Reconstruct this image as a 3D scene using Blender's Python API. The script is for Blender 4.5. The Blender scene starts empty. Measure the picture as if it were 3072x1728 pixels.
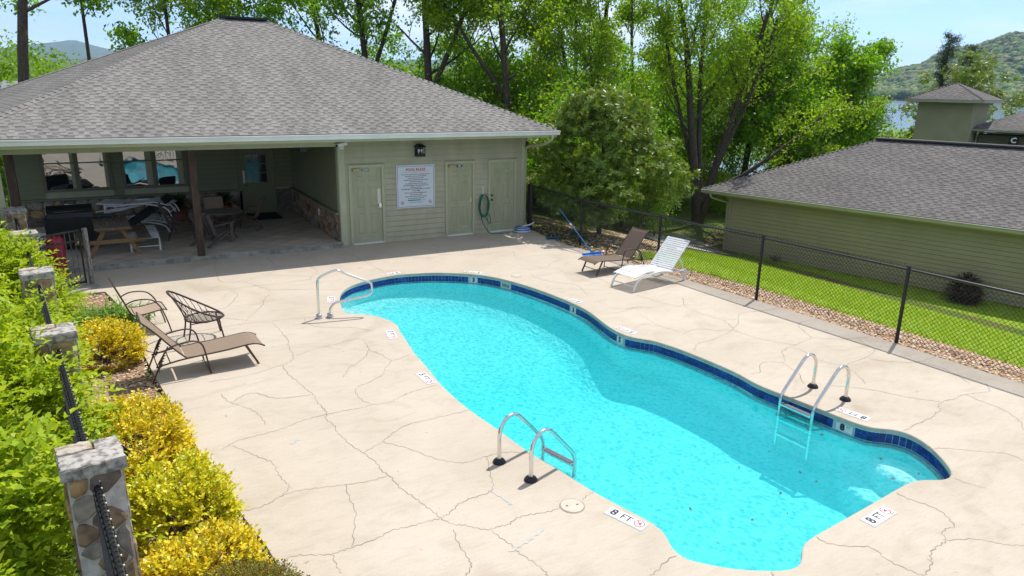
import bpy, bmesh, math, random
import numpy as np
from mathutils import Vector, Matrix, Quaternion
from mathutils.geometry import tessellate_polygon
PI = math.pi
R = math.radians
S = bpy.context.scene
COL = S.collection
rng = np.random.default_rng(7)
random.seed(7)

# ------------------------------------------------------------------ camera, sky, sun, exposure
cam = bpy.data.cameras.new('camera')
cam.lens = 24.96
cam.sensor_width = 36.0
cam.clip_start = 0.1
cam.clip_end = 40000
camo = bpy.data.objects.new('camera', cam)
COL.objects.link(camo)
camo.matrix_world = Matrix(((0.8728440, 0.1197581, -0.4730767, 0.0),
                            (-0.4877319, 0.2461758, -0.8375649, 0.0),
                            (0.0161548, 0.9617980, 0.2732830, 4.35334),
                            (0, 0, 0, 1)))
S.camera = camo
SUN_DIR = Vector((0.50, 0.23, 1.0)).normalized()
SUN_EL = math.asin(SUN_DIR.z)
SUN_ROT = math.atan2(SUN_DIR.x, SUN_DIR.y)
world = bpy.data.worlds.new('World')
S.world = world
world.use_nodes = True
nt = world.node_tree
nt.nodes.clear()
out = nt.nodes.new('ShaderNodeOutputWorld')
bg = nt.nodes.new('ShaderNodeBackground')
sky = nt.nodes.new('ShaderNodeTexSky')
sky.sky_type = 'NISHITA'
sky.sun_disc = False
sky.sun_elevation = SUN_EL
sky.sun_rotation = SUN_ROT
sky.altitude = 600
sky.air_density = 0.6
sky.dust_density = 0.2
sky.ozone_density = 2.0
bg.inputs[1].default_value = 0.14
# thin high clouds, laid on the sky direction so they run round the whole horizon
tc = nt.nodes.new('ShaderNodeTexCoord')
mp = nt.nodes.new('ShaderNodeMapping')
mp.inputs['Scale'].default_value = (1.6, 2.2, 9.0)
mp.inputs['Rotation'].default_value = (R(6), R(-5), R(20))
nz = nt.nodes.new('ShaderNodeTexNoise')
nz.inputs['Scale'].default_value = 1.5
nz.inputs['Detail'].default_value = 7
nz.inputs['Roughness'].default_value = 0.55
nz.inputs['Distortion'].default_value = 0.6
rp = nt.nodes.new('ShaderNodeValToRGB')
rp.color_ramp.elements[0].position = 0.40
rp.color_ramp.elements[1].position = 0.62
mx = nt.nodes.new('ShaderNodeMix')
mx.data_type = 'RGBA'
mx.inputs[7].default_value = (6.3, 6.5, 6.7, 1)
ml = nt.nodes.new('ShaderNodeMath'); ml.operation = 'MULTIPLY'; ml.inputs[1].default_value = 0.85
nt.links.new(tc.outputs['Generated'], mp.inputs[0])
nt.links.new(mp.outputs[0], nz.inputs['Vector'])
nt.links.new(nz.outputs[0], rp.inputs[0])
nt.links.new(rp.outputs[0], ml.inputs[0])
nt.links.new(ml.outputs[0], mx.inputs[0])
nt.links.new(sky.outputs[0], mx.inputs[6])
nt.links.new(mx.outputs[2], bg.inputs[0])
nt.links.new(bg.outputs[0], out.inputs[0])
sun = bpy.data.lights.new('sun', 'SUN')
sun.energy = 3.6
sun.angle = R(0.53)
sun.color = (1.0, 0.955, 0.88)
suno = bpy.data.objects.new('sun', sun)
COL.objects.link(suno)
suno.rotation_euler = SUN_DIR.to_track_quat('Z', 'Y').to_euler()
suno.location = (10, 5, 30)
S.view_settings.view_transform = 'Standard'
S.view_settings.look = 'None'
S.view_settings.gamma = 1.0
S.view_settings.use_curve_mapping = False
S.view_settings.exposure = 0.6
S.cycles.max_bounces = 8
S.cycles.diffuse_bounces = 4
S.cycles.glossy_bounces = 3
S.cycles.transparent_max_bounces = 12
S.cycles.transmission_bounces = 3
S.cycles.volume_bounces = 0
S.cycles.caustics_reflective = False
S.cycles.caustics_refractive = False
S.cycles.use_denoising = True

# ------------------------------------------------------------------ helpers: materials
MATS = {}
def mat(name, col, rough=0.6, var=0.12, scale=6.0, bump=0.0, bscale=None, metal=0.0, spec=0.4, col2=None, stretch=None, detail=5, coord='pos', ramp=(0.35, 0.65)):
    """principled material whose colour wanders between two tones by noise on real position"""
    if name in MATS: return MATS[name]
    m = bpy.data.materials.new(name); m.use_nodes = True
    t = m.node_tree; b = t.nodes['Principled BSDF']
    b.inputs['Roughness'].default_value = rough
    b.inputs['Metallic'].default_value = metal
    b.inputs['Specular IOR Level'].default_value = spec
    c1 = tuple(max(0, c * (1 - var)) for c in col) + (1,)
    c2 = (tuple(min(1, c * (1 + var)) for c in col) if col2 is None else tuple(col2)) + (1,)
    if col2 is not None: c1 = tuple(col) + (1,)
    if var > 0 or col2 is not None or bump:
        if coord == 'pos':
            g = t.nodes.new('ShaderNodeNewGeometry'); src = g.outputs['Position']
        else:
            g = t.nodes.new('ShaderNodeTexCoord'); src = g.outputs['Object']
        if stretch:
            mm = t.nodes.new('ShaderNodeMapping'); mm.inputs['Scale'].default_value = stretch
            t.links.new(src, mm.inputs[0]); src = mm.outputs[0]
        n = t.nodes.new('ShaderNodeTexNoise'); n.inputs['Scale'].default_value = scale; n.inputs['Detail'].default_value = detail
        t.links.new(src, n.inputs['Vector'])
        r = t.nodes.new('ShaderNodeValToRGB'); r.color_ramp.elements[0].position = ramp[0]; r.color_ramp.elements[1].position = ramp[1]
        r.color_ramp.elements[0].color = c1; r.color_ramp.elements[1].color = c2
        t.links.new(n.outputs[0], r.inputs[0]); t.links.new(r.outputs[0], b.inputs['Base Color'])
        if bump:
            n2 = t.nodes.new('ShaderNodeTexNoise'); n2.inputs['Scale'].default_value = bscale or scale * 4; n2.inputs['Detail'].default_value = 4
            t.links.new(src, n2.inputs['Vector'])
            bp = t.nodes.new('ShaderNodeBump'); bp.inputs['Strength'].default_value = bump; bp.inputs['Distance'].default_value = 0.01
            t.links.new(n2.outputs[0], bp.inputs['Height']); t.links.new(bp.outputs[0], b.inputs['Normal'])
    else:
        b.inputs['Base Color'].default_value = tuple(col) + (1,)
    MATS[name] = m
    return m

def leafmat(name, cols, rough=0.45, trans=0.35, spec=0.35, tcol=None):
    """leaf: every separate leaf (mesh island) takes its own tone; light passes through"""
    if name in MATS: return MATS[name]
    m = bpy.data.materials.new(name); m.use_nodes = True
    t = m.node_tree; b = t.nodes['Principled BSDF']; o = t.nodes['Material Output']
    g = t.nodes.new('ShaderNodeNewGeometry')
    r = t.nodes.new('ShaderNodeValToRGB')
    els = r.color_ramp.elements
    while len(els) < len(cols): els.new(0.5)
    for i, c in enumerate(cols):
        els[i].position = i / max(1, len(cols) - 1); els[i].color = tuple(c) + (1,)
    t.links.new(g.outputs['Random Per Island'], r.inputs[0])
    t.links.new(r.outputs[0], b.inputs['Base Color'])
    b.inputs['Roughness'].default_value = rough; b.inputs['Specular IOR Level'].default_value = spec
    tr = t.nodes.new('ShaderNodeBsdfTranslucent')
    hs = t.nodes.new('ShaderNodeMix'); hs.data_type = 'RGBA'; hs.blend_type = 'MULTIPLY'; hs.inputs[0].default_value = 1
    hs.inputs[7].default_value = tuple(tcol or (1.5, 1.35, 0.5)) + (1,)
    t.links.new(r.outputs[0], hs.inputs[6]); t.links.new(hs.outputs[2], tr.inputs[0])
    mixs = t.nodes.new('ShaderNodeMixShader'); mixs.inputs[0].default_value = trans
    t.links.new(b.outputs[0], mixs.inputs[1]); t.links.new(tr.outputs[0], mixs.inputs[2]); t.links.new(mixs.outputs[0], o.inputs[0])
    MATS[name] = m
    return m

# ------------------------------------------------------------------ helpers: meshes and objects
def wloc(o):
    v = Vector((0, 0, 0))
    while o is not None:
        v += o.location; o = o.parent
    return v

def link(name, me, parent=None, loc=(0, 0, 0), rz=0.0, scale=None, world=False, rot=None):
    o = bpy.data.objects.new(name, me); COL.objects.link(o)
    v = Vector(loc)
    if parent is not None:
        o.parent = parent
        if world: v = v - wloc(parent)
    o.location = v
    if rot is not None: o.rotation_euler = rot
    elif rz: o.rotation_euler = (0, 0, rz)
    if scale is not None: o.scale = scale
    return o

def tag(o, label=None, cat=None, group=None, kind=None):
    if label: o['label'] = label
    if cat: o['category'] = cat
    if group: o['group'] = group
    if kind: o['kind'] = kind
    return o

def thing(name, label, cat, loc=(0, 0, 0), rz=0.0, group=None):
    o = bpy.data.objects.new(name, None); COL.objects.link(o)
    o.empty_display_size = 0.2
    o.location = loc; o.rotation_euler = (0, 0, rz)
    return tag(o, label, cat, group)

def copy_tree(o, parent=None):
    c = o.copy(); COL.objects.link(c)
    if parent is not None: c.parent = parent
    for ch in list(o.children): copy_tree(ch, c)
    return c

def unit(v):
    v = np.asarray(v, float); return v / max(1e-9, np.linalg.norm(v))

class MB:
    def __init__(s): s.v = []; s.f = []; s.m = []
    def add(s, vs, fs, mi=0):
        o = len(s.v); s.v.extend([tuple(map(float, p)) for p in vs]); s.f.extend([tuple(i + o for i in f) for f in fs]); s.m.extend([mi] * len(fs)); return s
    def box(s, c, d, rz=0.0, mi=0, rot=None):
        x, y, z = d[0] / 2, d[1] / 2, d[2] / 2
        P = [Vector(p) for p in ((-x, -y, -z), (x, -y, -z), (x, y, -z), (-x, y, -z), (-x, -y, z), (x, -y, z), (x, y, z), (-x, y, z))]
        M = rot if rot is not None else Matrix.Rotation(rz, 3, 'Z')
        P = [M @ p + Vector(c) for p in P]
        return s.add(P, [(0, 3, 2, 1), (4, 5, 6, 7), (0, 1, 5, 4), (1, 2, 6, 5), (2, 3, 7, 6), (3, 0, 4, 7)], mi)
    def bar(s, a, b, w, h, up=(0, 0, 1), mi=0):
        a = Vector(a); b = Vector(b); d = (b - a); L = d.length
        if L < 1e-6: return s
        z = d / L; u = Vector(up); x = u.cross(z)
        if x.length < 1e-4: x = Vector((1, 0, 0)).cross(z)
        x.normalize(); y = z.cross(x)
        P = []
        for q in (a, b):
            for sx, sy in ((-1, -1), (1, -1), (1, 1), (-1, 1)): P.append(q + x * (sx * w / 2) + y * (sy * h / 2))
        return s.add(P, [(0, 3, 2, 1), (4, 5, 6, 7), (0, 1, 5, 4), (1, 2, 6, 5), (2, 3, 7, 6), (3, 0, 4, 7)], mi)
    def tube(s, pts, r, n=6, closed=False, mi=0, caps=True):
        P = [np.asarray(p, float) for p in pts]; k = len(P)
        rr = r if hasattr(r, '__len__') else [r] * k
        T = []
        for i in range(k):
            if closed: t = P[(i + 1) % k] - P[i - 1]
            else: t = P[min(i + 1, k - 1)] - P[max(i - 1, 0)]
            T.append(unit(t))
        a = np.array([0, 0, 1.0]) if abs(T[0][2]) < 0.9 else np.array([1.0, 0, 0])
        nrm = unit(np.cross(T[0], a)); V = []
        for i in range(k):
            nrm = unit(nrm - T[i] * nrm.dot(T[i])); bn = np.cross(T[i], nrm)
            for j in range(n):
                an = 2 * PI * j / n; V.append(P[i] + rr[i] * (math.cos(an) * nrm + math.sin(an) * bn))
        F = []
        for i in range(k if closed else k - 1):
            i2 = (i + 1) % k
            for j in range(n):
                j2 = (j + 1) % n; F.append((i * n + j, i * n + j2, i2 * n + j2, i2 * n + j))
        if caps and not closed and n > 2: F.append(tuple(range(n - 1, -1, -1))); F.append(tuple((k - 1) * n + j for j in range(n)))
        return s.add(V, F, mi)
    def lathe(s, prof, c=(0, 0, 0), n=16, mi=0):
        V = []; F = []
        for (r, z) in prof:
            for j in range(n): V.append((c[0] + r * math.cos(2 * PI * j / n), c[1] + r * math.sin(2 * PI * j / n), c[2] + z))
        for i in range(len(prof) - 1):
            for j in range(n):
                j2 = (j + 1) % n; F.append((i * n + j, i * n + j2, (i + 1) * n + j2, (i + 1) * n + j))
        F.append(tuple(range(n - 1, -1, -1))); F.append(tuple((len(prof) - 1) * n + j for j in range(n)))
        return s.add(V, F, mi)
    def prism(s, poly, z0, z1, mi=0, bottom=True):
        n = len(poly); V = [(p[0], p[1], z0) for p in poly] + [(p[0], p[1], z1) for p in poly]
        F = [tuple(range(n, 2 * n))]
        if bottom: F.append(tuple(range(n - 1, -1, -1)))
        for i in range(n): j = (i + 1) % n; F.append((i, j, n + j, n + i))
        return s.add(V, F, mi)
    def mesh(s, name, mats, smooth=False):
        me = bpy.data.meshes.new(name); me.from_pydata(s.v, [], s.f)
        for m in (mats if isinstance(mats, (list, tuple)) else [mats]): me.materials.append(m)
        if max(s.m, default=0) > 0: me.polygons.foreach_set('material_index', s.m)
        if smooth: me.polygons.foreach_set('use_smooth', [True] * len(s.f))
        me.update(); return me
    def build(s, name, mats, parent=None, smooth=False, world=False, **k):
        return link(name, s.mesh(name, mats, smooth), parent, world=world, **k)

def np_mesh(name, V, F, mats, smooth=False, mi=None):
    """V (n,3), F (m,4) or (m,3) integer arrays"""
    me = bpy.data.meshes.new(name); V = np.asarray(V, np.float32); F = np.asarray(F, np.int32); k = F.shape[1]
    me.vertices.add(len(V)); me.vertices.foreach_set('co', V.ravel())
    me.loops.add(F.size); me.loops.foreach_set('vertex_index', F.ravel())
    me.polygons.add(len(F)); me.polygons.foreach_set('loop_start', np.arange(0, F.size, k, dtype=np.int32))
    try: me.polygons.foreach_set('loop_total', np.full(len(F), k, np.int32))
    except Exception: pass
    for m in (mats if isinstance(mats, (list, tuple)) else [mats]): me.materials.append(m)
    if mi is not None: me.polygons.foreach_set('material_index', np.asarray(mi, np.int32))
    if smooth: me.polygons.foreach_set('use_smooth', np.ones(len(F), bool))
    me.update(calc_edges=True); me.validate(); return me

def nrmz(A): return A / np.maximum(1e-9, np.linalg.norm(A, axis=-1, keepdims=True))

def leaf_geo(pos, axis, up, L, Wd, fold=0.12, wide=0.45):
    """folded rhombic leaves; returns V, F"""
    n = len(pos); a = nrmz(axis); sd = nrmz(np.cross(a, up)); nn = np.cross(sd, a)
    L = np.broadcast_to(np.asarray(L, float), (n,))[:, None]; Wd = np.broadcast_to(np.asarray(Wd, float), (n,))[:, None]
    mid = pos + a * L * wide
    V = np.stack([pos, mid + sd * Wd * .5 + nn * L * fold, pos + a * L - nn * L * fold * .6, mid - sd * Wd * .5 + nn * L * fold], 1).reshape(-1, 3)
    F = np.arange(4 * n).reshape(n, 4)
    return V, F

def cr(pts, n, closed=False):
    """catmull-rom through the points"""
    P = [np.asarray(p, float) for p in pts]; k = len(P); o = []
    for i in range(k if closed else k - 1):
        p0 = P[(i - 1) % k] if closed or i > 0 else P[0]; p1 = P[i]; p2 = P[(i + 1) % k]; p3 = P[(i + 2) % k] if closed or i < k - 2 else P[-1]
        for j in range(n):
            t = j / n
            o.append(0.5 * ((2 * p1) + (-p0 + p2) * t + (2 * p0 - 5 * p1 + 4 * p2 - p3) * t * t + (-p0 + 3 * p1 - 3 * p2 + p3) * t ** 3))
    if not closed: o.append(P[-1])
    return o

def text_obj(name, s, size, m, parent=None, M=None, align='CENTER', bold=0.0, ext=0.0008):
    cu = bpy.data.curves.new('txt', 'FONT'); cu.body = s; cu.size = size; cu.align_x = align; cu.align_y = 'CENTER'
    cu.extrude = ext; cu.offset = bold; cu.resolution_u = 2
    to = bpy.data.objects.new('txt', cu); COL.objects.link(to)
    dg = bpy.context.evaluated_depsgraph_get()
    me = bpy.data.meshes.new_from_object(to.evaluated_get(dg)); bpy.data.objects.remove(to); bpy.data.curves.remove(cu)
    me.materials.clear(); me.materials.append(m); me.name = name
    if M is not None: me.transform(M)
    return link(name, me, parent)

def frame(o, x, y):
    """matrix with origin o, text-right x, text-up y"""
    x = Vector(x).normalized(); y = Vector(y); y = (y - x * y.dot(x)).normalized(); z = x.cross(y)
    return Matrix(((x.x, y.x, z.x, o[0]), (x.y, y.y, z.y, o[1]), (x.z, y.z, z.z, o[2]), (0, 0, 0, 1)))

def smooth01(t): t = np.clip(t, 0, 1); return t * t * (3 - 2 * t)

def terrain(x, y):
    x = np.asarray(x, float); y = np.asarray(y, float)
    r = np.clip((x - 12.7) / 8.6, 0, 1); zr = -1.93 * (0.8 * r + 0.2 * smooth01(r))
    b = smooth01((y - 21) / 16) * -1.6
    l = smooth01((-2.6 - x) / 14) * -1.5
    d = np.hypot(x - 5, y - 10); f = smooth01((d - 42) / 60) * -6.5
    return -0.07 + np.minimum(np.minimum(zr, b), l) + f + 0.05 * np.sin(x * .7 + 1) * np.sin(y * .6) * np.clip((d - 25) / 10, 0, 1)
# ------------------------------------------------------------------ data measured on the ground plane (metres)
POOL = [(3.874, 14.284), (3.981, 14.577), (4.153, 14.853), (4.333, 15.068), (4.566, 15.244), (4.852, 15.378), (5.133, 15.472), (5.546, 15.561), (5.925, 15.529), (6.284, 15.433), (6.517, 15.378), (7.315, 14.827), (7.704, 14.205), (7.945, 13.381), (8.087, 12.481), (8.138, 11.538), (8.072, 10.975), (7.915, 10.321), (7.862, 9.838), (7.922, 9.525), (8.155, 9.213), (8.21, 8.956), (8.294, 8.62), (8.349, 8.037), (8.378, 7.475), (8.558, 6.832), (8.295, 6.961), (8.387, 6.317), (8.451, 5.692), (8.528, 5.244), (8.725, 5.077), (8.856, 4.88), (8.815, 4.672), (8.707, 4.432), (8.523, 4.173), (8.373, 4.006), (8.283, 3.951), (8.163, 3.924), (8.053, 3.946), (7.783, 4.09), (7.33, 4.064), (6.646, 3.995), (5.805, 3.922), (5.644, 3.896), (5.549, 3.862), (5.453, 3.772), (5.34, 3.696), (5.261, 3.661), (5.17, 3.67), (5.005, 3.73), (4.695, 3.929), (4.522, 4.098), (4.362, 4.287), (4.36, 4.468), (4.455, 4.636), (4.493, 4.781), (4.438, 5.035), (4.278, 5.651), (4.192, 6.227), (4.082, 6.783), (4.04, 7.398), (3.955, 8.176), (3.946, 8.598), (3.952, 9.181), (4.035, 9.901), (4.085, 10.602), (4.201, 11.275), (4.248, 11.687), (4.326, 11.98), (4.329, 12.238), (4.284, 12.482), (4.17, 12.768), (3.84, 13.071), (3.68, 13.211), (3.707, 13.48), (3.769, 13.841)]
CRACKS = [[(3.241, 18.699), (3.248, 18.06), (3.199, 17.266), (2.835, 16.886), (2.061, 16.421)], [(1.968, 18.516), (1.894, 17.82), (1.852, 17.159), (1.894, 16.626), (2.316, 16.422), (2.561, 15.875), (2.702, 15.511), (2.619, 15.154), (2.497, 14.941), (2.33, 14.4), (2.046, 13.867), (1.847, 13.473)], [(4.005, 17.245), (4.033, 16.655), (3.727, 16.124), (3.749, 15.728)], [(3.757, 16.241), (3.263, 16.613), (2.708, 16.681), (2.316, 16.422)], [(2.719, 15.526), (3.392, 15.234), (3.873, 14.964), (4.047, 14.856)], [(1.925, 15.775), (2.043, 15.491), (1.88, 15.03), (1.663, 14.58), (1.419, 14.602)], [(1.925, 15.775), (2.268, 15.958), (2.98, 15.975), (3.699, 16.007)], [(0.001, 13.574), (0.907, 13.357), (1.823, 13.398), (2.748, 13.29), (3.162, 13.221)], [(2.297, 13.249), (2.341, 12.762), (2.344, 12.44), (2.361, 12.199), (2.294, 11.788), (2.265, 11.317), (2.164, 11.105), (2.02, 11.019), (1.524, 10.844), (0.874, 10.832)], [(2.014, 10.99), (2.024, 10.56), (2.079, 10.273), (2.083, 10.103)], [(2.883, 13.223), (2.908, 12.815), (3.044, 12.577), (3.373, 12.371)], [(2.284, 11.307), (2.67, 11.492), (3.143, 11.58)], [(1.442, 14.029), (1.88, 13.605)], [(2.104, 10.126), (2.127, 9.896), (2.175, 9.661), (2.16, 9.415), (2.18, 9.138), (2.182, 8.973), (2.126, 8.798), (2.172, 8.577), (2.148, 8.338), (2.174, 8.242)], [(0.997, 10.291), (1.052, 9.985), (1.163, 9.781), (1.299, 9.545), (1.369, 9.256), (1.379, 8.988)], [(1.083, 9.895), (1.305, 10.107), (1.465, 10.077), (1.636, 9.81), (1.875, 9.712), (2.166, 9.665)], [(0.772, 8.563), (0.909, 8.662), (0.996, 8.715), (1.291, 8.741), (1.585, 8.796), (1.813, 8.893), (2.163, 8.937), (2.374, 8.93)], [(0.901, 8.609), (1.023, 8.395), (1.138, 8.171), (1.253, 7.969), (1.265, 7.724), (1.282, 7.52), (1.32, 7.358), (1.286, 7.268), (1.18, 7.174), (1.008, 7.077), (0.871, 7.066), (0.717, 7.1)], [(1.18, 7.174), (1.386, 7.2), (1.594, 7.152), (1.838, 7.086)], [(0.962, 6.065), (1.11, 6.065), (1.28, 5.986), (1.405, 5.931), (1.505, 5.935)], [(1.414, 5.915), (1.403, 5.743), (1.41, 5.611)], [(2.174, 8.242), (2.207, 7.949), (2.284, 7.683), (2.351, 7.361), (2.342, 7.194), (2.388, 7.005), (2.403, 6.743), (2.465, 6.499), (2.509, 6.302), (2.551, 6.112), (2.577, 5.963), (2.648, 5.82), (2.739, 5.759), (2.815, 5.667), (2.92, 5.574), (3.042, 5.573), (3.143, 5.559), (3.286, 5.616), (3.439, 5.602), (3.627, 5.558), (3.78, 5.562)], [(1.838, 7.086), (2.128, 7.028), (2.359, 7.036)], [(1.882, 7.079), (1.843, 6.797), (1.824, 6.522), (1.714, 6.211), (1.619, 5.945)], [(1.506, 5.939), (1.624, 5.942), (1.874, 5.965), (2.047, 6.022), (2.238, 5.998), (2.413, 5.997), (2.569, 5.98)], [(2.284, 7.683), (2.587, 7.849), (2.996, 8.129), (3.424, 8.15), (3.971, 8.168)], [(2.585, 7.842), (2.806, 7.542), (3.001, 7.163), (3.175, 6.966), (3.316, 6.892), (3.593, 6.909), (3.855, 6.883), (4.101, 6.718)], [(3.593, 6.909), (3.478, 6.635), (3.396, 6.412), (3.332, 6.256), (3.216, 6.179), (3.051, 6.176), (2.855, 6.134), (2.7, 6.033), (2.591, 5.995)], [(2.614, 5.748), (2.56, 5.566), (2.542, 5.316), (2.53, 5.189), (2.496, 5.119), (2.41, 5.04)], [(2.938, 5.551), (2.964, 5.4), (3.008, 5.232), (3.001, 5.142), (3.049, 4.968), (3.084, 4.807), (3.08, 4.684)], [(4.068, 5.567), (4.166, 5.619), (4.288, 5.652)], [(4.339, 4.358), (4.189, 4.33), (4.021, 4.266), (3.918, 4.238)], [(2.377, 8.942), (2.652, 8.919), (2.834, 8.946), (3.054, 8.906), (3.276, 9.019), (3.541, 9.118), (3.933, 9.163)], [(2.941, 9.698), (2.8, 9.605), (2.734, 9.426), (2.742, 9.141), (2.834, 8.946)], [(3.373, 12.371), (3.59, 12.263), (3.836, 11.933)], [(3.153, 11.612), (3.408, 11.673), (3.533, 11.649), (3.511, 11.321), (3.441, 10.997), (3.201, 10.644), (2.929, 10.401), (2.738, 10.079)], [(3.45, 11.028), (3.578, 10.755), (3.653, 10.416), (4.038, 10.543)], [(3.653, 10.416), (3.433, 10.145), (3.342, 9.948), (3.217, 9.835), (2.959, 9.689)], [(5.169, 18.557), (5.329, 17.548), (5.396, 16.581), (5.456, 15.972)], [(7.722, 18.287), (7.72, 17.814), (7.522, 17.541), (7.428, 17.058), (7.875, 16.762), (8.486, 16.559), (9.266, 16.723), (9.313, 16.432), (9.093, 15.933), (9.138, 15.419), (9.424, 14.966)], [(8.32, 17.533), (8.041, 17.03), (7.86, 16.854)], [(6.55, 17.218), (6.903, 16.803), (7.366, 16.917)], [(9.704, 17.962), (9.508, 17.358)], [(8.649, 14.584), (9.205, 14.612), (9.686, 14.999), (10.39, 15.319)], [(8.577, 14.332), (8.494, 13.823), (8.644, 13.358), (8.937, 13.025), (8.979, 12.817), (8.838, 12.403), (8.737, 12.106)], [(8.076, 11.118), (8.338, 10.892), (8.733, 10.843), (9.124, 10.949), (9.448, 10.79)], [(8.913, 10.559), (8.83, 10.133), (8.781, 9.802), (8.92, 9.309)], [(9.446, 14.497), (9.395, 13.939), (9.762, 13.347), (9.734, 12.575)], [(9.714, 11.685), (9.824, 11.023), (10.012, 10.512)], [(10.481, 11.028), (10.167, 10.642), (10.048, 10.393), (10.065, 9.989), (10.146, 9.525), (10.476, 9.426)], [(10.146, 9.525), (10.051, 9.257), (9.845, 8.971), (9.239, 8.786), (8.803, 8.734), (8.643, 8.664), (8.459, 8.501)], [(8.843, 9.224), (9.277, 9.34), (9.607, 9.09), (9.845, 8.971), (9.894, 8.739), (9.925, 8.481), (10.085, 8.166), (10.28, 7.877)], [(9.943, 9.05), (10.275, 9.234), (10.748, 9.651), (11.206, 9.62), (11.751, 9.552)], [(11.747, 8.729), (11.313, 8.673), (11.074, 8.4), (10.844, 8.021), (10.42, 7.921), (10.003, 7.831), (9.759, 7.737), (9.506, 7.451), (9.362, 7.423), (9.058, 7.544), (8.703, 7.279), (8.544, 7.311)], [(10.844, 8.021), (11.303, 7.711), (11.892, 7.535)], [(9.382, 7.413), (9.279, 7.111), (9.191, 6.908), (8.943, 6.63)], [(11.57, 7.577), (11.427, 7.263), (11.348, 7.08), (11.206, 7.007), (10.701, 6.879), (10.216, 6.826), (10.068, 6.523), (9.818, 6.182)], [(10.088, 7.788), (10.154, 7.646), (10.016, 7.158), (10.216, 6.826)], [(10.889, 6.886), (10.952, 6.684), (11.404, 6.388), (11.956, 6.381), (12.094, 6.451)], [(11.404, 6.388), (11.561, 6.143), (11.511, 5.788), (11.304, 5.423)], [(11.531, 5.307), (11.405, 5.201), (11.227, 5.126), (10.875, 5.225), (10.521, 5.221), (10.202, 5.23), (10.031, 5.168), (9.924, 5.076), (9.748, 5.047), (9.638, 5.009), (9.451, 4.99), (9.144, 4.969), (8.86, 4.929)], [(9.233, 6.424), (9.67, 6.033), (9.941, 5.571), (10.225, 5.244)], [(10.831, 5.22), (10.789, 5.006), (10.781, 4.707), (10.671, 4.476), (10.537, 4.316), (10.287, 4.159)], [(8.679, 4.458), (8.864, 4.389), (9.187, 4.124), (9.421, 3.945), (9.425, 3.739)], [(8.241, 3.923), (8.241, 3.808), (8.341, 3.596)], [(7.317, 4.04), (7.321, 3.901), (7.391, 3.717), (7.395, 3.558), (7.323, 3.431), (7.252, 3.349), (7.059, 3.36), (6.931, 3.251), (6.823, 3.235), (6.667, 3.222), (6.541, 3.172), (6.452, 3.106), (6.302, 3.053), (6.19, 3.03)], [(6.931, 3.251), (7.214, 3.127), (7.337, 3.0), (7.411, 2.912), (7.555, 2.828)], [(5.807, 3.916), (5.819, 3.791), (5.961, 3.656), (6.143, 3.536), (6.112, 3.331), (6.152, 3.155), (6.19, 3.03)], [(4.968, 3.741), (4.935, 3.697)]]

POOL = [p for p in POOL if p not in ((8.558, 6.832), (8.349, 8.037))]
#END

M_deck = bpy.data.materials.new('stamped_concrete')
M_deck.use_nodes = True
def _deck():
    t = M_deck.node_tree; b = t.nodes['Principled BSDF']; b.inputs['Roughness'].default_value = 0.78; b.inputs['Specular IOR Level'].default_value = 0.25
    g = t.nodes.new('ShaderNodeNewGeometry')
    def noise(sc, det, st=None, dist=0.0):
        src = g.outputs['Position']
        if st:
            mm = t.nodes.new('ShaderNodeMapping'); mm.inputs['Scale'].default_value = st; mm.inputs['Rotation'].default_value = (0, 0, R(-12)); t.links.new(src, mm.inputs[0]); src = mm.outputs[0]
        n = t.nodes.new('ShaderNodeTexNoise'); n.inputs['Scale'].default_value = sc; n.inputs['Detail'].default_value = det; n.inputs['Distortion'].default_value = dist
        t.links.new(src, n.inputs['Vector']); return n.outputs[0]
    def ramp(src, p0, p1, c0, c1):
        r = t.nodes.new('ShaderNodeValToRGB'); r.color_ramp.elements[0].position = p0; r.color_ramp.elements[1].position = p1
        r.color_ramp.elements[0].color = c0 + (1,); r.color_ramp.elements[1].color = c1 + (1,); t.links.new(src, r.inputs[0]); return r.outputs[0]
    def mul(a, c):
        x = t.nodes.new('ShaderNodeMix'); x.data_type = 'RGBA'; x.blend_type = 'MULTIPLY'; x.inputs[0].default_value = 1; t.links.new(a, x.inputs[6]); t.links.new(c, x.inputs[7]); return x.outputs[2]
    base = ramp(noise(0.55, 6, None, 0.8), 0.32, 0.7, (0.455, 0.392, 0.315), (0.515, 0.45, 0.37))
    blot = ramp(noise(2.3, 8, (1, 2.2, 1), 1.2), 0.30, 0.52, (0.94, 0.935, 0.925), (1, 1, 1))
    strk = ramp(noise(5.0, 6, (1, 7, 1), 0.4), 0.30, 0.6, (0.95, 0.94, 0.93), (1, 1, 1))
    spk = ramp(noise(46, 3), 0.28, 0.42, (0.86, 0.85, 0.83), (1, 1, 1))
    stain = ramp(noise(0.9, 9, (1, 1.4, 1), 1.8), 0.56, 0.74, (1, 1, 1), (0.89, 0.875, 0.85))
    dirt = ramp(noise(0.28, 10, None, 2.2), 0.58, 0.66, (1, 1, 1), (0.90, 0.885, 0.86))
    dots = ramp(noise(9, 2), 0.735, 0.76, (1, 1, 1), (0.70, 0.66, 0.60))
    t.links.new(mul(mul(mul(mul(mul(mul(base, blot), strk), spk), stain), dirt), dots), b.inputs['Base Color'])
    bp = t.nodes.new('ShaderNodeBump'); bp.inputs['Strength'].default_value = 0.25; bp.inputs['Distance'].default_value = 0.006
    t.links.new(noise(30, 6), bp.inputs['Height']); t.links.new(bp.outputs[0], b.inputs['Normal'])
_deck()
M_crack = mat('crack_filler', (0.235, 0.195, 0.155), 0.9, 0.3, 9)
M_patch = mat('crack_patch', (0.42, 0.42, 0.40), 0.85, 0.1, 12)
M_coping = mat('coping_face', (0.42, 0.42, 0.36), 0.8, 0.15, 7)
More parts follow.
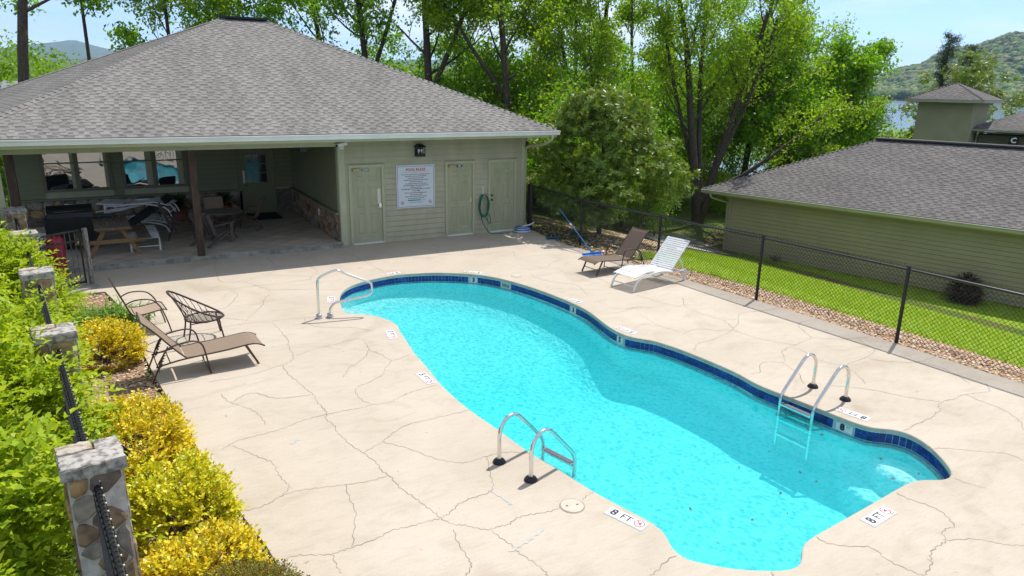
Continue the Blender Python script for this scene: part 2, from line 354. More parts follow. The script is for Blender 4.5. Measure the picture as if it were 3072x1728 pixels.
M_white = mat('white_paint', (0.78, 0.78, 0.76), 0.45, 0.04, 5)
M_ink = mat('navy_ink', (0.02, 0.022, 0.05), 0.6, 0)
M_red = mat('red_ink', (0.55, 0.03, 0.05), 0.6, 0)
M_markw = mat('marker_ceramic', (0.74, 0.73, 0.70), 0.4, 0.05, 9)
M_grout = mat('grout', (0.42, 0.55, 0.62), 0.7, 0.1, 10)
M_tile = [mat('glazed_tile_blue', (0.012, 0.04, 0.24), 0.22, 0.35, 30), mat('glazed_tile_navy', (0.010, 0.025, 0.15), 0.22, 0.35, 30), mat('glazed_tile_mid', (0.018, 0.065, 0.31), 0.22, 0.35, 30)]

# ------------------------------------------------------------------ ground sheet
def ground():
    xs = np.concatenate([np.linspace(-9000, -400, 8), np.linspace(-300, -45, 12), np.linspace(-40, 60, 101), np.linspace(66, 140, 20), np.linspace(170, 500, 10), np.linspace(700, 9000, 8)])
    ys = np.concatenate([np.linspace(-6000, -200, 5), np.linspace(-120, -22, 8), np.linspace(-20, 70, 91), np.linspace(76, 140, 16), np.linspace(170, 500, 10), np.linspace(800, 9500, 8)])
    X, Y = np.meshgrid(xs, ys); Z = terrain(X, Y)
    inside = (X > 1.0) & (X < 11.0) & (Y > -2.5) & (Y < 18.5)
    Z = np.where(inside, -3.2, Z)
    V = np.stack([X, Y, Z], -1).reshape(-1, 3); nx = len(xs); ny = len(ys)
    i, j = np.meshgrid(np.arange(nx - 1), np.arange(ny - 1)); a = (j * nx + i).ravel()
    F = np.stack([a, a + 1, a + nx + 1, a + nx], 1)
    m = bpy.data.materials.new('soil_and_leaf_litter'); m.use_nodes = True; t = m.node_tree; b = t.nodes['Principled BSDF']; b.inputs['Roughness'].default_value = 0.95; b.inputs['Specular IOR Level'].default_value = 0.1
    g = t.nodes.new('ShaderNodeNewGeometry')
    n = t.nodes.new('ShaderNodeTexNoise'); n.inputs['Scale'].default_value = 0.35; n.inputs['Detail'].default_value = 12; n.inputs['Roughness'].default_value = 0.7; t.links.new(g.outputs['Position'], n.inputs['Vector'])
    r = t.nodes.new('ShaderNodeValToRGB'); e = r.color_ramp.elements; e[0].position = 0.38; e[0].color = (0.06, 0.10, 0.02, 1); e[1].position = 0.62; e[1].color = (0.15, 0.105, 0.06, 1)
    x = e.new(0.5); x.color = (0.10, 0.14, 0.035, 1)
    t.links.new(n.outputs[0], r.inputs[0]); t.links.new(r.outputs[0], b.inputs['Base Color'])
    tag(link('ground', np_mesh('ground', V, F, m, True)), kind='structure')
ground()

# ------------------------------------------------------------------ pool deck with the pool cut out of it
PO = [np.array(p[:2]) for p in cr([(x, y, 0) for x, y in POOL], 4, True)]
# drop points that crowd together, so the edge runs clean
def thin(P, d):
    o = [P[0]]
    for p in P[1:]:
        if np.linalg.norm(p - o[-1]) > d: o.append(p)
    if np.linalg.norm(o[-1] - o[0]) < d: o.pop()
    return o
PO = thin(PO, 0.055)
for _ in range(3): PO = [(PO[i - 1] + 2 * PO[i] + PO[(i + 1) % len(PO)]) / 4 for i in range(len(PO))]
if sum(PO[i - 1][0] * PO[i][1] - PO[i][0] * PO[i - 1][1] for i in range(len(PO))) < 0: PO = PO[::-1]   # counter-clockwise
PA = np.array(PO)
DECK = [(2.0, -4), (0.88, 6.4), (0.668, 7.5), (0.215, 11.37), (0.05, 13.1), (0.0, 14.8), (-0.42, 16.9), (-1.35, 17.0), (-2.7, 17.2), (-2.7, 19.6), (5.4, 19.6), (11.4, 19.6), (11.42, 19.3), (11.2, 17.6), (11.17, 16.6), (11.3, 15.5), (11.46, 14.3), (11.55, 13.05), (11.62, 12.26), (11.78, 10.26), (11.93, 8.78), (11.99, 7.13), (12.07, 5.03), (12.25, 1), (12.3, -4)]
deck_o = [(x, y) for x, y in DECK][::-1]
area = sum(deck_o[i - 1][0] * deck_o[i][1] - deck_o[i][0] * deck_o[i - 1][1] for i in range(len(deck_o)))
if area < 0: deck_o = deck_o[::-1]
tris = tessellate_polygon([[Vector((x, y, 0)) for x, y in deck_o], [Vector((x, y, 0)) for x, y in PO][::-1]])
allp = list(deck_o) + [tuple(p) for p in PO][::-1]
mb = MB(); nall = len(allp)
F = []
for t3 in tris:
    a, b, c = (allp[i] for i in t3)
    F.append(t3 if (b[0] - a[0]) * (c[1] - a[1]) - (b[1] - a[1]) * (c[0] - a[0]) > 0 else (t3[0], t3[2], t3[1]))
mb.add([(x, y, 0) for x, y in allp], F)
n = len(deck_o)
mb.add([(x, y, 0) for x, y in deck_o] + [(x, y, -0.16) for x, y in deck_o], [(i, n + i, n + (i + 1) % n, (i + 1) % n) for i in range(n)])
# rounded nose of the cantilevered edge, then its face
m = len(PO)
nr = np.array([unit(np.array([PA[(i + 1) % m][1] - PA[i - 1][1], -(PA[(i + 1) % m][0] - PA[i - 1][0])])) for i in range(m)])   # outward from water
rings = [(0.0, 0.0), (-0.012, -0.006), (-0.016, -0.018), (-0.016, -0.062), (0.02, -0.066)]
V = []
for off, z in rings: V += [(PA[i][0] + nr[i][0] * off, PA[i][1] + nr[i][1] * off, z) for i in range(m)]
F2 = []; MI = []
for k in range(len(rings) - 1):
    for i in range(m): F2.append((k * m + i, k * m + (i + 1) % m, (k + 1) * m + (i + 1) % m, (k + 1) * m + i))
o0 = len(mb.v); mb.v += V; mb.f += [tuple(i + o0 for i in f) for f in F2]; mb.m += [0 if k < 2 else 1 for k in range(len(rings) - 1) for _ in range(m)]
deck = tag(mb.build('pool_deck', [M_deck, M_coping]), kind='structure')
# hairline cracks: narrow grooves filled with dirt, a few wide ones patched
def ribbon(pl, w, z):
    P = cr([(x, y, z) for x, y in pl], 6); P = [np.array(p) for p in P]; V = []; k = len(P)
    for i in range(k):
        d = unit(P[min(i + 1, k - 1)] - P[max(i - 1, 0)]); s = np.array([-d[1], d[0], 0]); j = 0.010 * math.sin(i * 1.7 + P[i][0] * 13) + 0.006 * math.sin(i * 3.1)
        q = P[i] + s * j; ww = w * (0.35 + 0.6 * abs(math.sin(i * 0.37 + P[i][1] * 5)) + 0.5 * abs(math.sin(P[i][0] * 2.3 + P[i][1] * 1.7)) ** 3)
        if i in (0, k - 1): ww *= 0.3
        V += [q + s * ww / 2, q - s * ww / 2]
    return V, [(2 * i, 2 * i + 1, 2 * i + 3, 2 * i + 2) for i in range(k - 1)]
for i, pl in enumerate(CRACKS):
    V, F = ribbon(pl, 0.009, 0.0015)
    MB().add(V, F).build('crack', M_crack, deck)
for pl, w in (([(2.93, 5.16), (3.1, 5.2), (3.25, 5.25), (3.42, 5.33)], 0.035), ([(1.55, 8.32), (1.63, 8.36), (1.68, 8.42)], 0.045), ([(3.27, 6.2), (3.33, 6.0), (3.35, 5.85)], 0.025)):
    V, F = ribbon(pl, w, 0.0035); MB().add(V, F).build('mortar_patch', M_patch, deck)

# depth markers set flush in the deck: three white tiles with number, FT and a no-diving sign
def marker(c, ang, num, noft=False):
    cx, cy = c; u = Vector((math.cos(ang), math.sin(ang), 0)); v = Vector((-u.y, u.x, 0)); C = Vector((cx, cy, 0))
    b = MB(); b.box((cx, cy, 0.0015), (0.474, 0.172, 0.003), ang)
    p = b.build('depth_marker', M_patch, deck); p['label'] = 'white depth marker reading %s FT with a no diving sign' % num
    for k, s in enumerate(('%s' % num, 'FT', None)):
        q = C + u * (-0.153 + 0.153 * k)
        tl = MB().box((q.x, q.y, 0.004), (0.148, 0.152, 0.004), ang).build('tile', M_markw, p)
        if s: text_obj('lettering', s, 0.125 if k else 0.15, M_ink, p, frame((q.x, q.y, 0.0063), u, v), bold=0.002 if k else 0.005)
        else:
            q2 = q + v * 0.012; ring = [q2 + u * (0.052 * math.cos(a)) + v * (0.052 * math.sin(a)) for a in np.linspace(0, 2 * PI, 24, endpoint=False)]
            rb = MB(); k2 = 24
            V = []
            for rr in (0.048, 0.059): V += [(q2 + u * (rr * math.cos(a)) + v * (rr * math.sin(a)) + Vector((0, 0, 0.0068))) for a in np.linspace(0, 2 * PI, k2, endpoint=False)]
            rb.add(V, [(i, (i + 1) % k2, k2 + (i + 1) % k2, k2 + i) for i in range(k2)])
            rb.bar(q2 + u * -0.035 + v * 0.035 + Vector((0, 0, 0.0068)), q2 + u * 0.035 - v * 0.035 + Vector((0, 0, 0.0068)), 0.010, 0.0012)
            rb.build('no_diving_ring', M_red, p)
            d = MB(); d.bar(q2 + u * -0.03 - v * 0.012 + Vector((0, 0, 0.0062)), q2 + u * 0.02 + v * 0.022 + Vector((0, 0, 0.0062)), 0.012, 0.0008)
            d.bar(q2 + u * 0.0 + v * 0.008 + Vector((0, 0, 0.0062)), q2 + u * 0.028 - v * 0.004 + Vector((0, 0, 0.0062)), 0.009, 0.0008)
            d.build('diver_figure', M_ink, p)
            text_obj('lettering', 'NO DIVING', 0.02, M_ink, p, frame((q - v * 0.06 + Vector((0, 0, 0.0063))), u, v))
def ang(a, b): return math.atan2(b[1] - a[1], b[0] - a[0])
marker((4.290, 5.07), ang((4.2, 5.29), (4.35, 4.84)), 8)
marker((6.715, 3.84), ang((6.48, 3.815), (6.95, 3.865)), 8)
marker((8.69, 5.585), ang((8.74, 5.355), (8.66, 5.815)), 8)
marker((8.05, 9.89), ang((8.09, 9.645), (8.01, 10.13)), 5)
marker((8.25, 11.94), ang((8.285, 11.725), (8.21, 12.15)), 3)
marker((7.37, 14.98), ang((7.5, 14.8), (7.21, 15.13)), 3)
marker((5.545, 15.71), ang((5.77, 15.715), (5.315, 15.705)), 3)
marker((3.69, 14.2), ang((3.745, 14.43), (3.62, 13.955)), 3)
marker((4.07, 11.60), ang((4.11, 11.83), (4.025, 11.375)), 3)
marker((3.855, 9.475), ang((3.85, 9.72), (3.855, 9.23)), 5)
# skimmer lids
def lid(x, y, r):
    p = MB().lathe([(r * 1.12, 0.0), (r * 1.12, 0.003), (r * 1.03, 0.003)], (x, y, 0), 28).build('skimmer_ring', mat('lid_gap', (0.30, 0.25, 0.19), 0.85, 0.2, 20), deck)
    MB().lathe([(r, 0.0), (r, 0.007), (r * 0.96, 0.0085)], (x, y, 0), 28).build('skimmer_lid', mat('lid_cream', (0.50, 0.44, 0.36), 0.6, 0.1, 8), p)
    h = MB(); 
    for dx, dy in ((-0.055, 0.02), (0.06, -0.01)): h.box((x + dx, y + dy, 0.0088), (0.026, 0.016, 0.001), 0.3)
    h.build('finger_hole', mat('dark_hole', (0.03, 0.025, 0.02), 0.9, 0), p)
lid(3.915, 5.53, 0.125); lid(8.14, 14.22, 0.115)

# ------------------------------------------------------------------ pool shell, tile band, water
WZ = -0.228
def dist_to(P, X, Y):
    d = np.full(X.shape, 1e9)
    for i in range(len(P)):
        a = P[i - 1]; b = P[i]; ab = b - a; L2 = max(1e-9, ab.dot(ab))
        t = np.clip(((X - a[0]) * ab[0] + (Y - a[1]) * ab[1]) / L2, 0, 1)
        d = np.minimum(d, np.hypot(X - a[0] - t * ab[0], Y - a[1] - t * ab[1]))
    return d
def inside(P, X, Y):
    c = np.zeros(X.shape, bool)
    for i in range(len(P)):
        a = P[i - 1]; b = P[i]
        if a[1] == b[1]: continue
        k = ((a[1] > Y) != (b[1] > Y)) & (X < (b[0] - a[0]) * (Y - a[1]) / (b[1] - a[1]) + a[0]); c ^= k
    return c
def depth(X, Y, d):
    D = np.interp(Y, [3.5, 5.2, 7.5, 9.5, 11.5, 13.0, 15.5], [1.05, 1.28, 1.22, 0.92, 0.66, 0.58, 0.55])
    h = D * (0.55 + 0.45 * smooth01(d / 0.75))
    ds = np.hypot((X - 3.72), (Y - 14.0))                      # entry steps in the shallow corner
    h = np.minimum(h, 0.16 + 0.2 * smooth01((ds - .78) / .07) + .5 * smooth01((ds - 1.02) / .08))
    e = (X - 8.75) * 0.80 - (Y - 4.35) * 0.30                   # bench steps in the deep corner
    e2 = np.hypot(X - 9.15, (Y - 4.55) * 0.9)
    h = np.minimum(h, 0.22 + 0.30 * smooth01((e2 - .78) / .10) + 0.34 * smooth01((e2 - 1.12) / .10) + 0.5 * smooth01((e2 - 1.40) / .14))
    return h
def shell():
    xs = np.arange(3.45, 9.1, 0.045); ys = np.arange(3.4, 15.8, 0.055); X, Y = np.meshgrid(xs, ys)
    d = dist_to(PA[::2], X, Y); ins = inside(PA, X, Y); sd = np.where(ins, d, -d)
    Z = WZ + 0.02 - depth(X, Y, np.maximum(0, sd)); nx = len(xs)
    V = np.stack([X, Y, Z], -1).reshape(-1, 3); i, j = np.meshgrid(np.arange(nx - 1), np.arange(len(ys) - 1)); a = (j * nx + i).ravel()
    F = np.stack([a, a + 1, a + nx + 1, a + nx], 1); keep = (sd.ravel()[F] > -0.09).any(1); F = F[keep]
    used = np.unique(F); mp = np.zeros(len(V), int); mp[used] = np.arange(len(used))
    msh = mat('pool_plaster', (0.86, 0.80, 0.80), 0.65, 0.05, 1.3)
    t = msh.node_tree; b_ = t.nodes['Principled BSDF']; g_ = t.nodes.new('ShaderNodeNewGeometry'); d1 = t.nodes.new('ShaderNodeTexNoise'); d1.inputs['Scale'].default_value = 2.2; d1.inputs['Detail'].default_value = 3; t.links.new(g_.outputs['Position'], d1.inputs['Vector'])
    ad = t.nodes.new('ShaderNodeMix'); ad.data_type = 'VECTOR'; ad.inputs[0].default_value = .22; t.links.new(g_.outputs['Position'], ad.inputs[4]); t.links.new(d1.outputs['Color'], ad.inputs[5])
    v1 = t.nodes.new('ShaderNodeTexVoronoi'); v1.feature = 'SMOOTH_F1'; v1.inputs['Scale'].default_value = 17; v1.inputs['Smoothness'].default_value = .6; t.links.new(ad.outputs[1], v1.inputs['Vector'])
    bq = t.nodes.new('ShaderNodeBump'); bq.inputs['Strength'].default_value = .6; bq.inputs['Distance'].default_value = .07; t.links.new(v1.outputs['Distance'], bq.inputs['Height']); t.links.new(bq.outputs[0], b_.inputs['Normal'])
    sh = tag(link('pool_shell', np_mesh('pool_shell', V[used], mp[F], msh, True)), kind='structure')
    sh.data.materials[0] = msh
    w = MB(); off = 0.022
    P2 = PA + nr * off
    w.add([(p[0], p[1], -0.065) for p in P2] + [(p[0], p[1], -0.255) for p in P2], [(i, m + i, m + (i + 1) % m, (i + 1) % m) for i in range(m)], 1)
    P3 = PA + nr * 0.012
    w.add([(p[0], p[1], -0.248) for p in P3] + [(p[0], p[1], -2.4) for p in P3], [(i, m + i, m + (i + 1) % m, (i + 1) % m) for i in range(m)], 0)
    w.build('pool_wall', [msh, M_grout], sh, smooth=True)
    wl = MB(); P4 = PA + nr * 0.004
    wl.add([(p[0], p[1], -0.0665) for p in P4] + [(p[0], p[1], -0.079) for p in P4] + [(p[0], p[1], -0.079) for p in P2], [(i, m + i, m + (i + 1) % m, (i + 1) % m) for i in range(m)] + [(m + i, 2 * m + i, 2 * m + (i + 1) % m, m + (i + 1) % m) for i in range(m)])
    wl.build('grout_line', mat('white_grout', (0.70, 0.74, 0.74), 0.6, 0.05, 20), sh)
    # glazed tiles stepped along the wall, in two courses
    seg = np.linalg.norm(np.roll(PA, -1, 0) - PA, axis=1); cum = np.concatenate([[0], np.cumsum(seg)]); total = cum[-1]
    def at(s):
        s %= total; i = int(np.searchsorted(cum, s, 'right') - 1); i = min(i, m - 1); t = (s - cum[i]) / max(1e-9, seg[i]); a = PA[i]; b = PA[(i + 1) % m]
        return a + (b - a) * t, unit(nr[i] + (nr[(i + 1) % m] - nr[i]) * t)
    def find(x, y):
        best = min(np.linspace(0, total, 2400), key=lambda s: np.hypot(*(at(s)[0] - np.array([x, y])))); return best
    gaps = [(find(7.28, 14.80), 0.11), (find(8.05, 11.77), 0.11), (find(7.86, 9.84), 0.11), (find(8.50, 5.55), 0.145), (find(7.74, 14.05), 0.165)]
    pieces = []; nT = int(total / 0.08)
    for k in range(nT):
        s = (k + .5) * total / nT
        if any(min(abs(s - g0), total - abs(s - g0)) < g1 for g0, g1 in gaps): continue
        p, nn = at(s)
        facing = nn[0] * p[0] + nn[1] * p[1]            # outward normal seen from the camera's foot point: far side when positive
        for z, hh in ((-0.114, 0.066), (-0.184, 0.072)): pieces.append((p, nn, z, hh, facing > 0.2 * np.hypot(*p), np.hypot(*p)))
    vis = sorted([q for q in pieces if q[4]], key=lambda q: q[5]); rest = vis[300:] + [q for q in pieces if not q[4]]; vis = vis[:300]
    tms = []
    for hh in (0.066, 0.072):
        for mm in M_tile: 
            b = MB(); b.box((0, 0, 0), (0.073, 0.010, hh - 0.005)); tms.append(b.mesh('tile', mm))
    for q in vis:
        p, nn, z, hh, _, _ = q; me = tms[(0 if hh < 0.07 else 3) + random.choice((0, 0, 0, 1, 2))]
        link('tile', me, sh, (p[0] + nn[0] * (0.0165 + random.uniform(-.0015, .0015)), p[1] + nn[1] * 0.0165, z), math.atan2(nn[1], nn[0]) - PI / 2)
    b = MB()
    for q in rest:
        p, nn, z, hh, _, _ = q; b.box((p[0] + nn[0] * 0.0165, p[1] + nn[1] * 0.0165, z), (0.073, 0.010, hh - 0.005), math.atan2(nn[1], nn[0]) - PI / 2, random.choice((0, 0, 1, 2)))
    tag(b.build('tile_band', M_tile, sh), kind='stuff')
    for (s0, g1), txt in zip(gaps[:4], ('3', '3', '5', '8')):
        p, nn = at(s0); a = math.atan2(nn[1], nn[0]) - PI / 2; c = Vector((p[0] + nn[0] * 0.016, p[1] + nn[1] * 0.016, -0.152))
        t = MB().box(c, (2 * g1 - 0.05, 0.010, 0.116), a).build('number_tile', M_markw, sh); t['label'] = 'white waterline tile numbered %s' % txt
        u = Vector((math.cos(a), math.sin(a), 0)); f = Vector((-nn[0], -nn[1], 0))
        o = c + f * 0.0058
        text_obj('numeral', txt, 0.125, M_ink, t, frame(o + (u * -0.03 if txt == '8' else Vector()), u, (0, 0, 1)), bold=0.008)
        if txt == '8': text_obj('lettering', 'FT', 0.05, M_ink, t, frame(o + u * 0.055 + Vector((0, 0, 0.02)), u, (0, 0, 1)))
    s0 = gaps[4][0]; p, nn = at(s0); a = math.atan2(nn[1], nn[0]) - PI / 2; c = Vector((p[0] + nn[0] * 0.016, p[1] + nn[1] * 0.016, -0.155)); u = Vector((math.cos(a), math.sin(a), 0))
    b = MB()
    for dx, dz, w_, h_ in ((-0.135, 0, 0.03, 0.125), (0.135, 0, 0.03, 0.125), (0, 0.052, 0.24, 0.021), (0, -0.052, 0.24, 0.021)): b.box(c + u * dx + Vector((0, 0, dz)), (w_, 0.014, h_), a)
    sk = b.build('skimmer_mouth', M_markw, sh); MB().box(c + Vector((nn[0], nn[1], 0)) * 0.004, (0.24, 0.004, 0.083), a).build('weir_flap', mat('weir_grey', (0.20, 0.30, 0.28), 0.5, 0.1, 9), sk)
    # main drain and the returns
    MB().lathe([(0.15, 0), (0.15, 0.02), (0.12, 0.035), (0, 0.04)], (7.75, 5.83, WZ + 0.02 - 1.27), 20).build('main_drain', mat('drain_blue', (0.25, 0.50, 0.55), 0.5, 0.1, 9), sh)
    for x, y in ((8.42, 6.95), (8.02, 10.2), (7.9, 13.2)):
        s = find(x, y); p, nn = at(s); c = np.array([p[0] - nn[0] * -0.004, p[1] + nn[1] * 0.004, -0.42])
        MB().tube([(c[0] - nn[0] * 0.02, c[1] - nn[1] * 0.02, c[2]), (c[0] + nn[0] * 0.02, c[1] + nn[1] * 0.02, c[2])], 0.045, 12).build('return_jet', MATS['drain_blue'], sh)
    # water body
    mw = bpy.data.materials.new('pool_water'); mw.use_nodes = True; t = mw.node_tree; t.nodes.clear(); o = t.nodes.new('ShaderNodeOutputMaterial')
    g = t.nodes.new('ShaderNodeNewGeometry')
    gl = t.nodes.new('ShaderNodeBsdfGlossy'); gl.inputs['Roughness'].default_value = 0.02
    trn = t.nodes.new('ShaderNodeBsdfTransparent'); fr = t.nodes.new('ShaderNodeFresnel'); fr.inputs[0].default_value = 1.33
    wv = t.nodes.new('ShaderNodeTexNoise'); wv.inputs['Scale'].default_value = 5.5; wv.inputs['Detail'].default_value = 3; wv.inputs['Distortion'].default_value = 0.6; t.links.new(g.outputs['Position'], wv.inputs['Vector'])
    bp = t.nodes.new('ShaderNodeBump'); bp.inputs['Strength'].default_value = 0.22; bp.inputs['Distance'].default_value = 0.05; t.links.new(wv.outputs[0], bp.inputs['Height'])
    t.links.new(bp.outputs[0], gl.inputs['Normal']); t.links.new(bp.outputs[0], fr.inputs['Normal'])
    # caustic light pattern put into the tint of the see-through surface
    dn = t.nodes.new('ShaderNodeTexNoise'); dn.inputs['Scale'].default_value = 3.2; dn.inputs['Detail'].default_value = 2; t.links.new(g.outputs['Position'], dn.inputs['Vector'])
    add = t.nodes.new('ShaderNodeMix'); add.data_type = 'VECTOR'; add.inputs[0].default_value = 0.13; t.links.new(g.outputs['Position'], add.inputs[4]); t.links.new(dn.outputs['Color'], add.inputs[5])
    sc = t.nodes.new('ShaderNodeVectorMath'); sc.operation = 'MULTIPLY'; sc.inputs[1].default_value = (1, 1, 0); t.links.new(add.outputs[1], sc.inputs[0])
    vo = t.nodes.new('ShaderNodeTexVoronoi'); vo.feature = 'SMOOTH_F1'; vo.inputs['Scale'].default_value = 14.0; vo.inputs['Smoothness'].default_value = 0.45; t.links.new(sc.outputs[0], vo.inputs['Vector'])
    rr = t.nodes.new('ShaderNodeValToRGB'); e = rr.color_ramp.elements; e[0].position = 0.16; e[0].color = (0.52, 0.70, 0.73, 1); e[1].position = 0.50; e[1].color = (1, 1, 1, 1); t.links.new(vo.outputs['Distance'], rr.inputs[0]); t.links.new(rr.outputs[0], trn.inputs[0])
    cl = t.nodes.new('ShaderNodeBsdfDiffuse'); cl.inputs[0].default_value = (0.01, 0.76, 0.86, 1); mt_ = t.nodes.new('ShaderNodeMixShader'); mt_.inputs[0].default_value = 0.30; t.links.new(trn.outputs[0], mt_.inputs[1]); t.links.new(cl.outputs[0], mt_.inputs[2])  # even cyan diffuse added in place of light scattered in the water
    ms = t.nodes.new('ShaderNodeMixShader'); t.links.new(fr.outputs[0], ms.inputs[0]); t.links.new(mt_.outputs[0], ms.inputs[1]); t.links.new(gl.outputs[0], ms.inputs[2]); t.links.new(ms.outputs[0], o.inputs['Surface'])
    va = t.nodes.new('ShaderNodeVolumeAbsorption'); va.inputs['Color'].default_value = (0.08, 0.958, 0.978, 1); va.inputs['Density'].default_value = 0.75; t.links.new(va.outputs[0], o.inputs['Volume'])
    P5 = PA + nr * 0.016
    tag(MB().prism([tuple(p) for p in P5], -2.6, WZ).build('pool_water', mw), kind='structure')
shell()
# leaves and twigs afloat
lm = mat('wet_leaf', (0.07, 0.045, 0.015), 0.5, 0.4, 40)
for x, y in ((7.05, 5.08), (7.09, 4.86), (6.17, 4.55), (5.71, 4.65), (5.26, 5.11), (5.08, 4.53), (6.42, 4.87), (8.28, 4.82), (7.99, 4.46), (8.34, 4.37), (7.12, 5.65), (6.44, 5.54), (8.2, 5.63), (8.25, 5.95)):
    a = random.uniform(0, PI); L = random.uniform(0.035, 0.085); P = np.array([[0, 0, 0.004]]); V, F = leaf_geo(P, np.array([[math.cos(a), math.sin(a), 0]]), np.array([[0, 0, 1.0]]), L, L * .42, 0.06)
    tag(link('floating_leaf', np_mesh('floating_leaf', V, F, lm), None, (x, y, WZ + .003)), 'small brown leaf floating on the water at the deep end of the pool', 'leaf', 'fallen leaves floating in the pool')

# ------------------------------------------------------------------ building materials
M_sage = mat('sage_siding', (0.40, 0.385, 0.26), 0.62, 0.075, 2.2, stretch=(1.6, 1, .5), detail=8)
M_trim = mat('sage_trim', (0.41, 0.42, 0.275), 0.55, 0.05, 4)
M_door = mat('sage_door', (0.36, 0.365, 0.235), 0.42, 0.07, 3, stretch=(2, 1, .6), detail=8)
M_garage = mat('moss_siding', (0.305, 0.272, 0.175), 0.65, 0.05, 1.0)
M_gtrim = mat('moss_trim', (0.30, 0.275, 0.18), 0.6, 0.06, 3)
M_gutter = mat('gutter_grey', (0.70, 0.71, 0.67), 0.45, 0.06, 2)
M_ggutter = mat('gutter_putty', (0.34, 0.34, 0.27), 0.45, 0.06, 2)
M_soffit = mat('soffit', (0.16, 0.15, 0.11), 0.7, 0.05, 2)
M_flash = mat('drip_edge', (0.02, 0.022, 0.05), 0.5, 0.1, 3)
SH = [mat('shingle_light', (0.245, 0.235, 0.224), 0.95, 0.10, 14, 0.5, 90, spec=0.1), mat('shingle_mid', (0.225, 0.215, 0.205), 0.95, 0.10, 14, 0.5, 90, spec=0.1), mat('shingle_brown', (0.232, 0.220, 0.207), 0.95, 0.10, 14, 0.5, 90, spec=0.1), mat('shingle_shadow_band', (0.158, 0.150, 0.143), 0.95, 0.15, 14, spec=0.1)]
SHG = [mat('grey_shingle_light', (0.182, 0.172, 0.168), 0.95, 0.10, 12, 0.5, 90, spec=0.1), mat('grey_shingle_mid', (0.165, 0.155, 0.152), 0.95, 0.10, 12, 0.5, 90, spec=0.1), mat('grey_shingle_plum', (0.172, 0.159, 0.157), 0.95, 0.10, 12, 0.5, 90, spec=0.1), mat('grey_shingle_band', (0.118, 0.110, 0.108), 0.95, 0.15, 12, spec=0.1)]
M_post = mat('brown_post', (0.058, 0.036, 0.025), 0.75, 0.3, 5, 0.3, 40, stretch=(4, 4, 0.6))
M_black = mat('black_powdercoat', (0.013, 0.014, 0.015), 0.38, 0.2, 12)
M_chrome = mat('brushed_steel', (0.66, 0.66, 0.65), 0.22, 0.08, 8, metal=1.0)
M_patio = mat('patio_floor', (0.46, 0.40, 0.325), 0.7, 0.14, 1.6, 0.15, 25)
M_slabedge = mat('slab_edge', (0.25, 0.245, 0.22), 0.9, 0.3, 6, 0.4, 20)
STONE = [mat('stone_tan', (0.30, 0.21, 0.12), 0.85, 0.35, 11, 0.5, 30), mat('stone_brown', (0.21, 0.14, 0.085), 0.85, 0.4, 9, 0.5, 30), mat('stone_grey', (0.26, 0.225, 0.185), 0.85, 0.3, 12, 0.5, 30), mat('stone_dark', (0.12, 0.095, 0.075), 0.85, 0.5, 9, 0.5, 30), mat('stone_ochre', (0.33, 0.21, 0.095), 0.85, 0.4, 10, 0.5, 30)]
M_mortar = mat('mortar', (0.50, 0.475, 0.43), 0.95, 0.2, 15, 0.5, 50)
M_glass = bpy.data.materials.new('window_glass'); M_glass.use_nodes = True
def _glass():
    t = M_glass.node_tree; t.nodes.clear(); o = t.nodes.new('ShaderNodeOutputMaterial'); gl = t.nodes.new('ShaderNodeBsdfGlossy'); gl.inputs['Roughness'].default_value = 0.015; gl.inputs[0].default_value = (0.95, 1, 1, 1)
    df = t.nodes.new('ShaderNodeBsdfDiffuse'); df.inputs[0].default_value = (0.02, 0.023, 0.022, 1); mm = t.nodes.new('ShaderNodeMixShader'); mm.inputs[0].default_value = 0.28
    g = t.nodes.new('ShaderNodeNewGeometry'); n = t.nodes.new('ShaderNodeTexNoise'); n.inputs['Scale'].default_value = 2.6; n.inputs['Detail'].default_value = 1; t.links.new(g.outputs['Position'], n.inputs['Vector'])
    bp = t.nodes.new('ShaderNodeBump'); bp.inputs['Strength'].default_value = 0.05; bp.inputs['Distance'].default_value = 0.05; t.links.new(n.outputs[0], bp.inputs['Height']); t.links.new(bp.outputs[0], gl.inputs['Normal'])
    t.links.new(df.outputs[0], mm.inputs[1]); t.links.new(gl.outputs[0], mm.inputs[2]); t.links.new(mm.outputs[0], o.inputs[0])
_glass()

def weather(m, sc, lo):
    t = m.node_tree; b = t.nodes['Principled BSDF']; l = b.inputs['Base Color'].links[0].from_socket; g = t.nodes.new('ShaderNodeNewGeometry'); n = t.nodes.new('ShaderNodeTexNoise'); n.inputs['Scale'].default_value = sc; n.inputs['Detail'].default_value = 7; n.inputs['Roughness'].default_value = .65
    mp_ = t.nodes.new('ShaderNodeMapping'); mp_.inputs['Scale'].default_value = (1.5, .5, .8); t.links.new(g.outputs['Position'], mp_.inputs[0]); t.links.new(mp_.outputs[0], n.inputs['Vector'])
    r = t.nodes.new('ShaderNodeValToRGB'); r.color_ramp.elements[0].position = .36; r.color_ramp.elements[0].color = (lo, lo, lo * .99, 1); r.color_ramp.elements[1].position = .62; r.color_ramp.elements[1].color = (1.04, 1.03, 1.02, 1); t.links.new(n.outputs[0], r.inputs[0])
    x = t.nodes.new('ShaderNodeMix'); x.data_type = 'RGBA'; x.blend_type = 'MULTIPLY'; x.inputs[0].default_value = 1; t.links.new(l, x.inputs[6]); t.links.new(r.outputs[0], x.inputs[7]); t.links.new(x.outputs[2], b.inputs['Base Color'])
for m_ in SH + SHG: weather(m_, 0.8, .84)
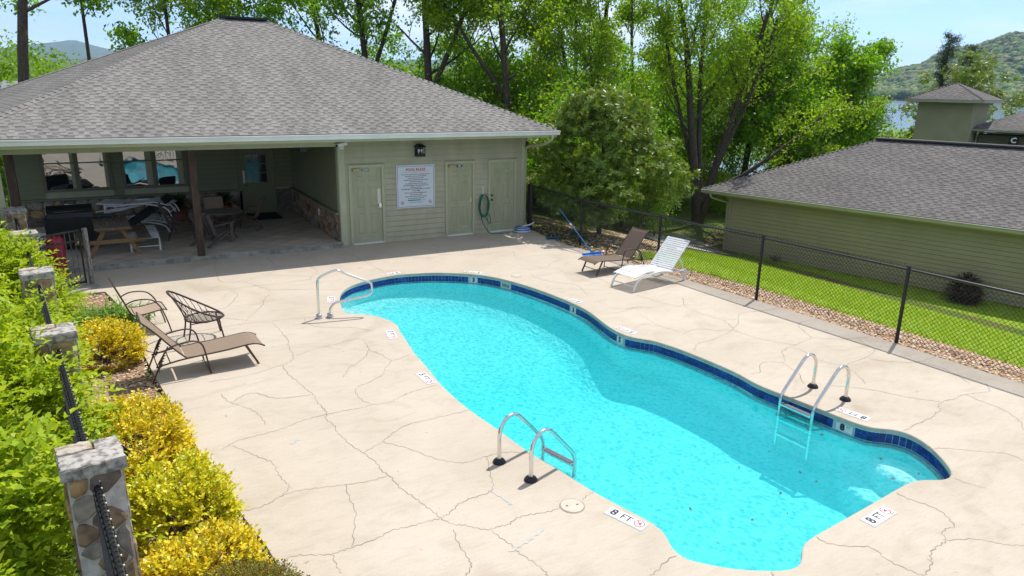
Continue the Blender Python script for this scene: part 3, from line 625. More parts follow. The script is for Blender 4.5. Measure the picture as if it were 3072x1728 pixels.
# ------------------------------------------------------------------ shingled roof slopes
def slope_frame(A, B, apexdir):
    A = Vector(A); e = (Vector(B) - A); w = e.length; e.normalize(); s = Vector(apexdir); s = (s - e * s.dot(e)).normalized(); n = e.cross(s); return A, e, s, n, w
def shingle_slope(root, A, B, up, length, lo, hi, mats, n_ind, exp=0.145, wmul=1.0):
    """courses of laminated tabs from eave A-B up the slope; lo(v), hi(v) give the run of each course. Returns number left over in one mesh."""
    A, e, s, n, w = slope_frame(A, B, up)
    Mx = Matrix(((e.x, s.x, n.x), (e.y, s.y, n.y), (e.z, s.z, n.z)))
    wl = wloc(root) if root.rotation_euler.z == 0 else Vector((0, 0, 0))
    cache = {}
    def tabs(b, u0, u1, v, kind, tone, ve):
        h0 = 0.013 if kind == 'tooth' else 0.006; h1 = 0.004; ov = 0.02
        pts = [(u0, v, 0), (u1, v, 0), (u1, v + ve + ov, 0), (u0, v + ve + ov, 0), (u0, v, h0), (u1, v, h0), (u1, v + ve + ov, h1), (u0, v + ve + ov, h1)]
        b.add([tuple(p) for p in pts], [(4, 5, 6, 7), (0, 1, 5, 4), (1, 2, 6, 5), (3, 0, 4, 7)], tone)
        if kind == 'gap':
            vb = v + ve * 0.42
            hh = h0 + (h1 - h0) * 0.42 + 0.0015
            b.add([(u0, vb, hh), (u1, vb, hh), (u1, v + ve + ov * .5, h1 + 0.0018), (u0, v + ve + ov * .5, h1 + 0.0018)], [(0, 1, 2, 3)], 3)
    rest = MB(); nc = int(length / exp); cnt = 0
    for i in range(nc + 1):
        v = i * exp; ve = min(exp, length - v)
        if ve < 0.02: break
        a = lo(v); b_ = hi(v); u = a - random.uniform(0, .15); kind = random.choice(('tooth', 'gap'))
        while u < b_:
            wd = random.choice((0.10, 0.145, 0.20)) * wmul; u1 = u + wd; x0 = max(a, u); x1 = min(b_, u1); tone = random.choice((0, 0, 0, 1, 1, 2))
            if x1 - x0 > 0.02:
                full = (x1 - x0 > wd - 1e-6) and ve == exp
                if cnt < n_ind and full:
                    key = (kind, wd, tone)
                    if key not in cache:
                        q = MB(); tabs(q, 0, wd, 0, kind, tone, exp); me = q.mesh('shingle', mats); me.transform(Mx.to_4x4()); cache[key] = me
                    p = A + e * x0 + s * v - wl
                    link('shingle', cache[key], root, p); cnt += 1
                else: tabs(rest, x0, x1, v, kind, tone, ve)
            u = u1; kind = 'gap' if kind == 'tooth' else 'tooth'
    me = rest.mesh('shingle_field', mats)
    me.transform(Matrix.Translation(A - wl) @ Mx.to_4x4())
    return tag(link('shingle_field', me, root), kind='stuff')
def caps(root, P, Q, mats, n1, n2, wd=0.15, step=0.17, world=True):
    """overlapping cap shingles bent over a hip or ridge from P up to Q, n1 n2 = normals of both slopes"""
    P = Vector(P); Q = Vector(Q); d = (Q - P); L = d.length; d.normalize(); n1 = Vector(n1).normalized(); n2 = Vector(n2).normalized()
    a = d.cross(n1).normalized(); b = n2.cross(d).normalized()
    if a.dot(n2) > 0: a = -a
    if b.dot(n1) > 0: b = -b
    up = (n1 + n2).normalized(); wl = wloc(root) if world else Vector((0, 0, 0)); ms = []
    for k in range(3):
        q = MB(); h0 = 0.024; h1 = 0.014; V = []
        for t, h in ((0, h0), (step + 0.03, h1)):
            V += [d * t + a * wd + up * (h * .8), d * t + up * h * 1.25, d * t + b * wd + up * (h * .8), d * t + a * wd, d * t + b * wd]
        q.add(V, [(0, 1, 6, 5), (1, 2, 7, 6), (3, 0, 5, 8), (2, 4, 9, 7), (3, 4, 2, 1, 0)]); ms.append(q.mesh('ridge_cap', mats[k]))
    k = 0
    while k * step < L - 0.1:
        link('ridge_cap', random.choice(ms), root, P + d * (k * step) - wl); k += 1

# ------------------------------------------------------------------ rubble stone faces
def clip(poly, p, nrm_):
    o = []
    for i in range(len(poly)):
        a = poly[i - 1]; b = poly[i]; da = (a - p).dot(nrm_); db = (b - p).dot(nrm_)
        if da <= 0: o.append(a)
        if (da < 0) != (db < 0) and abs(da - db) > 1e-9: o.append(a + (b - a) * (da / (da - db)))
    # keep order: rebuild with standard walk
    o = []
    for i in range(len(poly)):
        a = poly[i]; b = poly[(i + 1) % len(poly)]; da = (a - p).dot(nrm_); db = (b - p).dot(nrm_)
        if da <= 0: o.append(a)
        if da * db < 0: o.append(a + (b - a) * (da / (da - db)))
    return o
def rubble(w, h, size, rg, gap=0.014, depth=0.03, aspect=1.3):
    """list of stone meshes data (V,F) on the rectangle 0..w, 0..h; face towards +z"""
    nx = max(1, round(w / (size * aspect))); ny = max(1, round(h / size)); seeds = []
    for j in range(ny):
        for i in range(nx):
            seeds.append(np.array([(i + .5 + (.5 if j % 2 else 0) * .8 - .2 + rg.uniform(-.33, .33)) * w / nx, (j + .5 + rg.uniform(-.33, .33)) * h / ny]))
    res = []
    for a in seeds:
        if not (0 < a[0] < w): continue
        poly = [np.array(p, float) for p in ((0, 0), (w, 0), (w, h), (0, h))]
        for b in seeds:
            if b is a or np.linalg.norm(b - a) > size * 4: continue
            poly = clip(poly, (a + b) / 2, (b - a))
            if len(poly) < 3: break
        if len(poly) < 3: continue
        c = sum(poly) / len(poly); poly2 = []
        k = len(poly)
        for i in range(k):
            p = poly[i]; q = poly[(i + 1) % k]; poly2 += [p + (q - p) * .22, p + (q - p) * .78]
        P = []
        for p in poly2:
            dd = np.linalg.norm(p - c)
            if dd < 0.02: continue
            P.append(c + (p - c) * max(.3, (dd - gap) / dd) * rg.uniform(.96, 1.02))
        k = len(P)
        if k < 4: continue
        dz = depth * rg.uniform(.6, 1.25); V = [(p[0], p[1], 0) for p in P] + [(p[0], p[1], dz * .6) for p in P]
        V += [tuple(np.append(c + (p - c) * .8, dz * rg.uniform(.9, 1.1))) for p in P] + [(c[0], c[1], dz * 1.12)]
        F = []
        for i in range(k):
            j = (i + 1) % k; F += [(i, j, k + j, k + i), (k + i, k + j, 2 * k + j, 2 * k + i), (2 * k + i, 2 * k + j, 3 * k)]
        res.append((V, F))
    return res
def stone_face(root, o, x, y, w, h, size, rg, world=True, **kw):
    M = frame(o, x, y); wl = wloc(root) if world else Vector((0, 0, 0))
    for V, F in rubble(w, h, size, rg, **kw):
        b = MB(); b.add([M @ Vector(v) - wl for v in V], F); b.build('stone', STONE[rg.choice((0, 0, 1, 1, 2, 2, 3, 4))], root, smooth=False)

# ------------------------------------------------------------------ pool house
FY = 19.15
ph = thing('pool_house', 'sage green pool house with brown hip roof, three doors and open patio', 'building', (5.4, FY, 0))
def board_mesh(m, h=0.152, name='siding_board'):
    b = MB(); b.add([(0, 0, 0.004), (1, 0, 0.004), (1, -0.034, 0.005), (0, -0.034, 0.005), (0, 0, h - .006), (1, 0, h - .006), (1, -0.012, h - .006), (0, -0.012, h - .006)], [(0, 3, 2, 1), (3, 7, 6, 2), (4, 5, 6, 7), (0, 4, 7, 3), (1, 2, 6, 5), (0, 1, 5, 4)])
    return b.mesh(name, m)
BM = board_mesh(M_sage); BMD = board_mesh(mat('shade_darkened_sage', (0.185, 0.19, 0.11), 0.65, 0.05, 1.2))  # patio shade put into the colour, for boards, cap and back door
# core walls
b = MB()
b.box((8.29, FY + 0.08, 1.55), (5.76, 0.14, 3.14)); b.box((11.10, 24.9, 1.45), (0.14, 11.4, 2.95)); b.box((5.45, 22.1, 1.4), (0.14, 5.7, 2.8)); b.box((1.4, 24.98, 1.45), (8.1, 0.16, 2.95)); b.box((4.4, 30.6, 1.0), (13.4, 0.16, 3.9)); b.box((-2.6, 27.8, 1.0), (0.16, 5.5, 3.9))
b.build('wall', M_sage, ph, world=True)
EX = 0.152; bays = [(5.53, 5.64), (6.63, 8.51), (9.44, 9.93), (10.87, 11.05)]
for k in range(20):
    z = -0.02 + k * EX
    for x0, x1 in (bays if z + EX < 2.28 else [(5.53, 11.05)]):
        if k == 0 and x0 == 6.63: pass
        link('siding_board', BM, ph, (x0, FY + 0.012, z), scale=(x1 - x0, 1, 1), world=True)
# patio side wall and back wall boards above the stone
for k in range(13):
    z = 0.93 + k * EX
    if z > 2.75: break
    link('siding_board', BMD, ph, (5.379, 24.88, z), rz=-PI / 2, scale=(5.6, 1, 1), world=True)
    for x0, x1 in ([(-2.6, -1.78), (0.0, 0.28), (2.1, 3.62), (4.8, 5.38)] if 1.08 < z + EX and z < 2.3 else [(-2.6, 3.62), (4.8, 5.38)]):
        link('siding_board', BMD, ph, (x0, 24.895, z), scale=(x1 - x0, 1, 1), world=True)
# corner boards and door casings
for bs in ((((5.445, FY - 0.017, 1.45), (0.17, 0.04, 3.0)), ((5.362, FY + 0.09, 1.45), (0.03, 0.20, 3.0))), (((11.11, FY - 0.017, 1.5), (0.12, 0.04, 3.1)), ((11.185, FY + 0.07, 1.5), (0.03, 0.16, 3.1)))):
    b = MB()
    for c_, d_ in bs: b.box(c_, d_)
    b.build('corner_board', M_trim, ph, world=True)
doors = [(5.70, 6.56, 'r', 'LADIES'), (8.57, 9.38, 'r', 'MEN'), (9.985, 10.81, 'l', None)]
M_brass = mat('closer_brass', (0.42, 0.33, 0.18), 0.35, 0.1, 9, metal=0.6)
M_dark = mat('dark_sill', (0.05, 0.05, 0.045), 0.6, 0.2, 8)
def six_panel(dr, x0, x1, y, z0, z1, m):
    w = x1 - x0; st = 0.12 * w / .86; pw = (w - 3 * st) / 2
    for c in (0, 1):
        px = x0 + st + c * (pw + st)
        for a, h in ((z0 + 0.22, 0.62), (z0 + 0.97, 0.62), (z0 + 1.70, 0.22)):
            q = MB()
            V = [(px, y, a), (px + pw, y, a), (px + pw, y, a + h), (px, y, a + h)]; i1 = 0.022; i2 = 0.05
            for off, dy in ((i1, 0.010), (i2, 0.010), (i2 + 0.02, -0.004)):
                V += [(px + off, y + dy, a + off), (px + pw - off, y + dy, a + off), (px + pw - off, y + dy, a + h - off), (px + off, y + dy, a + h - off)]
            F = []
            for r in range(3):
                for i in range(4): F.append((r * 4 + i, r * 4 + (i + 1) % 4, (r + 1) * 4 + (i + 1) % 4, (r + 1) * 4 + i))
            F.append((12, 13, 14, 15)); q.add(V, F); q.build('panel', m, dr, world=True)
for x0, x1, side, sign in doors:
    f = MB(); t = 0.075
    f.box((x0 - t / 2, FY - 0.02, 1.08), (t, 0.05, 2.16)); f.box((x1 + t / 2, FY - 0.02, 1.08), (t, 0.05, 2.16)); f.box(((x0 + x1) / 2, FY - 0.02, 2.18), (x1 - x0 + 2 * t, 0.052, t))
    f.build('door_frame', M_trim, ph, world=True)
    y = FY - 0.006
    d = MB(); st = 0.12 * (x1 - x0) / .86; pw = (x1 - x0 - 3 * st) / 2; yy = y + 0.0
    # stiles and rails, leaving the panels open
    for px in (x0, x0 + st + pw, x1 - st): d.box((px + st / 2, y + 0.017, 1.085), (st, 0.034, 2.11))
    for a, h in ((0.03, 0.22), (0.87, 0.13), (1.62, 0.11), (1.95, 0.19)):
        for c in (0, 1): d.box((x0 + st + c * (pw + st) + pw / 2, y + 0.0172, a + h / 2), (pw, 0.0336, h))
    dr = d.build('door', M_door, ph, world=True); dr['label'] = {'LADIES': 'six panel door with small LADIES sign', 'MEN': 'six panel door with small black sign', None: 'six panel door with two black knobs'}[sign]
    six_panel(dr, x0, x1, y + 0.003, 0.03, 2.14, M_door)
    MB().box(((x0 + x1) / 2, FY - 0.035, 0.025), (x1 - x0 + 0.02, 0.10, 0.035)).build('threshold', M_gutter, dr, world=True)
    if sign:
        c = MB(); c.box((x0 + 0.13, y - 0.03, 2.075), (0.17, 0.06, 0.055)); c.bar((x0 + 0.1, y - 0.06, 2.11), (x0 + 0.36, y - 0.05, 2.115), 0.02, 0.012); c.build('door_closer', M_brass, dr, world=True)
        pl = MB().box((x0 + 0.40, y - 0.003, 2.07), (0.19, 0.006, 0.058)).build('sign_plate', M_black, dr, world=True)
        text_obj('lettering', sign, 0.05, M_white, dr, frame(Vector((x0 + 0.40, y - 0.0068, 2.07)) - wloc(dr), (1, 0, 0), (0, 0, 1)), bold=0.002)
        h = MB(); hx = x1 - 0.06; h.box((hx, y - 0.012, 1.07), (0.065, 0.024, 0.13)); h.tube([(hx, y - 0.02, 1.02), (hx, y - 0.07, 1.02), (hx - 0.11, y - 0.075, 1.015)], 0.012, 6); h.build('lever_handle', M_chrome, dr, world=True)
        if sign == 'LADIES': MB().box((x1 - 0.085, y - 0.004, 1.33), (0.09, 0.008, 0.42)).build('push_plate', mat('plate_ivory', (0.62, 0.60, 0.50), 0.4, 0.05, 6), dr, world=True)
    else:
        for z in (1.15, 1.01):
            k = MB(); k.tube([(x0 + 0.055, y, z), (x0 + 0.055, y - 0.035, z), (x0 + 0.055, y - 0.065, z)], [0.022, 0.026, 0.022], 8); k.build('knob', M_black, dr, world=True)
# patio: slab, posts, beam, ceiling, back door, windows
PZ = 0.12
b = MB(); b.box((1.38, 21.93, PZ - 0.07), (8.0, 5.9, 0.14)); b.build('patio_floor', M_patio, ph, world=True)
rg = random.Random(4)
x = -2.6
while x < 5.33:
    L = min(rg.uniform(0.5, 1.2), 5.35 - x)
    if L > 0.05: MB().box((x + L / 2, 18.965, 0.058 + rg.uniform(-.004, .004)), (L - 0.008, 0.05 + rg.uniform(0, .012), 0.112)).build('slab_edge_stone', M_slabedge, ph, world=True)
    x += L
# score lines of the patio's stamped tiles: thin darker joints laid on the diagonal
jt = MB()
def joint(a, bb): 
    jt.bar((a[0], a[1], PZ + 0.0012), (bb[0], bb[1], PZ + 0.0012), 0.012, 0.0012)
for k in range(-16, 30):
    for sg in (1, -1):
        # line x - sg*y = c clipped to the slab
        c = k * 0.62; P = []
        for yv in (19.02, 24.84):
            P.append((c * 1.0 + sg * (yv - 21.9) + 1.4 - (3.4 if False else 0) - 4, yv))
        (xa, ya), (xb, yb) = P
        if max(xa, xb) < -2.55 or min(xa, xb) > 5.32: continue
        def cutx(p, q, xv): t = (xv - p[0]) / (q[0] - p[0]); return (xv, p[1] + (q[1] - p[1]) * t)
        A_, B_ = (xa, ya), (xb, yb)
        if A_[0] > B_[0]: A_, B_ = B_, A_
        if A_[0] < -2.55: A_ = cutx(A_, B_, -2.55)
        if B_[0] > 5.32: B_ = cutx(A_, B_, 5.32)
        if B_[0] - A_[0] > 0.1: joint(A_, B_)
tag(jt.build('floor_joint', mat('floor_joint', (0.16, 0.14, 0.115), 0.9, 0.2, 8), ph, world=True), kind='stuff')
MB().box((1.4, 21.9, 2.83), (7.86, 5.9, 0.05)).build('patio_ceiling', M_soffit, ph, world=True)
MB().box((1.45, 19.02, 2.90), (8.0, 0.16, 0.31)).build('beam', M_trim, ph, world=True)
for px, w_ in ((1.74, 0.165), (-1.93, 0.17)):
    MB().box((px, 19.02, 1.43), (w_, w_, 2.62)).build('post', M_post, ph, world=True)
MB().box((-2.18, 19.05, 1.4), (0.13, 0.1, 2.75)).build('corner_board', M_trim, ph, world=True)
# stone wainscot
b = MB(); b.box((5.33, 22.0, 0.49), (0.06, 5.66, 0.78)); b.box((0.55, 24.86, 0.49), (6.3, 0.06, 0.78)); b.box((5.06, 24.86, 0.49), (0.5, 0.06, 0.78)); b.build('mortar_bed', mat('shaded_mortar', (0.13, 0.115, 0.095), 0.95, 0.3, 14), ph, world=True)  # mortar coloured darker to carry the patio shade
b = MB(); b.box((5.30, 22.0, 0.905), (0.14, 5.66, 0.05)); b.box((0.55, 24.83, 0.905), (6.3, 0.14, 0.05)); b.build('stone_cap', MATS['shade_darkened_sage'], ph, world=True)
rs = random.Random(11)
stone_face(ph, (5.30, 24.8, PZ + .005), (0, -1, 0), (0, 0, 1), 5.6, 0.75, 0.21, rs)
stone_face(ph, (-2.55, 24.83, PZ + .005), (1, 0, 0), (0, 0, 1), 6.2, 0.75, 0.25, rs)
MB().box((5.27, 21.1, 0.66), (0.03, 0.13, 0.19)).build('outlet_cover', M_white, ph, world=True)
# back door with nine lights
f = MB(); f.box((3.67, 24.86, 1.15), (0.09, 0.06, 2.18)); f.box((4.75, 24.86, 1.15), (0.09, 0.06, 2.18)); f.box((4.21, 24.86, 2.275), (1.17, 0.06, 0.08)); f.build('door_frame', MATS['shade_darkened_sage'], ph, world=True)
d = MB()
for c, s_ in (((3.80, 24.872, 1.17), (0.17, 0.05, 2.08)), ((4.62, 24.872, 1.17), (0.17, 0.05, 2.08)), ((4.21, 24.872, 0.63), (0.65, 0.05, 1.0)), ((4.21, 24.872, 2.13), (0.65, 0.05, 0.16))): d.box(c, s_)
d = d.build('door', MATS['shade_darkened_sage'], ph, world=True); d['label'] = 'shaded back door with nine small panes'
for i in range(3):
    for j in range(3): MB().box((3.99 + i * 0.218, 24.88, 1.285 + j * 0.308), (0.205, 0.008, 0.295)).build('pane', mat('dark_pane', (0.012, 0.014, 0.013), 0.08, 0, spec=0.5), d, world=True)
h = MB(); h.box((3.80, 24.835, 1.33), (0.075, 0.012, 0.42)); h.build('push_plate', MATS['plate_ivory'], d, world=True)
h = MB(); h.tube([(3.8, 24.84, 1.05), (3.8, 24.78, 1.05), (3.9, 24.775, 1.05)], 0.013, 6); h.build('lever_handle', M_chrome, d, world=True)
# two double windows
for (x0, x1), yaw, lab in (((-1.74, -0.04), 0.11, 'double window reflecting the pale deck'), ((0.32, 2.06), 0.155, 'double window reflecting blue pool water')):
    z0, z1 = 1.16, 2.40; xm = (x0 + x1) / 2
    f = MB(); t = 0.085
    for xx in (x0, xm, x1): f.box((xx, 24.85, (z0 + z1) / 2), (t if xx != xm else 0.12, 0.07, z1 - z0 + t))
    for zz in (z0, z1): f.box((xm, 24.851, zz), (x1 - x0, 0.066, t * .9))
    w = f.build('window', mat('window_trim', (0.16, 0.15, 0.10), 0.6, 0.06, 4), ph, world=True); w['label'] = lab
    for a, c in ((x0 + 0.043, xm - 0.06), (xm + 0.06, x1 - 0.043)):
        zm = z0 + 0.80
        MB().box(((a + c) / 2, 24.855, zm), (c - a, 0.03, 0.035)).build('sash_rail', MATS['window_trim'], w, world=True)
        for q0, q1 in ((z0 + 0.04, zm - 0.018), (zm + 0.018, z1 - 0.04)):
            MB().box(((a + c) / 2, 24.872, (q0 + q1) / 2), (c - a, 0.006, q1 - q0), rot=Matrix.Rotation(yaw, 3, 'Z')).build('pane', M_glass, w, world=True)
# roof: hip over everything
EZ = 3.135; XR = 11.62; XL = -2.85; YF = 18.05; RS = 6.8; PIT = 0.456; RZ = EZ + RS * PIT; YB = YF + 2 * RS; XA = 3.60; BL = (-5.17, 29.7); XB = XR - RS
b = MB()
P = [(XL, YF, EZ), (XR, YF, EZ), (XR, YB, EZ), (BL[0], BL[1], EZ), (XA, YF + RS, RZ), (XB, YF + RS, RZ)]
dz = -0.02
b.add([(x, y, z + dz) for x, y, z in P], [(0, 1, 5, 4), (1, 2, 5), (2, 3, 4), (2, 4, 5), (3, 0, 4)])
b.build('roof_deck', SH[1], ph, world=True)
b = MB(); t = 0.17
for a, c in (((XL, YF), (XR, YF)), ((XR, YF), (XR, YB)), ((XR, YB), BL), (BL, (XL, YF))): b.bar((a[0], a[1], EZ - 0.11), (c[0], c[1], EZ - 0.11), 0.03, 0.19)
b.build('fascia', M_trim, ph, world=True)
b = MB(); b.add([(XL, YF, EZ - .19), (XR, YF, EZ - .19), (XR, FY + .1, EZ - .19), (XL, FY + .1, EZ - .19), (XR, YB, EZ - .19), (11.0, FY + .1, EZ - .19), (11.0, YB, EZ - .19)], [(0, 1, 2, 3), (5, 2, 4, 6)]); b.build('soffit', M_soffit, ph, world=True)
SL = math.hypot(RS, RS * PIT); cs = RS / SL
upF = (0, 1, PIT)
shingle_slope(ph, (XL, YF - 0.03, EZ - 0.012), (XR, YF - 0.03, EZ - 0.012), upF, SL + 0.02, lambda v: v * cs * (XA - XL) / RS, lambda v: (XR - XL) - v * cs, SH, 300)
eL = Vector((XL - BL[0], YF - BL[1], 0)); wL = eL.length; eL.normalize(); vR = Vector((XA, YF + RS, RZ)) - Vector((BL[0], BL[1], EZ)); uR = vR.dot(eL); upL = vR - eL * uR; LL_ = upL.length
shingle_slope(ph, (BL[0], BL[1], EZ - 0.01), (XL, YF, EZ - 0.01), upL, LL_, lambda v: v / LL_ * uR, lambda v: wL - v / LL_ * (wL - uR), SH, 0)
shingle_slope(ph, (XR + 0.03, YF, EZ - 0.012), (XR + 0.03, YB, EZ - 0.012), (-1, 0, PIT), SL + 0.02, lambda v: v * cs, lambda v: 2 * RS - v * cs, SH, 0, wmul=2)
nF = (0, -PIT, 1); nL = (-.402, -.08, 1); nR = (PIT, 0, 1)
caps(ph, (XL, YF, EZ), (XA, YF + RS, RZ + .005), SH, nF, nL); caps(ph, (XR, YF, EZ), (XB, YF + RS, RZ + .005), SH, nF, nR)
caps(ph, (BL[0], BL[1], EZ), (XA, YF + RS, RZ + .005), SH, (0, PIT, 1), nL)
MB().box(((XA + XB) / 2, YF + RS, RZ + 0.04), (XB - XA + 0.2, 0.34, 0.06)).build('ridge_vent', mat('ridge_vent', (0.03, 0.03, 0.032), 0.8, 0.2, 8), ph, world=True)
# gutter: K profile swept along the front eave, and the drip edge above it
prof = [(0.0, 0.005), (-0.125, 0.005), (-0.128, -0.012), (-0.105, -0.05), (-0.095, -0.115), (-0.02, -0.118), (0, -0.118)]
b = MB(); V = []
for x in (XL - 0.04, XR + 0.05): V += [(x, YF - 0.018 + p[0], EZ - 0.02 + p[1]) for p in prof]
k = len(prof); b.add(V, [(i, i + 1, k + i + 1, k + i) for i in range(k - 1)] + [tuple(range(k)), tuple(range(2 * k - 1, k - 1, -1))]); b.build('gutter', M_gutter, ph, world=True)
MB().bar((XL, YF - 0.035, EZ - 0.006), (XR, YF - 0.035, EZ - 0.006), 0.05, 0.018).build('drip_edge', M_flash, ph, world=True)
ds = [(11.42, YF - 0.08, EZ - 0.12), (11.42, YF - 0.08, EZ - 0.25), (11.36, YF + 0.25, EZ - 0.42), (11.28, FY - 0.2, EZ - 0.52), (11.245, FY + 0.02, EZ - 0.62), (11.245, FY + 0.04, EZ - 0.85), (11.245, FY + 0.04, 0.12)]
MB().tube(cr(ds, 4), 0.042, 8).build('downspout', M_trim, ph, world=True)

# ------------------------------------------------------------------ garage beyond the fence (own frame: x along the long wall, y away from the pool)
GA = R(-75.97)
ga = thing('garage', 'long moss green garage with grey shingle hip roof beyond the fence', 'building', (21.72, 20.66, -1.96), GA)
GM = board_mesh(M_garage, 0.152)
WL, WD, WH = 13.5, 8.6, 2.32
b = MB(); b.box((WL / 2, WD / 2, WH / 2 - 0.4), (WL - 0.04, WD - 0.04, WH + 0.7)); b.build('wall', M_garage, ga)
for k in range(16):
    z = -0.06 + k * 0.152
    x = 0.12; L = WL - 0.2
    link('siding_board', GM, ga, (x, 0.012, z), scale=(L, 1, 1))
    link('siding_board', GM, ga, (0.012, WD - 0.1, z), rz=-PI / 2, scale=(WD - 0.2, 1, 1))
b = MB(); b.box((0.055, -0.012, 1.1), (0.14, 0.03, 2.5)); b.box((-0.012, 0.07, 1.1), (0.03, 0.14, 2.5)); b.build('corner_board', M_gtrim, ga)
GEZ = 2.42; ov = 0.48; xl = -0.95; xr = WL + 0.6; yf = -ov; yb = WD + ov; rs_ = (yb - yf) / 2; gp = 0.435; gr = GEZ + rs_ * gp; xa = xl + rs_; xb = xr - rs_
P = [(xl, yf, GEZ - .02), (xr, yf, GEZ - .02), (xr, yb, GEZ - .02), (xl, yb, GEZ - .02), (xa, yf + rs_, gr - .02), (xb, yf + rs_, gr - .02)]
b = MB(); b.add(P, [(0, 1, 5, 4), (1, 2, 5), (2, 3, 4, 5), (3, 0, 4)]); b.build('roof_deck', SHG[1], ga)
gsl = math.hypot(rs_, rs_ * gp); gc = rs_ / gsl
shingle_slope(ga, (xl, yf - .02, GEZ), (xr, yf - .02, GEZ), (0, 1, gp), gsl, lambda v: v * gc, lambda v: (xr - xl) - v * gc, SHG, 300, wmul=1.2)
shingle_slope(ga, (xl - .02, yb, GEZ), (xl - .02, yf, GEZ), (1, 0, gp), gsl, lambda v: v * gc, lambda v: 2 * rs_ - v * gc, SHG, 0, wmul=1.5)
caps(ga, (xl, yf, GEZ), (xa, yf + rs_, gr), SHG, (0, -gp, 1), (-gp, 0, 1), world=False); caps(ga, (xl, yb, GEZ), (xa, yf + rs_, gr), SHG, (0, gp, 1), (-gp, 0, 1), world=False)
b = MB(); b.bar((xa - .1, yf + rs_, gr + .035), (xb, yf + rs_, gr + .035), 0.30, 0.05); b.build('ridge_vent', MATS['ridge_vent'], ga)
b = MB(); b.bar((xa - .1, yf + rs_ + .05, gr + .075), (xb, yf + rs_ + .05, gr + .075), 0.30, 0.03); b.build('ridge_cap', SHG[0], ga)
b = MB()
for a, c in (((xl, yf), (xr, yf)), ((xl, yb), (xl, yf)), ((xr, yf), (xr, yb)), ((xr, yb), (xl, yb))): b.bar((a[0], a[1], GEZ - .1), (c[0], c[1], GEZ - .1), 0.03, 0.17)
b.build('fascia', M_gtrim, ga)
b = MB(); b.add([(xl, yf, GEZ - .18), (xr, yf, GEZ - .18), (xr, 0.1, GEZ - .18), (xl, 0.1, GEZ - .18), (0.1, 0.1, GEZ - .18), (0.1, yb, GEZ - .18), (xl, yb, GEZ - .18)], [(0, 1, 2, 3), (3, 4, 5, 6)]); b.build('soffit', M_soffit, ga)
b = MB(); V = []
for x in (xl - .04, xr): V += [(x, yf - 0.016 + p[0], GEZ - 0.015 + p[1]) for p in prof]
b.add(V, [(i, i + 1, k_ + i + 1, k_ + i) for k_ in (len(prof),) for i in range(len(prof) - 1)] + [tuple(range(len(prof))), tuple(range(2 * len(prof) - 1, len(prof) - 1, -1))]); b.build('gutter', M_ggutter, ga)
MB().bar((xl, yf - 0.03, GEZ + 0.0), (xr, yf - 0.03, GEZ + 0.0), 0.05, 0.018).build('drip_edge', M_flash, ga)
MB().tube(cr([(-0.55, yf - .07, GEZ - .12), (-0.5, yf - .05, GEZ - .3), (-0.2, -0.12, GEZ - .45), (-0.03, -0.06, GEZ - .52), (-0.03, -0.06, GEZ - .8), (-0.03, -0.06, -.1)], 4), 0.042, 8).build('downspout', M_gtrim, ga)

# ------------------------------------------------------------------ stair tower and the building behind it
M_stucco = mat('olive_stucco', (0.31, 0.305, 0.205), 0.9, 0.07, 1.2, 0.25, 60)
tw = thing('stair_tower', 'square olive stucco tower with small pyramid roof behind the garage', 'tower', (45.1, 24.55, -3.0), GA)
tx0, tx1, ty0, ty1 = -3.05, 0.0, 0.0, 3.2; th = 6.95
MB().box(((tx0 + tx1) / 2, (ty0 + ty1) / 2, th / 2), (tx1 - tx0, ty1 - ty0, th)).build('wall', M_stucco, tw)
o_ = 0.62; cx, cy = (tx0 + tx1) / 2, (ty0 + ty1) / 2; az = th + 1.06
P = [(tx0 - o_, ty0 - o_, th + .06), (tx1 + o_, ty0 - o_, th + .06), (tx1 + o_, ty1 + o_, th + .06), (tx0 - o_, ty1 + o_, th + .06), (cx, cy, az)]
b = MB(); b.add(P, [(0, 1, 4), (1, 2, 4), (2, 3, 4), (3, 0, 4)]); b.build('roof_deck', SHG[1], tw)
for i in range(4):
    A_ = Vector(P[i]); B_ = Vector(P[(i + 1) % 4]); up = Vector(P[4]) - (A_ + B_) / 2; L = up.length; w_ = (B_ - A_).length
    shingle_slope(tw, A_ + Vector((0, 0, .005)), B_ + Vector((0, 0, .005)), up, L, lambda v, L=L, w_=w_: v / L * w_ / 2, lambda v, L=L, w_=w_: w_ - v / L * w_ / 2, SHG, 0, wmul=1.3)
b = MB()
for i in range(4): b.bar(Vector(P[i]) + Vector((0, 0, -.085)), Vector(P[(i + 1) % 4]) + Vector((0, 0, -.085)), 0.05, 0.16)
b.build('fascia', M_ggutter, tw)
MB().add([(p[0], p[1], th - .03) for p in P[:4]], [(3, 2, 1, 0)]).build('soffit', M_soffit, tw)

cb = thing('condominium_building', 'low building with grey roof and letter C sign beside the stucco tower', 'building', (45.1, 24.55, -3.0), GA)
cy0 = 1.3
MB().box((9.2, cy0 + 5, 2.5), (18, 10, 5.0)).build('wall', mat('dark_olive_wall', (0.13, 0.125, 0.085), 0.8, 0.1, 2), cb)
ez = 5.34; P = [(-0.2, cy0 - .7, ez), (19, cy0 - .7, ez), (19, cy0 + 10.7, ez), (-0.2, cy0 + 10.7, ez)]; q = 5.7; rz_ = ez + q * 0.46
b = MB(); b.add(P + [(-0.2 + q, cy0 + 5, rz_), (19 - q, cy0 + 5, rz_)], [(0, 1, 5, 4), (1, 2, 5), (2, 3, 4, 5), (3, 0, 4)]); b.build('roof_deck', SHG[1], cb)
sl_ = math.hypot(q, q * .46); c_ = q / sl_
shingle_slope(cb, (-0.2, cy0 - .7, ez + .01), (19, cy0 - .7, ez + .01), (0, 1, .46), sl_, lambda v: v * c_, lambda v: 19.2 - v * c_, SHG, 0, wmul=1.6)
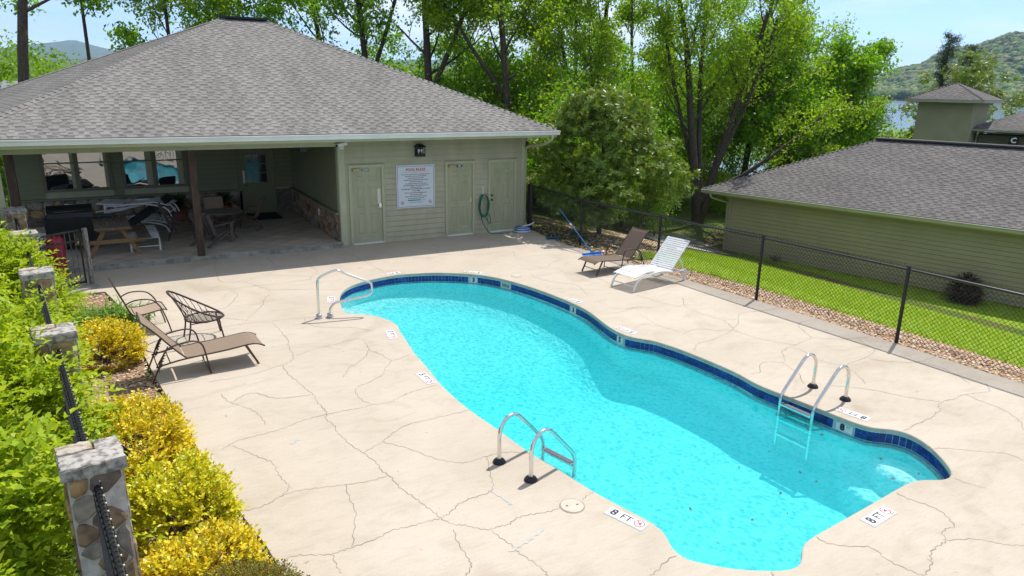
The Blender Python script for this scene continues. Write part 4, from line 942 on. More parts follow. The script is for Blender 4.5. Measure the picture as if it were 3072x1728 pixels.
caps(cb, (-0.2, cy0 - .7, ez + .01), (-0.2 + q, cy0 + 5, rz_), SHG, (0, -.46, 1), (-.46, 0, 1), world=False)
b = MB(); V = []
for x in (-0.25, 19): V += [(x, cy0 - .71 + p[0], ez - 0.015 + p[1]) for p in prof]
b.add(V, [(i, i + 1, len(prof) + i + 1, len(prof) + i) for i in range(len(prof) - 1)] + [tuple(range(len(prof))), tuple(range(2 * len(prof) - 1, len(prof) - 1, -1))]); b.build('gutter', M_ggutter, cb)
MB().box((9.3, cy0 - .35, ez - .2), (18.8, 0.7, 0.04)).build('soffit', M_soffit, cb)
MB().tube(cr([(0.35, cy0 - .75, ez - .1), (0.3, cy0 - .7, ez - .35), (0.15, cy0 - .15, ez - .6), (0.12, cy0 - .07, ez - .9), (0.12, cy0 - .07, 0)], 4), 0.05, 8).build('downspout', M_ggutter, cb)
sgn = thing('letter_sign', 'black square sign with white letter C on the shaded wall', 'sign', (46.10, 22.50, 1.78), GA)
sx = MB().box((0, 0.0, 0), (0.5, 0.05, 0.5)).build('sign_board', M_black, sgn)
text_obj('lettering', 'C', 0.42, M_white, sgn, frame((0, -0.03, 0), (1, 0, 0), (0, 0, 1)), bold=0.012)

# ------------------------------------------------------------------ black chain-link fence along the deck
cf = thing('chain_link_fence', 'black chain link fence with pipe posts along the pool deck and lawn', 'fence', (11.9, 10.3, 0))
FP = [(11.36, 19.0, 1.42), (11.58, 16.55, 1.27), (11.78, 13.4, 1.30), (11.92, 10.29, 1.35), (12.10, 7.17, 1.36), (12.23, 4.05, 1.36), (12.36, 0.9, 1.36), (12.5, -2.3, 1.36)]
for i, (x, y, h) in enumerate(FP):
    r_ = 0.055 if i == 0 else 0.032
    q = MB(); q.tube([(x, y, -0.1), (x, y, h + 0.02)], r_, 10); q.lathe([(r_ * 1.15, 0), (r_ * 1.1, 0.02), (r_ * .5, 0.045)], (x, y, h + 0.02), 10); q.build('post', M_black, cf, world=True, smooth=False)
if True: MB().box((FP[0][0] - 0.06, FP[0][1] + 0.02, 0.72), (0.09, 0.06, 1.45)).build('gate_stile', M_black, cf, world=True)
MB().tube([(x, y, h - 0.01) for x, y, h in FP], 0.024, 8).build('top_rail', M_black, cf, world=True)
def chain(root, A, B, h0, h1, z0, pitch, rad, name='wire_mesh', world=True):
    A = Vector((A[0], A[1], 0)); B = Vector((B[0], B[1], 0)); d = B - A; L = d.length; d.normalize(); nn = Vector((-d.y, d.x, 0)); wl = wloc(root) if world else Vector((0, 0, 0)); q = MB()
    n = int(L / pitch) + 1
    for sg in (1, -1):
        H = max(h0, h1) + 0.05 - z0
        for k in range(-int(H / pitch) - 1, n + int(H / pitch) + 1):
            s0 = k * pitch if sg > 0 else k * pitch
            P = []
            for t in (0, 1):
                P.append([s0 + sg * t * H, z0 + t * H])
            (sa, za), (sb, zb) = P
            if max(sa, sb) < 0 or min(sa, sb) > L: continue
            def at(s): return za + (zb - za) * (s - sa) / (sb - sa)
            lo_, hi_ = min(sa, sb), max(sa, sb); lo_ = max(lo_, 0); hi_ = min(hi_, L)
            if hi_ - lo_ < 0.02: continue
            def top(s): return h0 + (h1 - h0) * s / L + 0.05
            pts = []
            for s in (lo_, hi_):
                z = min(at(s), top(s)); pts.append(A + d * s + nn * (0.003 * sg + 0.027) + Vector((0, 0, z)) - wl)
            q.tube(pts, rad, 3, caps=False)
    return q.build(name, M_black, root)
for i in range(len(FP) - 1): chain(cf, FP[i], FP[i + 1], FP[i][2], FP[i + 1][2], 0.02, 0.082, 0.0040)
# twisted selvedge loops standing above the rail
q = MB(); rr_ = random.Random(3)
for i in range(1, len(FP) - 1):
    A = Vector(FP[i]); B = Vector(FP[i + 1]); L = (B - A).length; k = int(L / 0.041)
    for j in range(k):
        p = A.lerp(B, j / k); p2 = A.lerp(B, (j + 1) / k); hh = 0.045 + rr_.uniform(0, .03)
        q.tube([p + Vector((0.027, 0, -.01)), (p + p2) / 2 + Vector((0.027 + rr_.uniform(-.01, .01), 0, hh)), p2 + Vector((0.027, 0, -.01))], 0.0036, 3, caps=False)
q.build('selvedge', M_black, cf, world=True)

# ------------------------------------------------------------------ stone pillars and black mesh fence along the hedge
PIL = [(-0.40, 5.82), (-0.79, 9.2), (-1.15, 12.35), (-1.55, 15.65), (-1.95, 18.75)]
LINE = math.atan2(PIL[2][1] - PIL[0][1], PIL[2][0] - PIL[0][0]) - PI / 2
pl_labels = ['nearest rubble stone pillar with slab cap beside the yellow shrubs', 'second stone pillar, half hidden by the bright green hedge', 'third stone pillar, with a grey cap between two green bushes', 'fourth stone pillar, buried in the hedge by the gate', 'farthest stone pillar, standing against the patio corner post']
M_cap = mat('lichen_slab', (0.15, 0.135, 0.12), 0.9, 0.45, 16, 0.9, 22, col2=(0.40, 0.375, 0.34), ramp=(.36, .56))
M_cap2 = mat('rusty_slab', (0.28, 0.18, 0.10), 0.9, 0.35, 11, 0.9, 22, col2=(0.42, 0.38, 0.32), ramp=(.34, .52))
def pillar(loc, label, first=None, seed=5):
    t = thing('stone_pillar', label, 'pillar', (loc[0], loc[1], -0.05), LINE, 'stone pillars along the hedge')
    H, w_ = 1.56, 0.355; rg = random.Random(seed)
    MB().box((0, 0, H / 2), (w_ + 0.012, w_ + 0.012, H)).build('mortar_core', M_mortar, t)
    h = w_ / 2
    for o, x, s in (((-h, -h, 0), (1, 0, 0), 0), ((h, -h, 0), (0, 1, 0), 1), ((h, h, 0), (-1, 0, 0), 2), ((-h, h, 0), (0, -1, 0), 3)):
        stone_face(t, Vector(o) + Vector((0, 0, 0.01)), x, (0, 0, 1), w_, H - 0.005, 0.165, rg, world=False, gap=0.007, depth=0.026, aspect=1.0)
    # cap: three split slabs with rough edges
    for (x0, y0, x1, y1), dz, mt in (((-0.215, -0.215, 0.215, 0.03), 0.0, M_cap), ((-0.215, 0.045, 0.02, 0.20), 0.006, M_cap2), ((0.035, 0.04, 0.205, 0.205), -0.004, M_cap)):
        pts = []; nx = 7
        for (ax, ay), (bx, by) in (((x0, y0), (x1, y0)), ((x1, y0), (x1, y1)), ((x1, y1), (x0, y1)), ((x0, y1), (x0, y0))):
            for k in range(nx): pts.append((ax + (bx - ax) * k / nx + rg.uniform(-.007, .007), ay + (by - ay) * k / nx + rg.uniform(-.007, .007)))
        q = MB(); n_ = len(pts); V = []
        cx_ = (x0 + x1) / 2; cy_ = (y0 + y1) / 2
        for f_, z in ((0.97, H), (1.0, H + 0.015), (0.985, H + 0.055), (1.0, H + 0.085), (0.96, H + 0.10 + dz), (0.5, H + 0.112 + dz)):
            V += [(cx_ + (p[0] - cx_) * f_ + rg.uniform(-.004, .004), cy_ + (p[1] - cy_) * f_ + rg.uniform(-.004, .004), z + rg.uniform(-.004, .004)) for p in pts]
        V.append((cx_, cy_, H + 0.115 + dz)); F = []
        for k in range(5):
            for i in range(n_): F.append((k * n_ + i, k * n_ + (i + 1) % n_, (k + 1) * n_ + (i + 1) % n_, (k + 1) * n_ + i))
        F += [(5 * n_ + i, 5 * n_ + (i + 1) % n_, 6 * n_) for i in range(n_)] + [tuple(range(n_ - 1, -1, -1))]
        q.add(V, F); q.build('cap_slab', mt, t)
    MB().box((0.02, 0.035, H + 0.05), (0.40, 0.02, 0.07)).build('cap_mortar', M_mortar, t)
    return t
pillar(PIL[0], pl_labels[0], seed=5)
p1 = pillar(PIL[1], pl_labels[1], seed=9)
for p, lb in zip(PIL[2:], pl_labels[2:]):
    c = copy_tree(p1); c.location = (p[0], p[1], -0.05); c['label'] = lb
lf = thing('mesh_fence', 'black chain link panels with pipe rail strung between the stone pillars', 'fence', (PIL[0][0], PIL[0][1], 0))
ends = [(-0.02, 2.4)] + PIL
for i in range(len(ends) - 1):
    A = Vector(ends[i] + (0,)); B = Vector(ends[i + 1] + (0,)); d = (B - A).normalized(); A2 = A + d * (0.2 if i else 0); B2 = B - d * 0.2
    MB().tube([A2 + Vector((0, 0, 1.40)), B2 + Vector((0, 0, 1.40))], 0.021, 8).build('top_rail', M_black, lf, world=True)
    MB().tube([A2 + Vector((0, 0, 0.12)), B2 + Vector((0, 0, 0.12))], 0.014, 6).build('bottom_rail', M_black, lf, world=True)
    q = chain(lf, A2, B2, 1.40, 1.40, 0.08, 0.082, 0.0042)
    # wrap ties along the rail
    if i < 3:
        w_ = MB(); n_ = int((B2 - A2).length / 0.058)
        for k in range(n_):
            p = A2.lerp(B2, (k + .5) / n_) + Vector((0, 0, 1.40)); s_ = Vector((-d.y, d.x, 0))
            w_.tube([p + s_ * .026 + Vector((0, 0, -.03)) - d * .015, p + s_ * .028 + Vector((0, 0, .016)), p + Vector((0, 0, .031)) + d * .01, p - s_ * .028 + Vector((0, 0, .01)) + d * .02, p - s_ * .024 + Vector((0, 0, .05)) + d * .026], 0.0042, 4)
        tag(w_.build('wire_tie', M_black, lf, world=True), kind='stuff')
        g_ = MB(); 
        for k in range(0, n_, 2):
            p = A2.lerp(B2, (k + .5) / n_) + Vector((0, 0, 1.452)); s_ = Vector((-d.y, d.x, 0)); g_.tube([p - s_ * .024 + d * .026 + Vector((0, 0, -.006)), p - s_ * .024 + d * .026 + Vector((0, 0, .004))], 0.0052, 5)
        tag(g_.build('wire_tip', M_gutter, lf, world=True), kind='stuff')

# ------------------------------------------------------------------ iron gate by the patio
gt = thing('iron_gate', 'narrow black iron picket gate with square post beside the patio', 'gate', (-0.72, 17.6, 0))
def G(p): return p
q = MB(); A = Vector((-0.72, 17.62, 0)); B = Vector((-1.42, 17.05, 0)); d = (B - A).normalized()
MB().box((-0.66, 17.66, 0.63), (0.075, 0.075, 1.26), math.atan2(d.y, d.x)).build('gate_post', mat('worn_post', (0.10, 0.10, 0.10), 0.6, 0.6, 14, col2=(0.32, 0.29, 0.26), stretch=(3, 3, 0.8)), gt, world=True)
A2 = A + d * 0.06; B2 = A + d * 0.95
for z in (0.10, 1.02, 1.24): q.bar(A2 + Vector((0, 0, z)), B2 + Vector((0, 0, z)), 0.03, 0.035)
q.bar(A2 + Vector((0, 0, .06)), A2 + Vector((0, 0, 1.27)), 0.035, 0.035); q.bar(B2 + Vector((0, 0, .06)), B2 + Vector((0, 0, 1.27)), 0.035, 0.035); q.build('gate_frame', M_black, gt, world=True)
for k in range(1, 8):
    p = A2.lerp(B2, k / 8); MB().tube([p + Vector((0, 0, .1)), p + Vector((0, 0, 1.24))], 0.009, 6).build('picket', mat('picket_worn', (0.10, 0.10, 0.095), 0.45, 0.5, 15, metal=0.3), gt, world=True)
MB().box(A2 + Vector((-0.02, 0, 1.0)), (0.06, 0.03, 0.09)).build('latch', M_chrome, gt, world=True)
MB().box((-1.05, 17.0, -0.02), (1.3, 0.14, 0.13), math.atan2(d.y, d.x)).build('kerb', M_slabedge, gt, world=True)

# ------------------------------------------------------------------ pool ladders and handrail
M_tube = bpy.data.materials.new('polished_tube'); M_tube.use_nodes = True
_b = M_tube.node_tree.nodes['Principled BSDF']; _b.inputs['Base Color'].default_value = (0.72, 0.71, 0.69, 1); _b.inputs['Metallic'].default_value = 1; _b.inputs['Roughness'].default_value = 0.17
M_rubber = mat('black_rubber', (0.012, 0.013, 0.018), 0.45, 0.2, 20)
M_tread = mat('grey_tread', (0.10, 0.095, 0.11), 0.5, 0.2, 30)
def ladder(loc, rz, width, label):
    t = thing('pool_ladder', label, 'ladder', (loc[0], loc[1], 0), rz, 'ladders into the deep end')
    pr = cr([(0, 0, 0), (0, 0, 0.2), (0, 0, 0.37), (0.045, 0, 0.48), (0.125, 0, 0.55), (0.225, 0, 0.562), (0.315, 0, 0.515), (0.45, 0, 0.375), (0.67, 0, 0.14), (0.735, 0, 0.05), (0.757, 0, -0.05), (0.757, 0, -0.3), (0.757, 0, -0.85)], 4)
    for s in (1, -1):
        off = np.array([0, s * width / 2, 0])
        r_ = MB().tube([p + off for p in pr], 0.0245, 10).build('rail', M_tube, t, smooth=True)
        MB().tube([off + (0, 0, 0.0), off + (0, 0, 0.07)], 0.031, 10).build('sleeve', M_chrome, r_)
        MB().lathe([(0.078, 0.0), (0.080, 0.012), (0.066, 0.034), (0.046, 0.052), (0.033, 0.058)], (0, s * width / 2, 0), 20).build('rail_base', M_rubber, t, smooth=True)
    for z in (-0.09, -0.33, -0.57):
        st = MB().box((0.755, 0, z), (0.085, width - 0.03, 0.028)).build('step', M_chrome, t)
        MB().box((0.752, 0, z + 0.0155), (0.066, width - 0.08, 0.006)).build('tread', M_tread, st)
    return t
l1 = ladder((3.72, 6.45), math.atan2(.17, .68), 0.54, 'steel pool ladder at the near edge, with black rubber feet')
l2 = copy_tree(l1); l2.location = (8.995, 6.215, 0); l2.rotation_euler = (0, 0, PI + 0.06); l2['label'] = 'steel pool ladder on the far edge, its steps seen against the blue tiles'
hr = thing('handrail', 'bent steel handrail over the entry steps at the shallow end', 'handrail', (3.16, 13.1, 0))
pts = cr([(3.155, 13.11, 0), (3.155, 13.11, 0.35), (3.16, 13.11, 0.68), (3.195, 13.11, 0.79), (3.29, 13.09, 0.85), (3.44, 13.06, 0.91), (3.545, 13.04, 0.925), (3.66, 13.01, 0.865), (3.9, 12.94, 0.755), (4.08, 12.89, 0.675), (4.135, 12.87, 0.63), (4.15, 12.865, 0.55), (4.135, 12.87, 0.46), (4.06, 12.89, 0.40), (3.85, 12.95, 0.355), (3.55, 13.03, 0.305), (3.45, 13.06, 0.27), (3.385, 13.08, 0.19), (3.36, 13.085, 0.1), (3.36, 13.085, 0)], 4)
MB().tube(pts, 0.0235, 10).build('rail', M_tube, hr, smooth=True, world=True)
for x, y in ((3.155, 13.11), (3.36, 13.085)): MB().lathe([(0.066, 0.0), (0.066, 0.02), (0.050, 0.028), (0.047, 0.055), (0.058, 0.062), (0.058, 0.08), (0.03, 0.084)], (x, y, 0), 18).build('rail_base', mat('anchor_flange', (0.46, 0.46, 0.47), 0.45, 0.15, 20, metal=0.5), hr, world=True, smooth=True)

# ------------------------------------------------------------------ loungers and chairs
M_bronze = mat('bronze_frame', (0.075, 0.052, 0.045), 0.4, 0.15, 9, metal=0.35)
M_sling = mat('taupe_sling', (0.225, 0.165, 0.115), 0.8, 0.08, 60, 0.2, 400, coord='obj')
M_slingb = mat('brown_sling', (0.135, 0.092, 0.068), 0.8, 0.08, 60, 0.2, 400, coord='obj')
M_slingl = mat('sand_sling', (0.34, 0.255, 0.19), 0.8, 0.08, 60, 0.2, 400, coord='obj')
M_plast = mat('white_vinyl', (0.74, 0.76, 0.76), 0.35, 0.03, 8)
M_wfr = mat('white_frame', (0.70, 0.72, 0.72), 0.35, 0.03, 8)
def sheet(profile, w, th=0.006, sag=0.0):
    """cloth sheet swept across y; profile is a list of (x, z)"""
    P = [np.array((p[0], 0, p[1])) for p in profile]; k = len(P); b = MB(); V = []; ny = 5
    for dz in (0, -th):
        for p in P:
            for j in range(ny): yy = -w / 2 + w * j / (ny - 1); V.append((p[0], yy, p[2] + dz - sag * (1 - (2 * yy / w) ** 2)))
    F = []
    for i in range(k - 1):
        for j in range(ny - 1):
            a = i * ny + j; F.append((a, a + 1, a + ny + 1, a + ny)); a += k * ny; F.append((a, a + ny, a + ny + 1, a + 1))
    o = k * ny
    for i in range(k - 1): F += [(i * ny, (i + 1) * ny, o + (i + 1) * ny, o + i * ny), (i * ny + ny - 1, o + i * ny + ny - 1, o + (i + 1) * ny + ny - 1, (i + 1) * ny + ny - 1)]
    for j in range(ny - 1): F += [(j, o + j, o + j + 1, j + 1), ((k - 1) * ny + j, (k - 1) * ny + j + 1, o + (k - 1) * ny + j + 1, o + (k - 1) * ny + j)]
    return b.add(V, F)
def sling_lounger(label, sling, loc, rz, group):
    t = thing('sun_lounger', label, 'sun lounger', (loc[0], loc[1], 0), rz, group)
    W = 0.60; h = W / 2
    seat = [(0.62, .315), (0.75, .312), (0.95, .318), (1.2, .335), (1.4, .355), (1.55, .368), (1.64, .365), (1.70, .345), (1.76, .315)]
    back = [(0.60, .33), (0.48, .47), (0.35, .635), (0.22, .80), (0.14, .90), (0.08, .955)]
    sheet(seat, W - 0.03, 0.006, 0.006).build('seat_sling', sling, t, smooth=False)
    sheet(back, W - 0.05, 0.006, 0.006).build('back_sling', sling, t)
    for s in (1, -1):
        y = s * h
        rail = cr([(0.20, y, .235), (0.5, y, .285), (0.75, y, .305), (1.2, y, .328), (1.52, y, .358), (1.64, y, .356), (1.72, y, .33), (1.78, y, .295)], 3)
        MB().tube(rail, 0.0135, 8).build('side_rail', M_bronze, t, smooth=True)
        MB().tube(cr([(0.63, y * .95, .30), (0.48, y * .95, .465), (0.22, y * .95, .795), (0.07, y * .95, .955)], 4), 0.012, 8).build('back_rail', M_bronze, t, smooth=True)
        yo = y * 1.06
        arm = cr([(0.13, yo, 0.0), (0.22, yo, 0.20), (0.30, yo, 0.39), (0.38, yo, 0.50), (0.50, yo, .545), (0.66, yo, .565), (0.78, yo, .555), (0.85, yo, .50), (0.885, yo, .40), (0.915, yo, .2), (0.945, yo, 0.0)], 3)
        MB().tube(arm, 0.013, 8).build('arm', M_bronze, t, smooth=True)
        leg = MB(); leg.bar((1.50, y * .93, .35), (1.67, y * .93, 0.0), 0.022, 0.034); leg.build('foot_leg', M_bronze, t)
        rk = MB(); rk.tube([(0.24, y * .97, .19), (0.33, y * .97, .42)], 0.008, 6)
        for k in range(5):
            p = np.array((0.245 + .017 * k, y * .97, .22 + .042 * k)); rk.bar(p, p + np.array((0.035, 0, 0.012)), 0.01, 0.012)
        rk.build('recline_rack', M_bronze, t)
    for a_, w_, z_ in ((0.935, 1.06, .03), (1.60, .93, .12), (0.40, .95, .26)): MB().tube([(a_, -h * w_, z_), (a_, h * w_, z_)], 0.009, 6).build('stretcher', M_bronze, t)
    b = MB(); b.tube([(0.07, -h * .95, .955), (0.07, h * .95, .955)], 0.012, 8); b.build('head_bar', M_bronze, t)
    b = MB(); b.tube([(0.39, -h * .9, .52), (0.22, -h * .9, .25), (0.24, -h * .9, .14), (0.24, h * .9, .14), (0.22, h * .9, .25), (0.39, h * .9, .52)], 0.009, 6); b.build('prop_bar', M_bronze, t)
    return t
g1 = 'brown sling loungers on the deck'
lo1 = sling_lounger('taupe sling lounger with raised back beside the yellow shrubs', M_sling, (0.02, 11.44), 0.05, g1)
lo2 = sling_lounger('dark brown sling lounger by the chain link fence, behind the white one', M_slingb, (11.52, 13.74), PI + 0.06, g1)

def strap_lounger(label, loc, rz, group, back_up=True, z=0.0):
    t = thing('sun_lounger', label, 'sun lounger', (loc[0], loc[1], z), rz, group)
    W = 0.66; h = W / 2
    seatP = cr([(0.60, .30), (0.85, .295), (1.1, .335), (1.3, .385), (1.5, .385), (1.70, .345), (1.86, .31)], 5)
    backP = cr([(0.60, .315), (0.40, .52), (0.20, .73), (0.0, .93)] if back_up else [(0.58, .31), (0.4, .30), (0.2, .295), (-.12, .30)], 5)
    for pr_, n in ((seatP, 13), (backP, 15)):
        P = np.array(pr_); seg = np.concatenate([[0], np.cumsum(np.linalg.norm(np.diff(P, axis=0), axis=1))]); L = seg[-1]
        for k in range(n):
            s = L * (k + .5) / n; x = np.interp(s, seg, P[:, 0]); zz = np.interp(s, seg, P[:, 1]); x2 = np.interp(s + .01, seg, P[:, 0]); z2 = np.interp(s + .01, seg, P[:, 1]); d = unit(np.array((x2 - x, 0, z2 - zz)))
            if np.linalg.norm((x2 - x, z2 - zz)) < 1e-6: d = np.array((1.0, 0, 0))
            wd = L / n * 0.76
            b = MB(); b.bar(np.array((x, 0, zz + .012)) - d * wd / 2, np.array((x, 0, zz + .012)) + d * wd / 2, W - .01, 0.006, up=(0, 1, 0) if False else np.cross(d, (0, 1, 0)))
            b.build('strap', M_plast, t)
    for s in (1, -1):
        y = s * h
        MB().tube([(p[0], y * .96, p[1]) for p in seatP], 0.017, 8).build('seat_rail', M_wfr, t, smooth=True)
        MB().tube([(p[0], y * .96, p[1]) for p in backP], 0.017, 8).build('back_rail', M_wfr, t, smooth=True)
        b = MB(); b.tube(cr([(0.12, y, .0), (0.10, y, .16), (0.20, y, .25), (0.5, y, .255), (0.8, y, .315), (1.05, y, .34), (1.3, y, .33), (1.62, y, .285), (1.78, y, .22), (1.86, y, .10), (1.90, y, 0)], 4), 0.024, 8); b.build('leg_frame', M_wfr, t, smooth=True)
        b = MB(); b.box((0.11, y, 0.14), (0.055, 0.05, 0.27)); b.build('rear_leg', M_wfr, t)
        if back_up: MB().bar((0.13, y * .9, .26), (0.32, y * .9, .60), 0.02, 0.03).build('prop_arm', M_wfr, t)
    for a_, z_ in ((0.1, .2), (1.85, .12)): MB().tube([(a_, -h, z_), (a_, h, z_)], 0.014, 8).build('stretcher', M_wfr, t)
    return t
lo3 = strap_lounger('white vinyl strap lounger with raised back on the sunny deck by the fence', (11.60, 12.50), PI + 0.17, 'white strap loungers')

def sling_chair(label, sling, loc, rz, group, z=0.0):
    t = thing('sling_chair', label, 'chair', (loc[0], loc[1], z), rz, group)
    W = 0.56; h = W / 2
    sheet([(-0.02, .40), (0.05, .385), (0.2, .385), (0.35, .405), (0.46, .425), (0.51, .41)], W - .05, 0.006, 0.01).build('seat_sling', sling, t)
    sheet([(-0.02, .41), (-0.09, .55), (-0.17, .74), (-0.235, .92), (-0.26, .985)], W - .05, 0.006, 0.008).build('back_sling', sling, t)
    for s in (1, -1):
        y = s * h
        MB().tube(cr([(0.53, y * .95, .405), (0.46, y * .95, .425), (0.2, y * .95, .385), (0.04, y * .95, .38), (-0.04, y * .95, .43), (-0.12, y * .95, .62), (-0.26, y * .95, .985)], 4), 0.012, 8).build('side_rail', M_bronze, t, smooth=True)
        MB().tube(cr([(-0.12, y * 1.05, .60), (0.0, y * 1.07, .655), (0.15, y * 1.07, .665), (0.30, y * 1.07, .63), (0.40, y * 1.07, .53), (0.46, y * 1.06, .40), (0.53, y * 1.05, .15), (0.56, y * 1.05, 0)], 4), 0.012, 8).build('arm', M_bronze, t, smooth=True)
        MB().tube([(0.12, y * .95, .385), (-0.02, y, .2), (-0.12, y * 1.03, 0)], 0.012, 8).build('rear_leg', M_bronze, t)
    b = MB(); b.tube([(-0.26, -h * .95, .985), (-0.26, h * .95, .985)], 0.011, 8); b.tube([(0.53, -h * .95, .405), (0.53, h * .95, .405)], 0.011, 8); b.tube([(-0.1, -h, .04), (-0.1, h, .04)], 0.009, 6); b.tube([(0.02, -h * .95, .385), (0.02, h * .95, .385)], 0.009, 6); b.build('cross_bar', M_bronze, t)
    return t
g2 = 'sling armchairs'
ch1 = sling_chair('sand coloured sling armchair in the sun beside the daylilies', M_slingl, (0.02, 13.78), 0.10, g2)

# round rope chair
rc = thing('rope_chair', 'round dark wicker rope chair with tilted hoop rim', 'chair', (1.08, 12.98, 0), 0.03)
M_rope = mat('dark_rope', (0.055, 0.035, 0.035), 0.6, 0.2, 30)
hoop = []; ring = []; n_ = 44
for k in range(n_):
    a = 2 * PI * k / n_; ca, sa = math.cos(a), math.sin(a)
    hx = -0.07 + 0.43 * ca; hoop.append((hx, 0.40 * sa * (1 - .08 * ca), 0.60 - 0.265 * ca + 0.02 * math.cos(2 * a)))
    ring.append((0.04 + 0.31 * ca, 0.30 * sa, 0.36))
MB().tube(hoop, 0.017, 8, closed=True).build('hoop_rim', M_rope, rc, smooth=True)
MB().tube(ring, 0.015, 8, closed=True).build('seat_ring', M_rope, rc, smooth=True)
for k in range(n_):
    a = 2 * PI * k / n_
    if math.cos(a) < 0.62 and k % 2 == 0:
        p = np.array(hoop[k]); q = np.array(ring[k]); m2 = (p + q) / 2 + np.array((-0.05 * math.cos(a) * -1 * -1, 0.03 * math.sin(a), -0.03))
        q1 = np.array(ring[(k + 1) % n_]); q2 = np.array(ring[k - 1])
        MB().tube(cr([p, p * .6 + m2 * .4, m2 * .6 + q * .4, q1], 2), 0.0055, 5).build('rope', M_rope, rc)
        MB().tube(cr([m2, q * .5 + m2 * .5, q2], 2), 0.0055, 5).build('rope', M_rope, rc)
for k in range(10):
    y = -0.27 + 0.06 * k; hw = 0.31 * math.sqrt(max(0, 1 - (y / 0.30) ** 2))
    MB().tube(cr([(0.04 - hw, y, .36), (0.04, y, .335), (0.04 + hw, y, .36)], 3), 0.0055, 5).build('seat_rib', M_rope, rc)
for x in (-0.12, 0.16): MB().tube([(x, -0.27, .345), (x, 0, .325), (x, 0.27, .345)], 0.008, 6).build('seat_bar', M_rope, rc)
for x, y, dx in ((-0.20, -0.16, -.06), (-0.24, 0.17, -.06), (0.26, -0.16, .05), (0.26, 0.17, .05)): 
    MB().tube([(x, y, .36), (x + dx * .3, y, .2), (x + dx, y * 1.02, 0)], 0.014, 8).build('leg', M_rope, rc)
MB().tube(cr([(-0.22, -0.27, .30), (-0.2, -0.26, .335), (0.0, -.27, .345), (0.2, -0.22, .34), (0.26, -.18, .28)], 3), 0.010, 6).build('brace', M_rope, rc)

# ------------------------------------------------------------------ furniture under the patio roof
FZ = PZ
M_wood = mat('weathered_pine', (0.235, 0.145, 0.070), 0.75, 0.25, 4, 0.2, 40, stretch=(9, 1.2, 9), coord='obj')
M_woodg = mat('greyed_pine', (0.17, 0.135, 0.10), 0.8, 0.25, 4, 0.2, 40, stretch=(9, 1.2, 9), coord='obj')
pt = thing('picnic_table', 'wooden picnic table with A-frame legs under the patio roof', 'picnic table', (-0.17, 20.55, FZ), 0.04)
for k in range(5): MB().box((-0.32 + 0.16 * k, 0, 0.735), (0.145, 1.95, 0.04)).build('top_plank', M_woodg, pt)
for sx in (-1, 1):
    for k in range(2): MB().box((sx * (0.60 + 0.15 * k), 0, 0.43), (0.14, 1.95, 0.04)).build('seat_plank', M_woodg, pt)
for sy in (-0.72, 0.72):
    for sx in (-1, 1): MB().bar((sx * 0.17, sy, 0.71), (sx * 0.55, sy, 0.0), 0.095, 0.04, up=(0, 1, 0)).build('leg', M_wood, pt)
    MB().box((0, sy - .045, 0.385), (1.44, 0.04, 0.10)).build('cross_beam', M_wood, pt); MB().box((0, sy - .045, 0.69), (0.72, 0.04, 0.08)).build('top_batten', M_wood, pt)
wl2 = strap_lounger('white strap lounger lying flat beside the picnic table under the roof', (0.55, 22.0), -PI / 2, 'white strap loungers', back_up=False, z=FZ)
for k, (x, y, z, rz, tilt, lb) in enumerate(((0.15, 23.4, 0.40, -0.25, 0.10, 'lowest of three white loungers heaped at the back of the patio'), (0.25, 23.3, 0.62, -0.05, -0.16, 'middle lounger of the white heap at the back of the patio'), (0.35, 23.5, 0.86, -0.4, 0.05, 'topmost lounger of the white heap at the back of the patio'))):
    c = copy_tree(wl2); c.location = (x - .6, y, FZ + z - .32); c.rotation_euler = (tilt, tilt * .6, rz); c['label'] = lb
wl3 = copy_tree(lo3); wl3.location = (-0.95, 22.6, FZ); wl3.rotation_euler = (0, 0, -2.2); wl3['label'] = 'white strap lounger behind the iron gate under the patio roof'
# black cushion lounger leaning over the heap
bl = thing('black_lounger', 'folded black lounger leaning across the heap of white ones', 'sun lounger', (0.85, 22.6, FZ), 0.5)
sheet([(-0.8, .32), (-.3, .52), (0.2, .78), (0.7, 1.02)], 0.5, 0.02).build('sling', M_black, bl)
for s in (-.25, .25): MB().tube([(-0.85, s, .28), (-.3, s, .52), (0.2, s, .77), (0.75, s, 1.03)], 0.014, 6).build('side_rail', M_black, bl)
for s in (-.25, .25): MB().tube([(-0.5, s, .42), (-.45, s, 0)], 0.014, 6).build('leg', M_black, bl); MB().tube([(0.3, s, .8), (0.55, s, 0)], 0.014, 6).build('leg', M_black, bl)
# round table with chairs
tb = thing('patio_table', 'round mesh patio table with dark legs under the roof', 'table', (2.57, 21.25, FZ))
MB().lathe([(0.10, .70), (0.56, .70), (0.575, .712), (0.56, .724), (0.1, .724)], (0, 0, 0), 36).build('tabletop', mat('mesh_top', (0.16, 0.14, 0.12), 0.6, 0.1, 40), tb)
for k in range(4):
    a = PI / 4 + k * PI / 2; MB().tube(cr([(0.3 * math.cos(a), 0.3 * math.sin(a), .70), (0.25 * math.cos(a), 0.25 * math.sin(a), .45), (0.33 * math.cos(a), 0.33 * math.sin(a), .15), (0.47 * math.cos(a), 0.47 * math.sin(a), 0)], 3), 0.016, 6).build('leg', M_bronze, tb)
MB().tube([(0.24 * math.cos(a), 0.24 * math.sin(a), .4) for a in np.linspace(0, 2 * PI, 16, endpoint=False)], 0.011, 6, closed=True).build('leg_ring', M_bronze, tb)
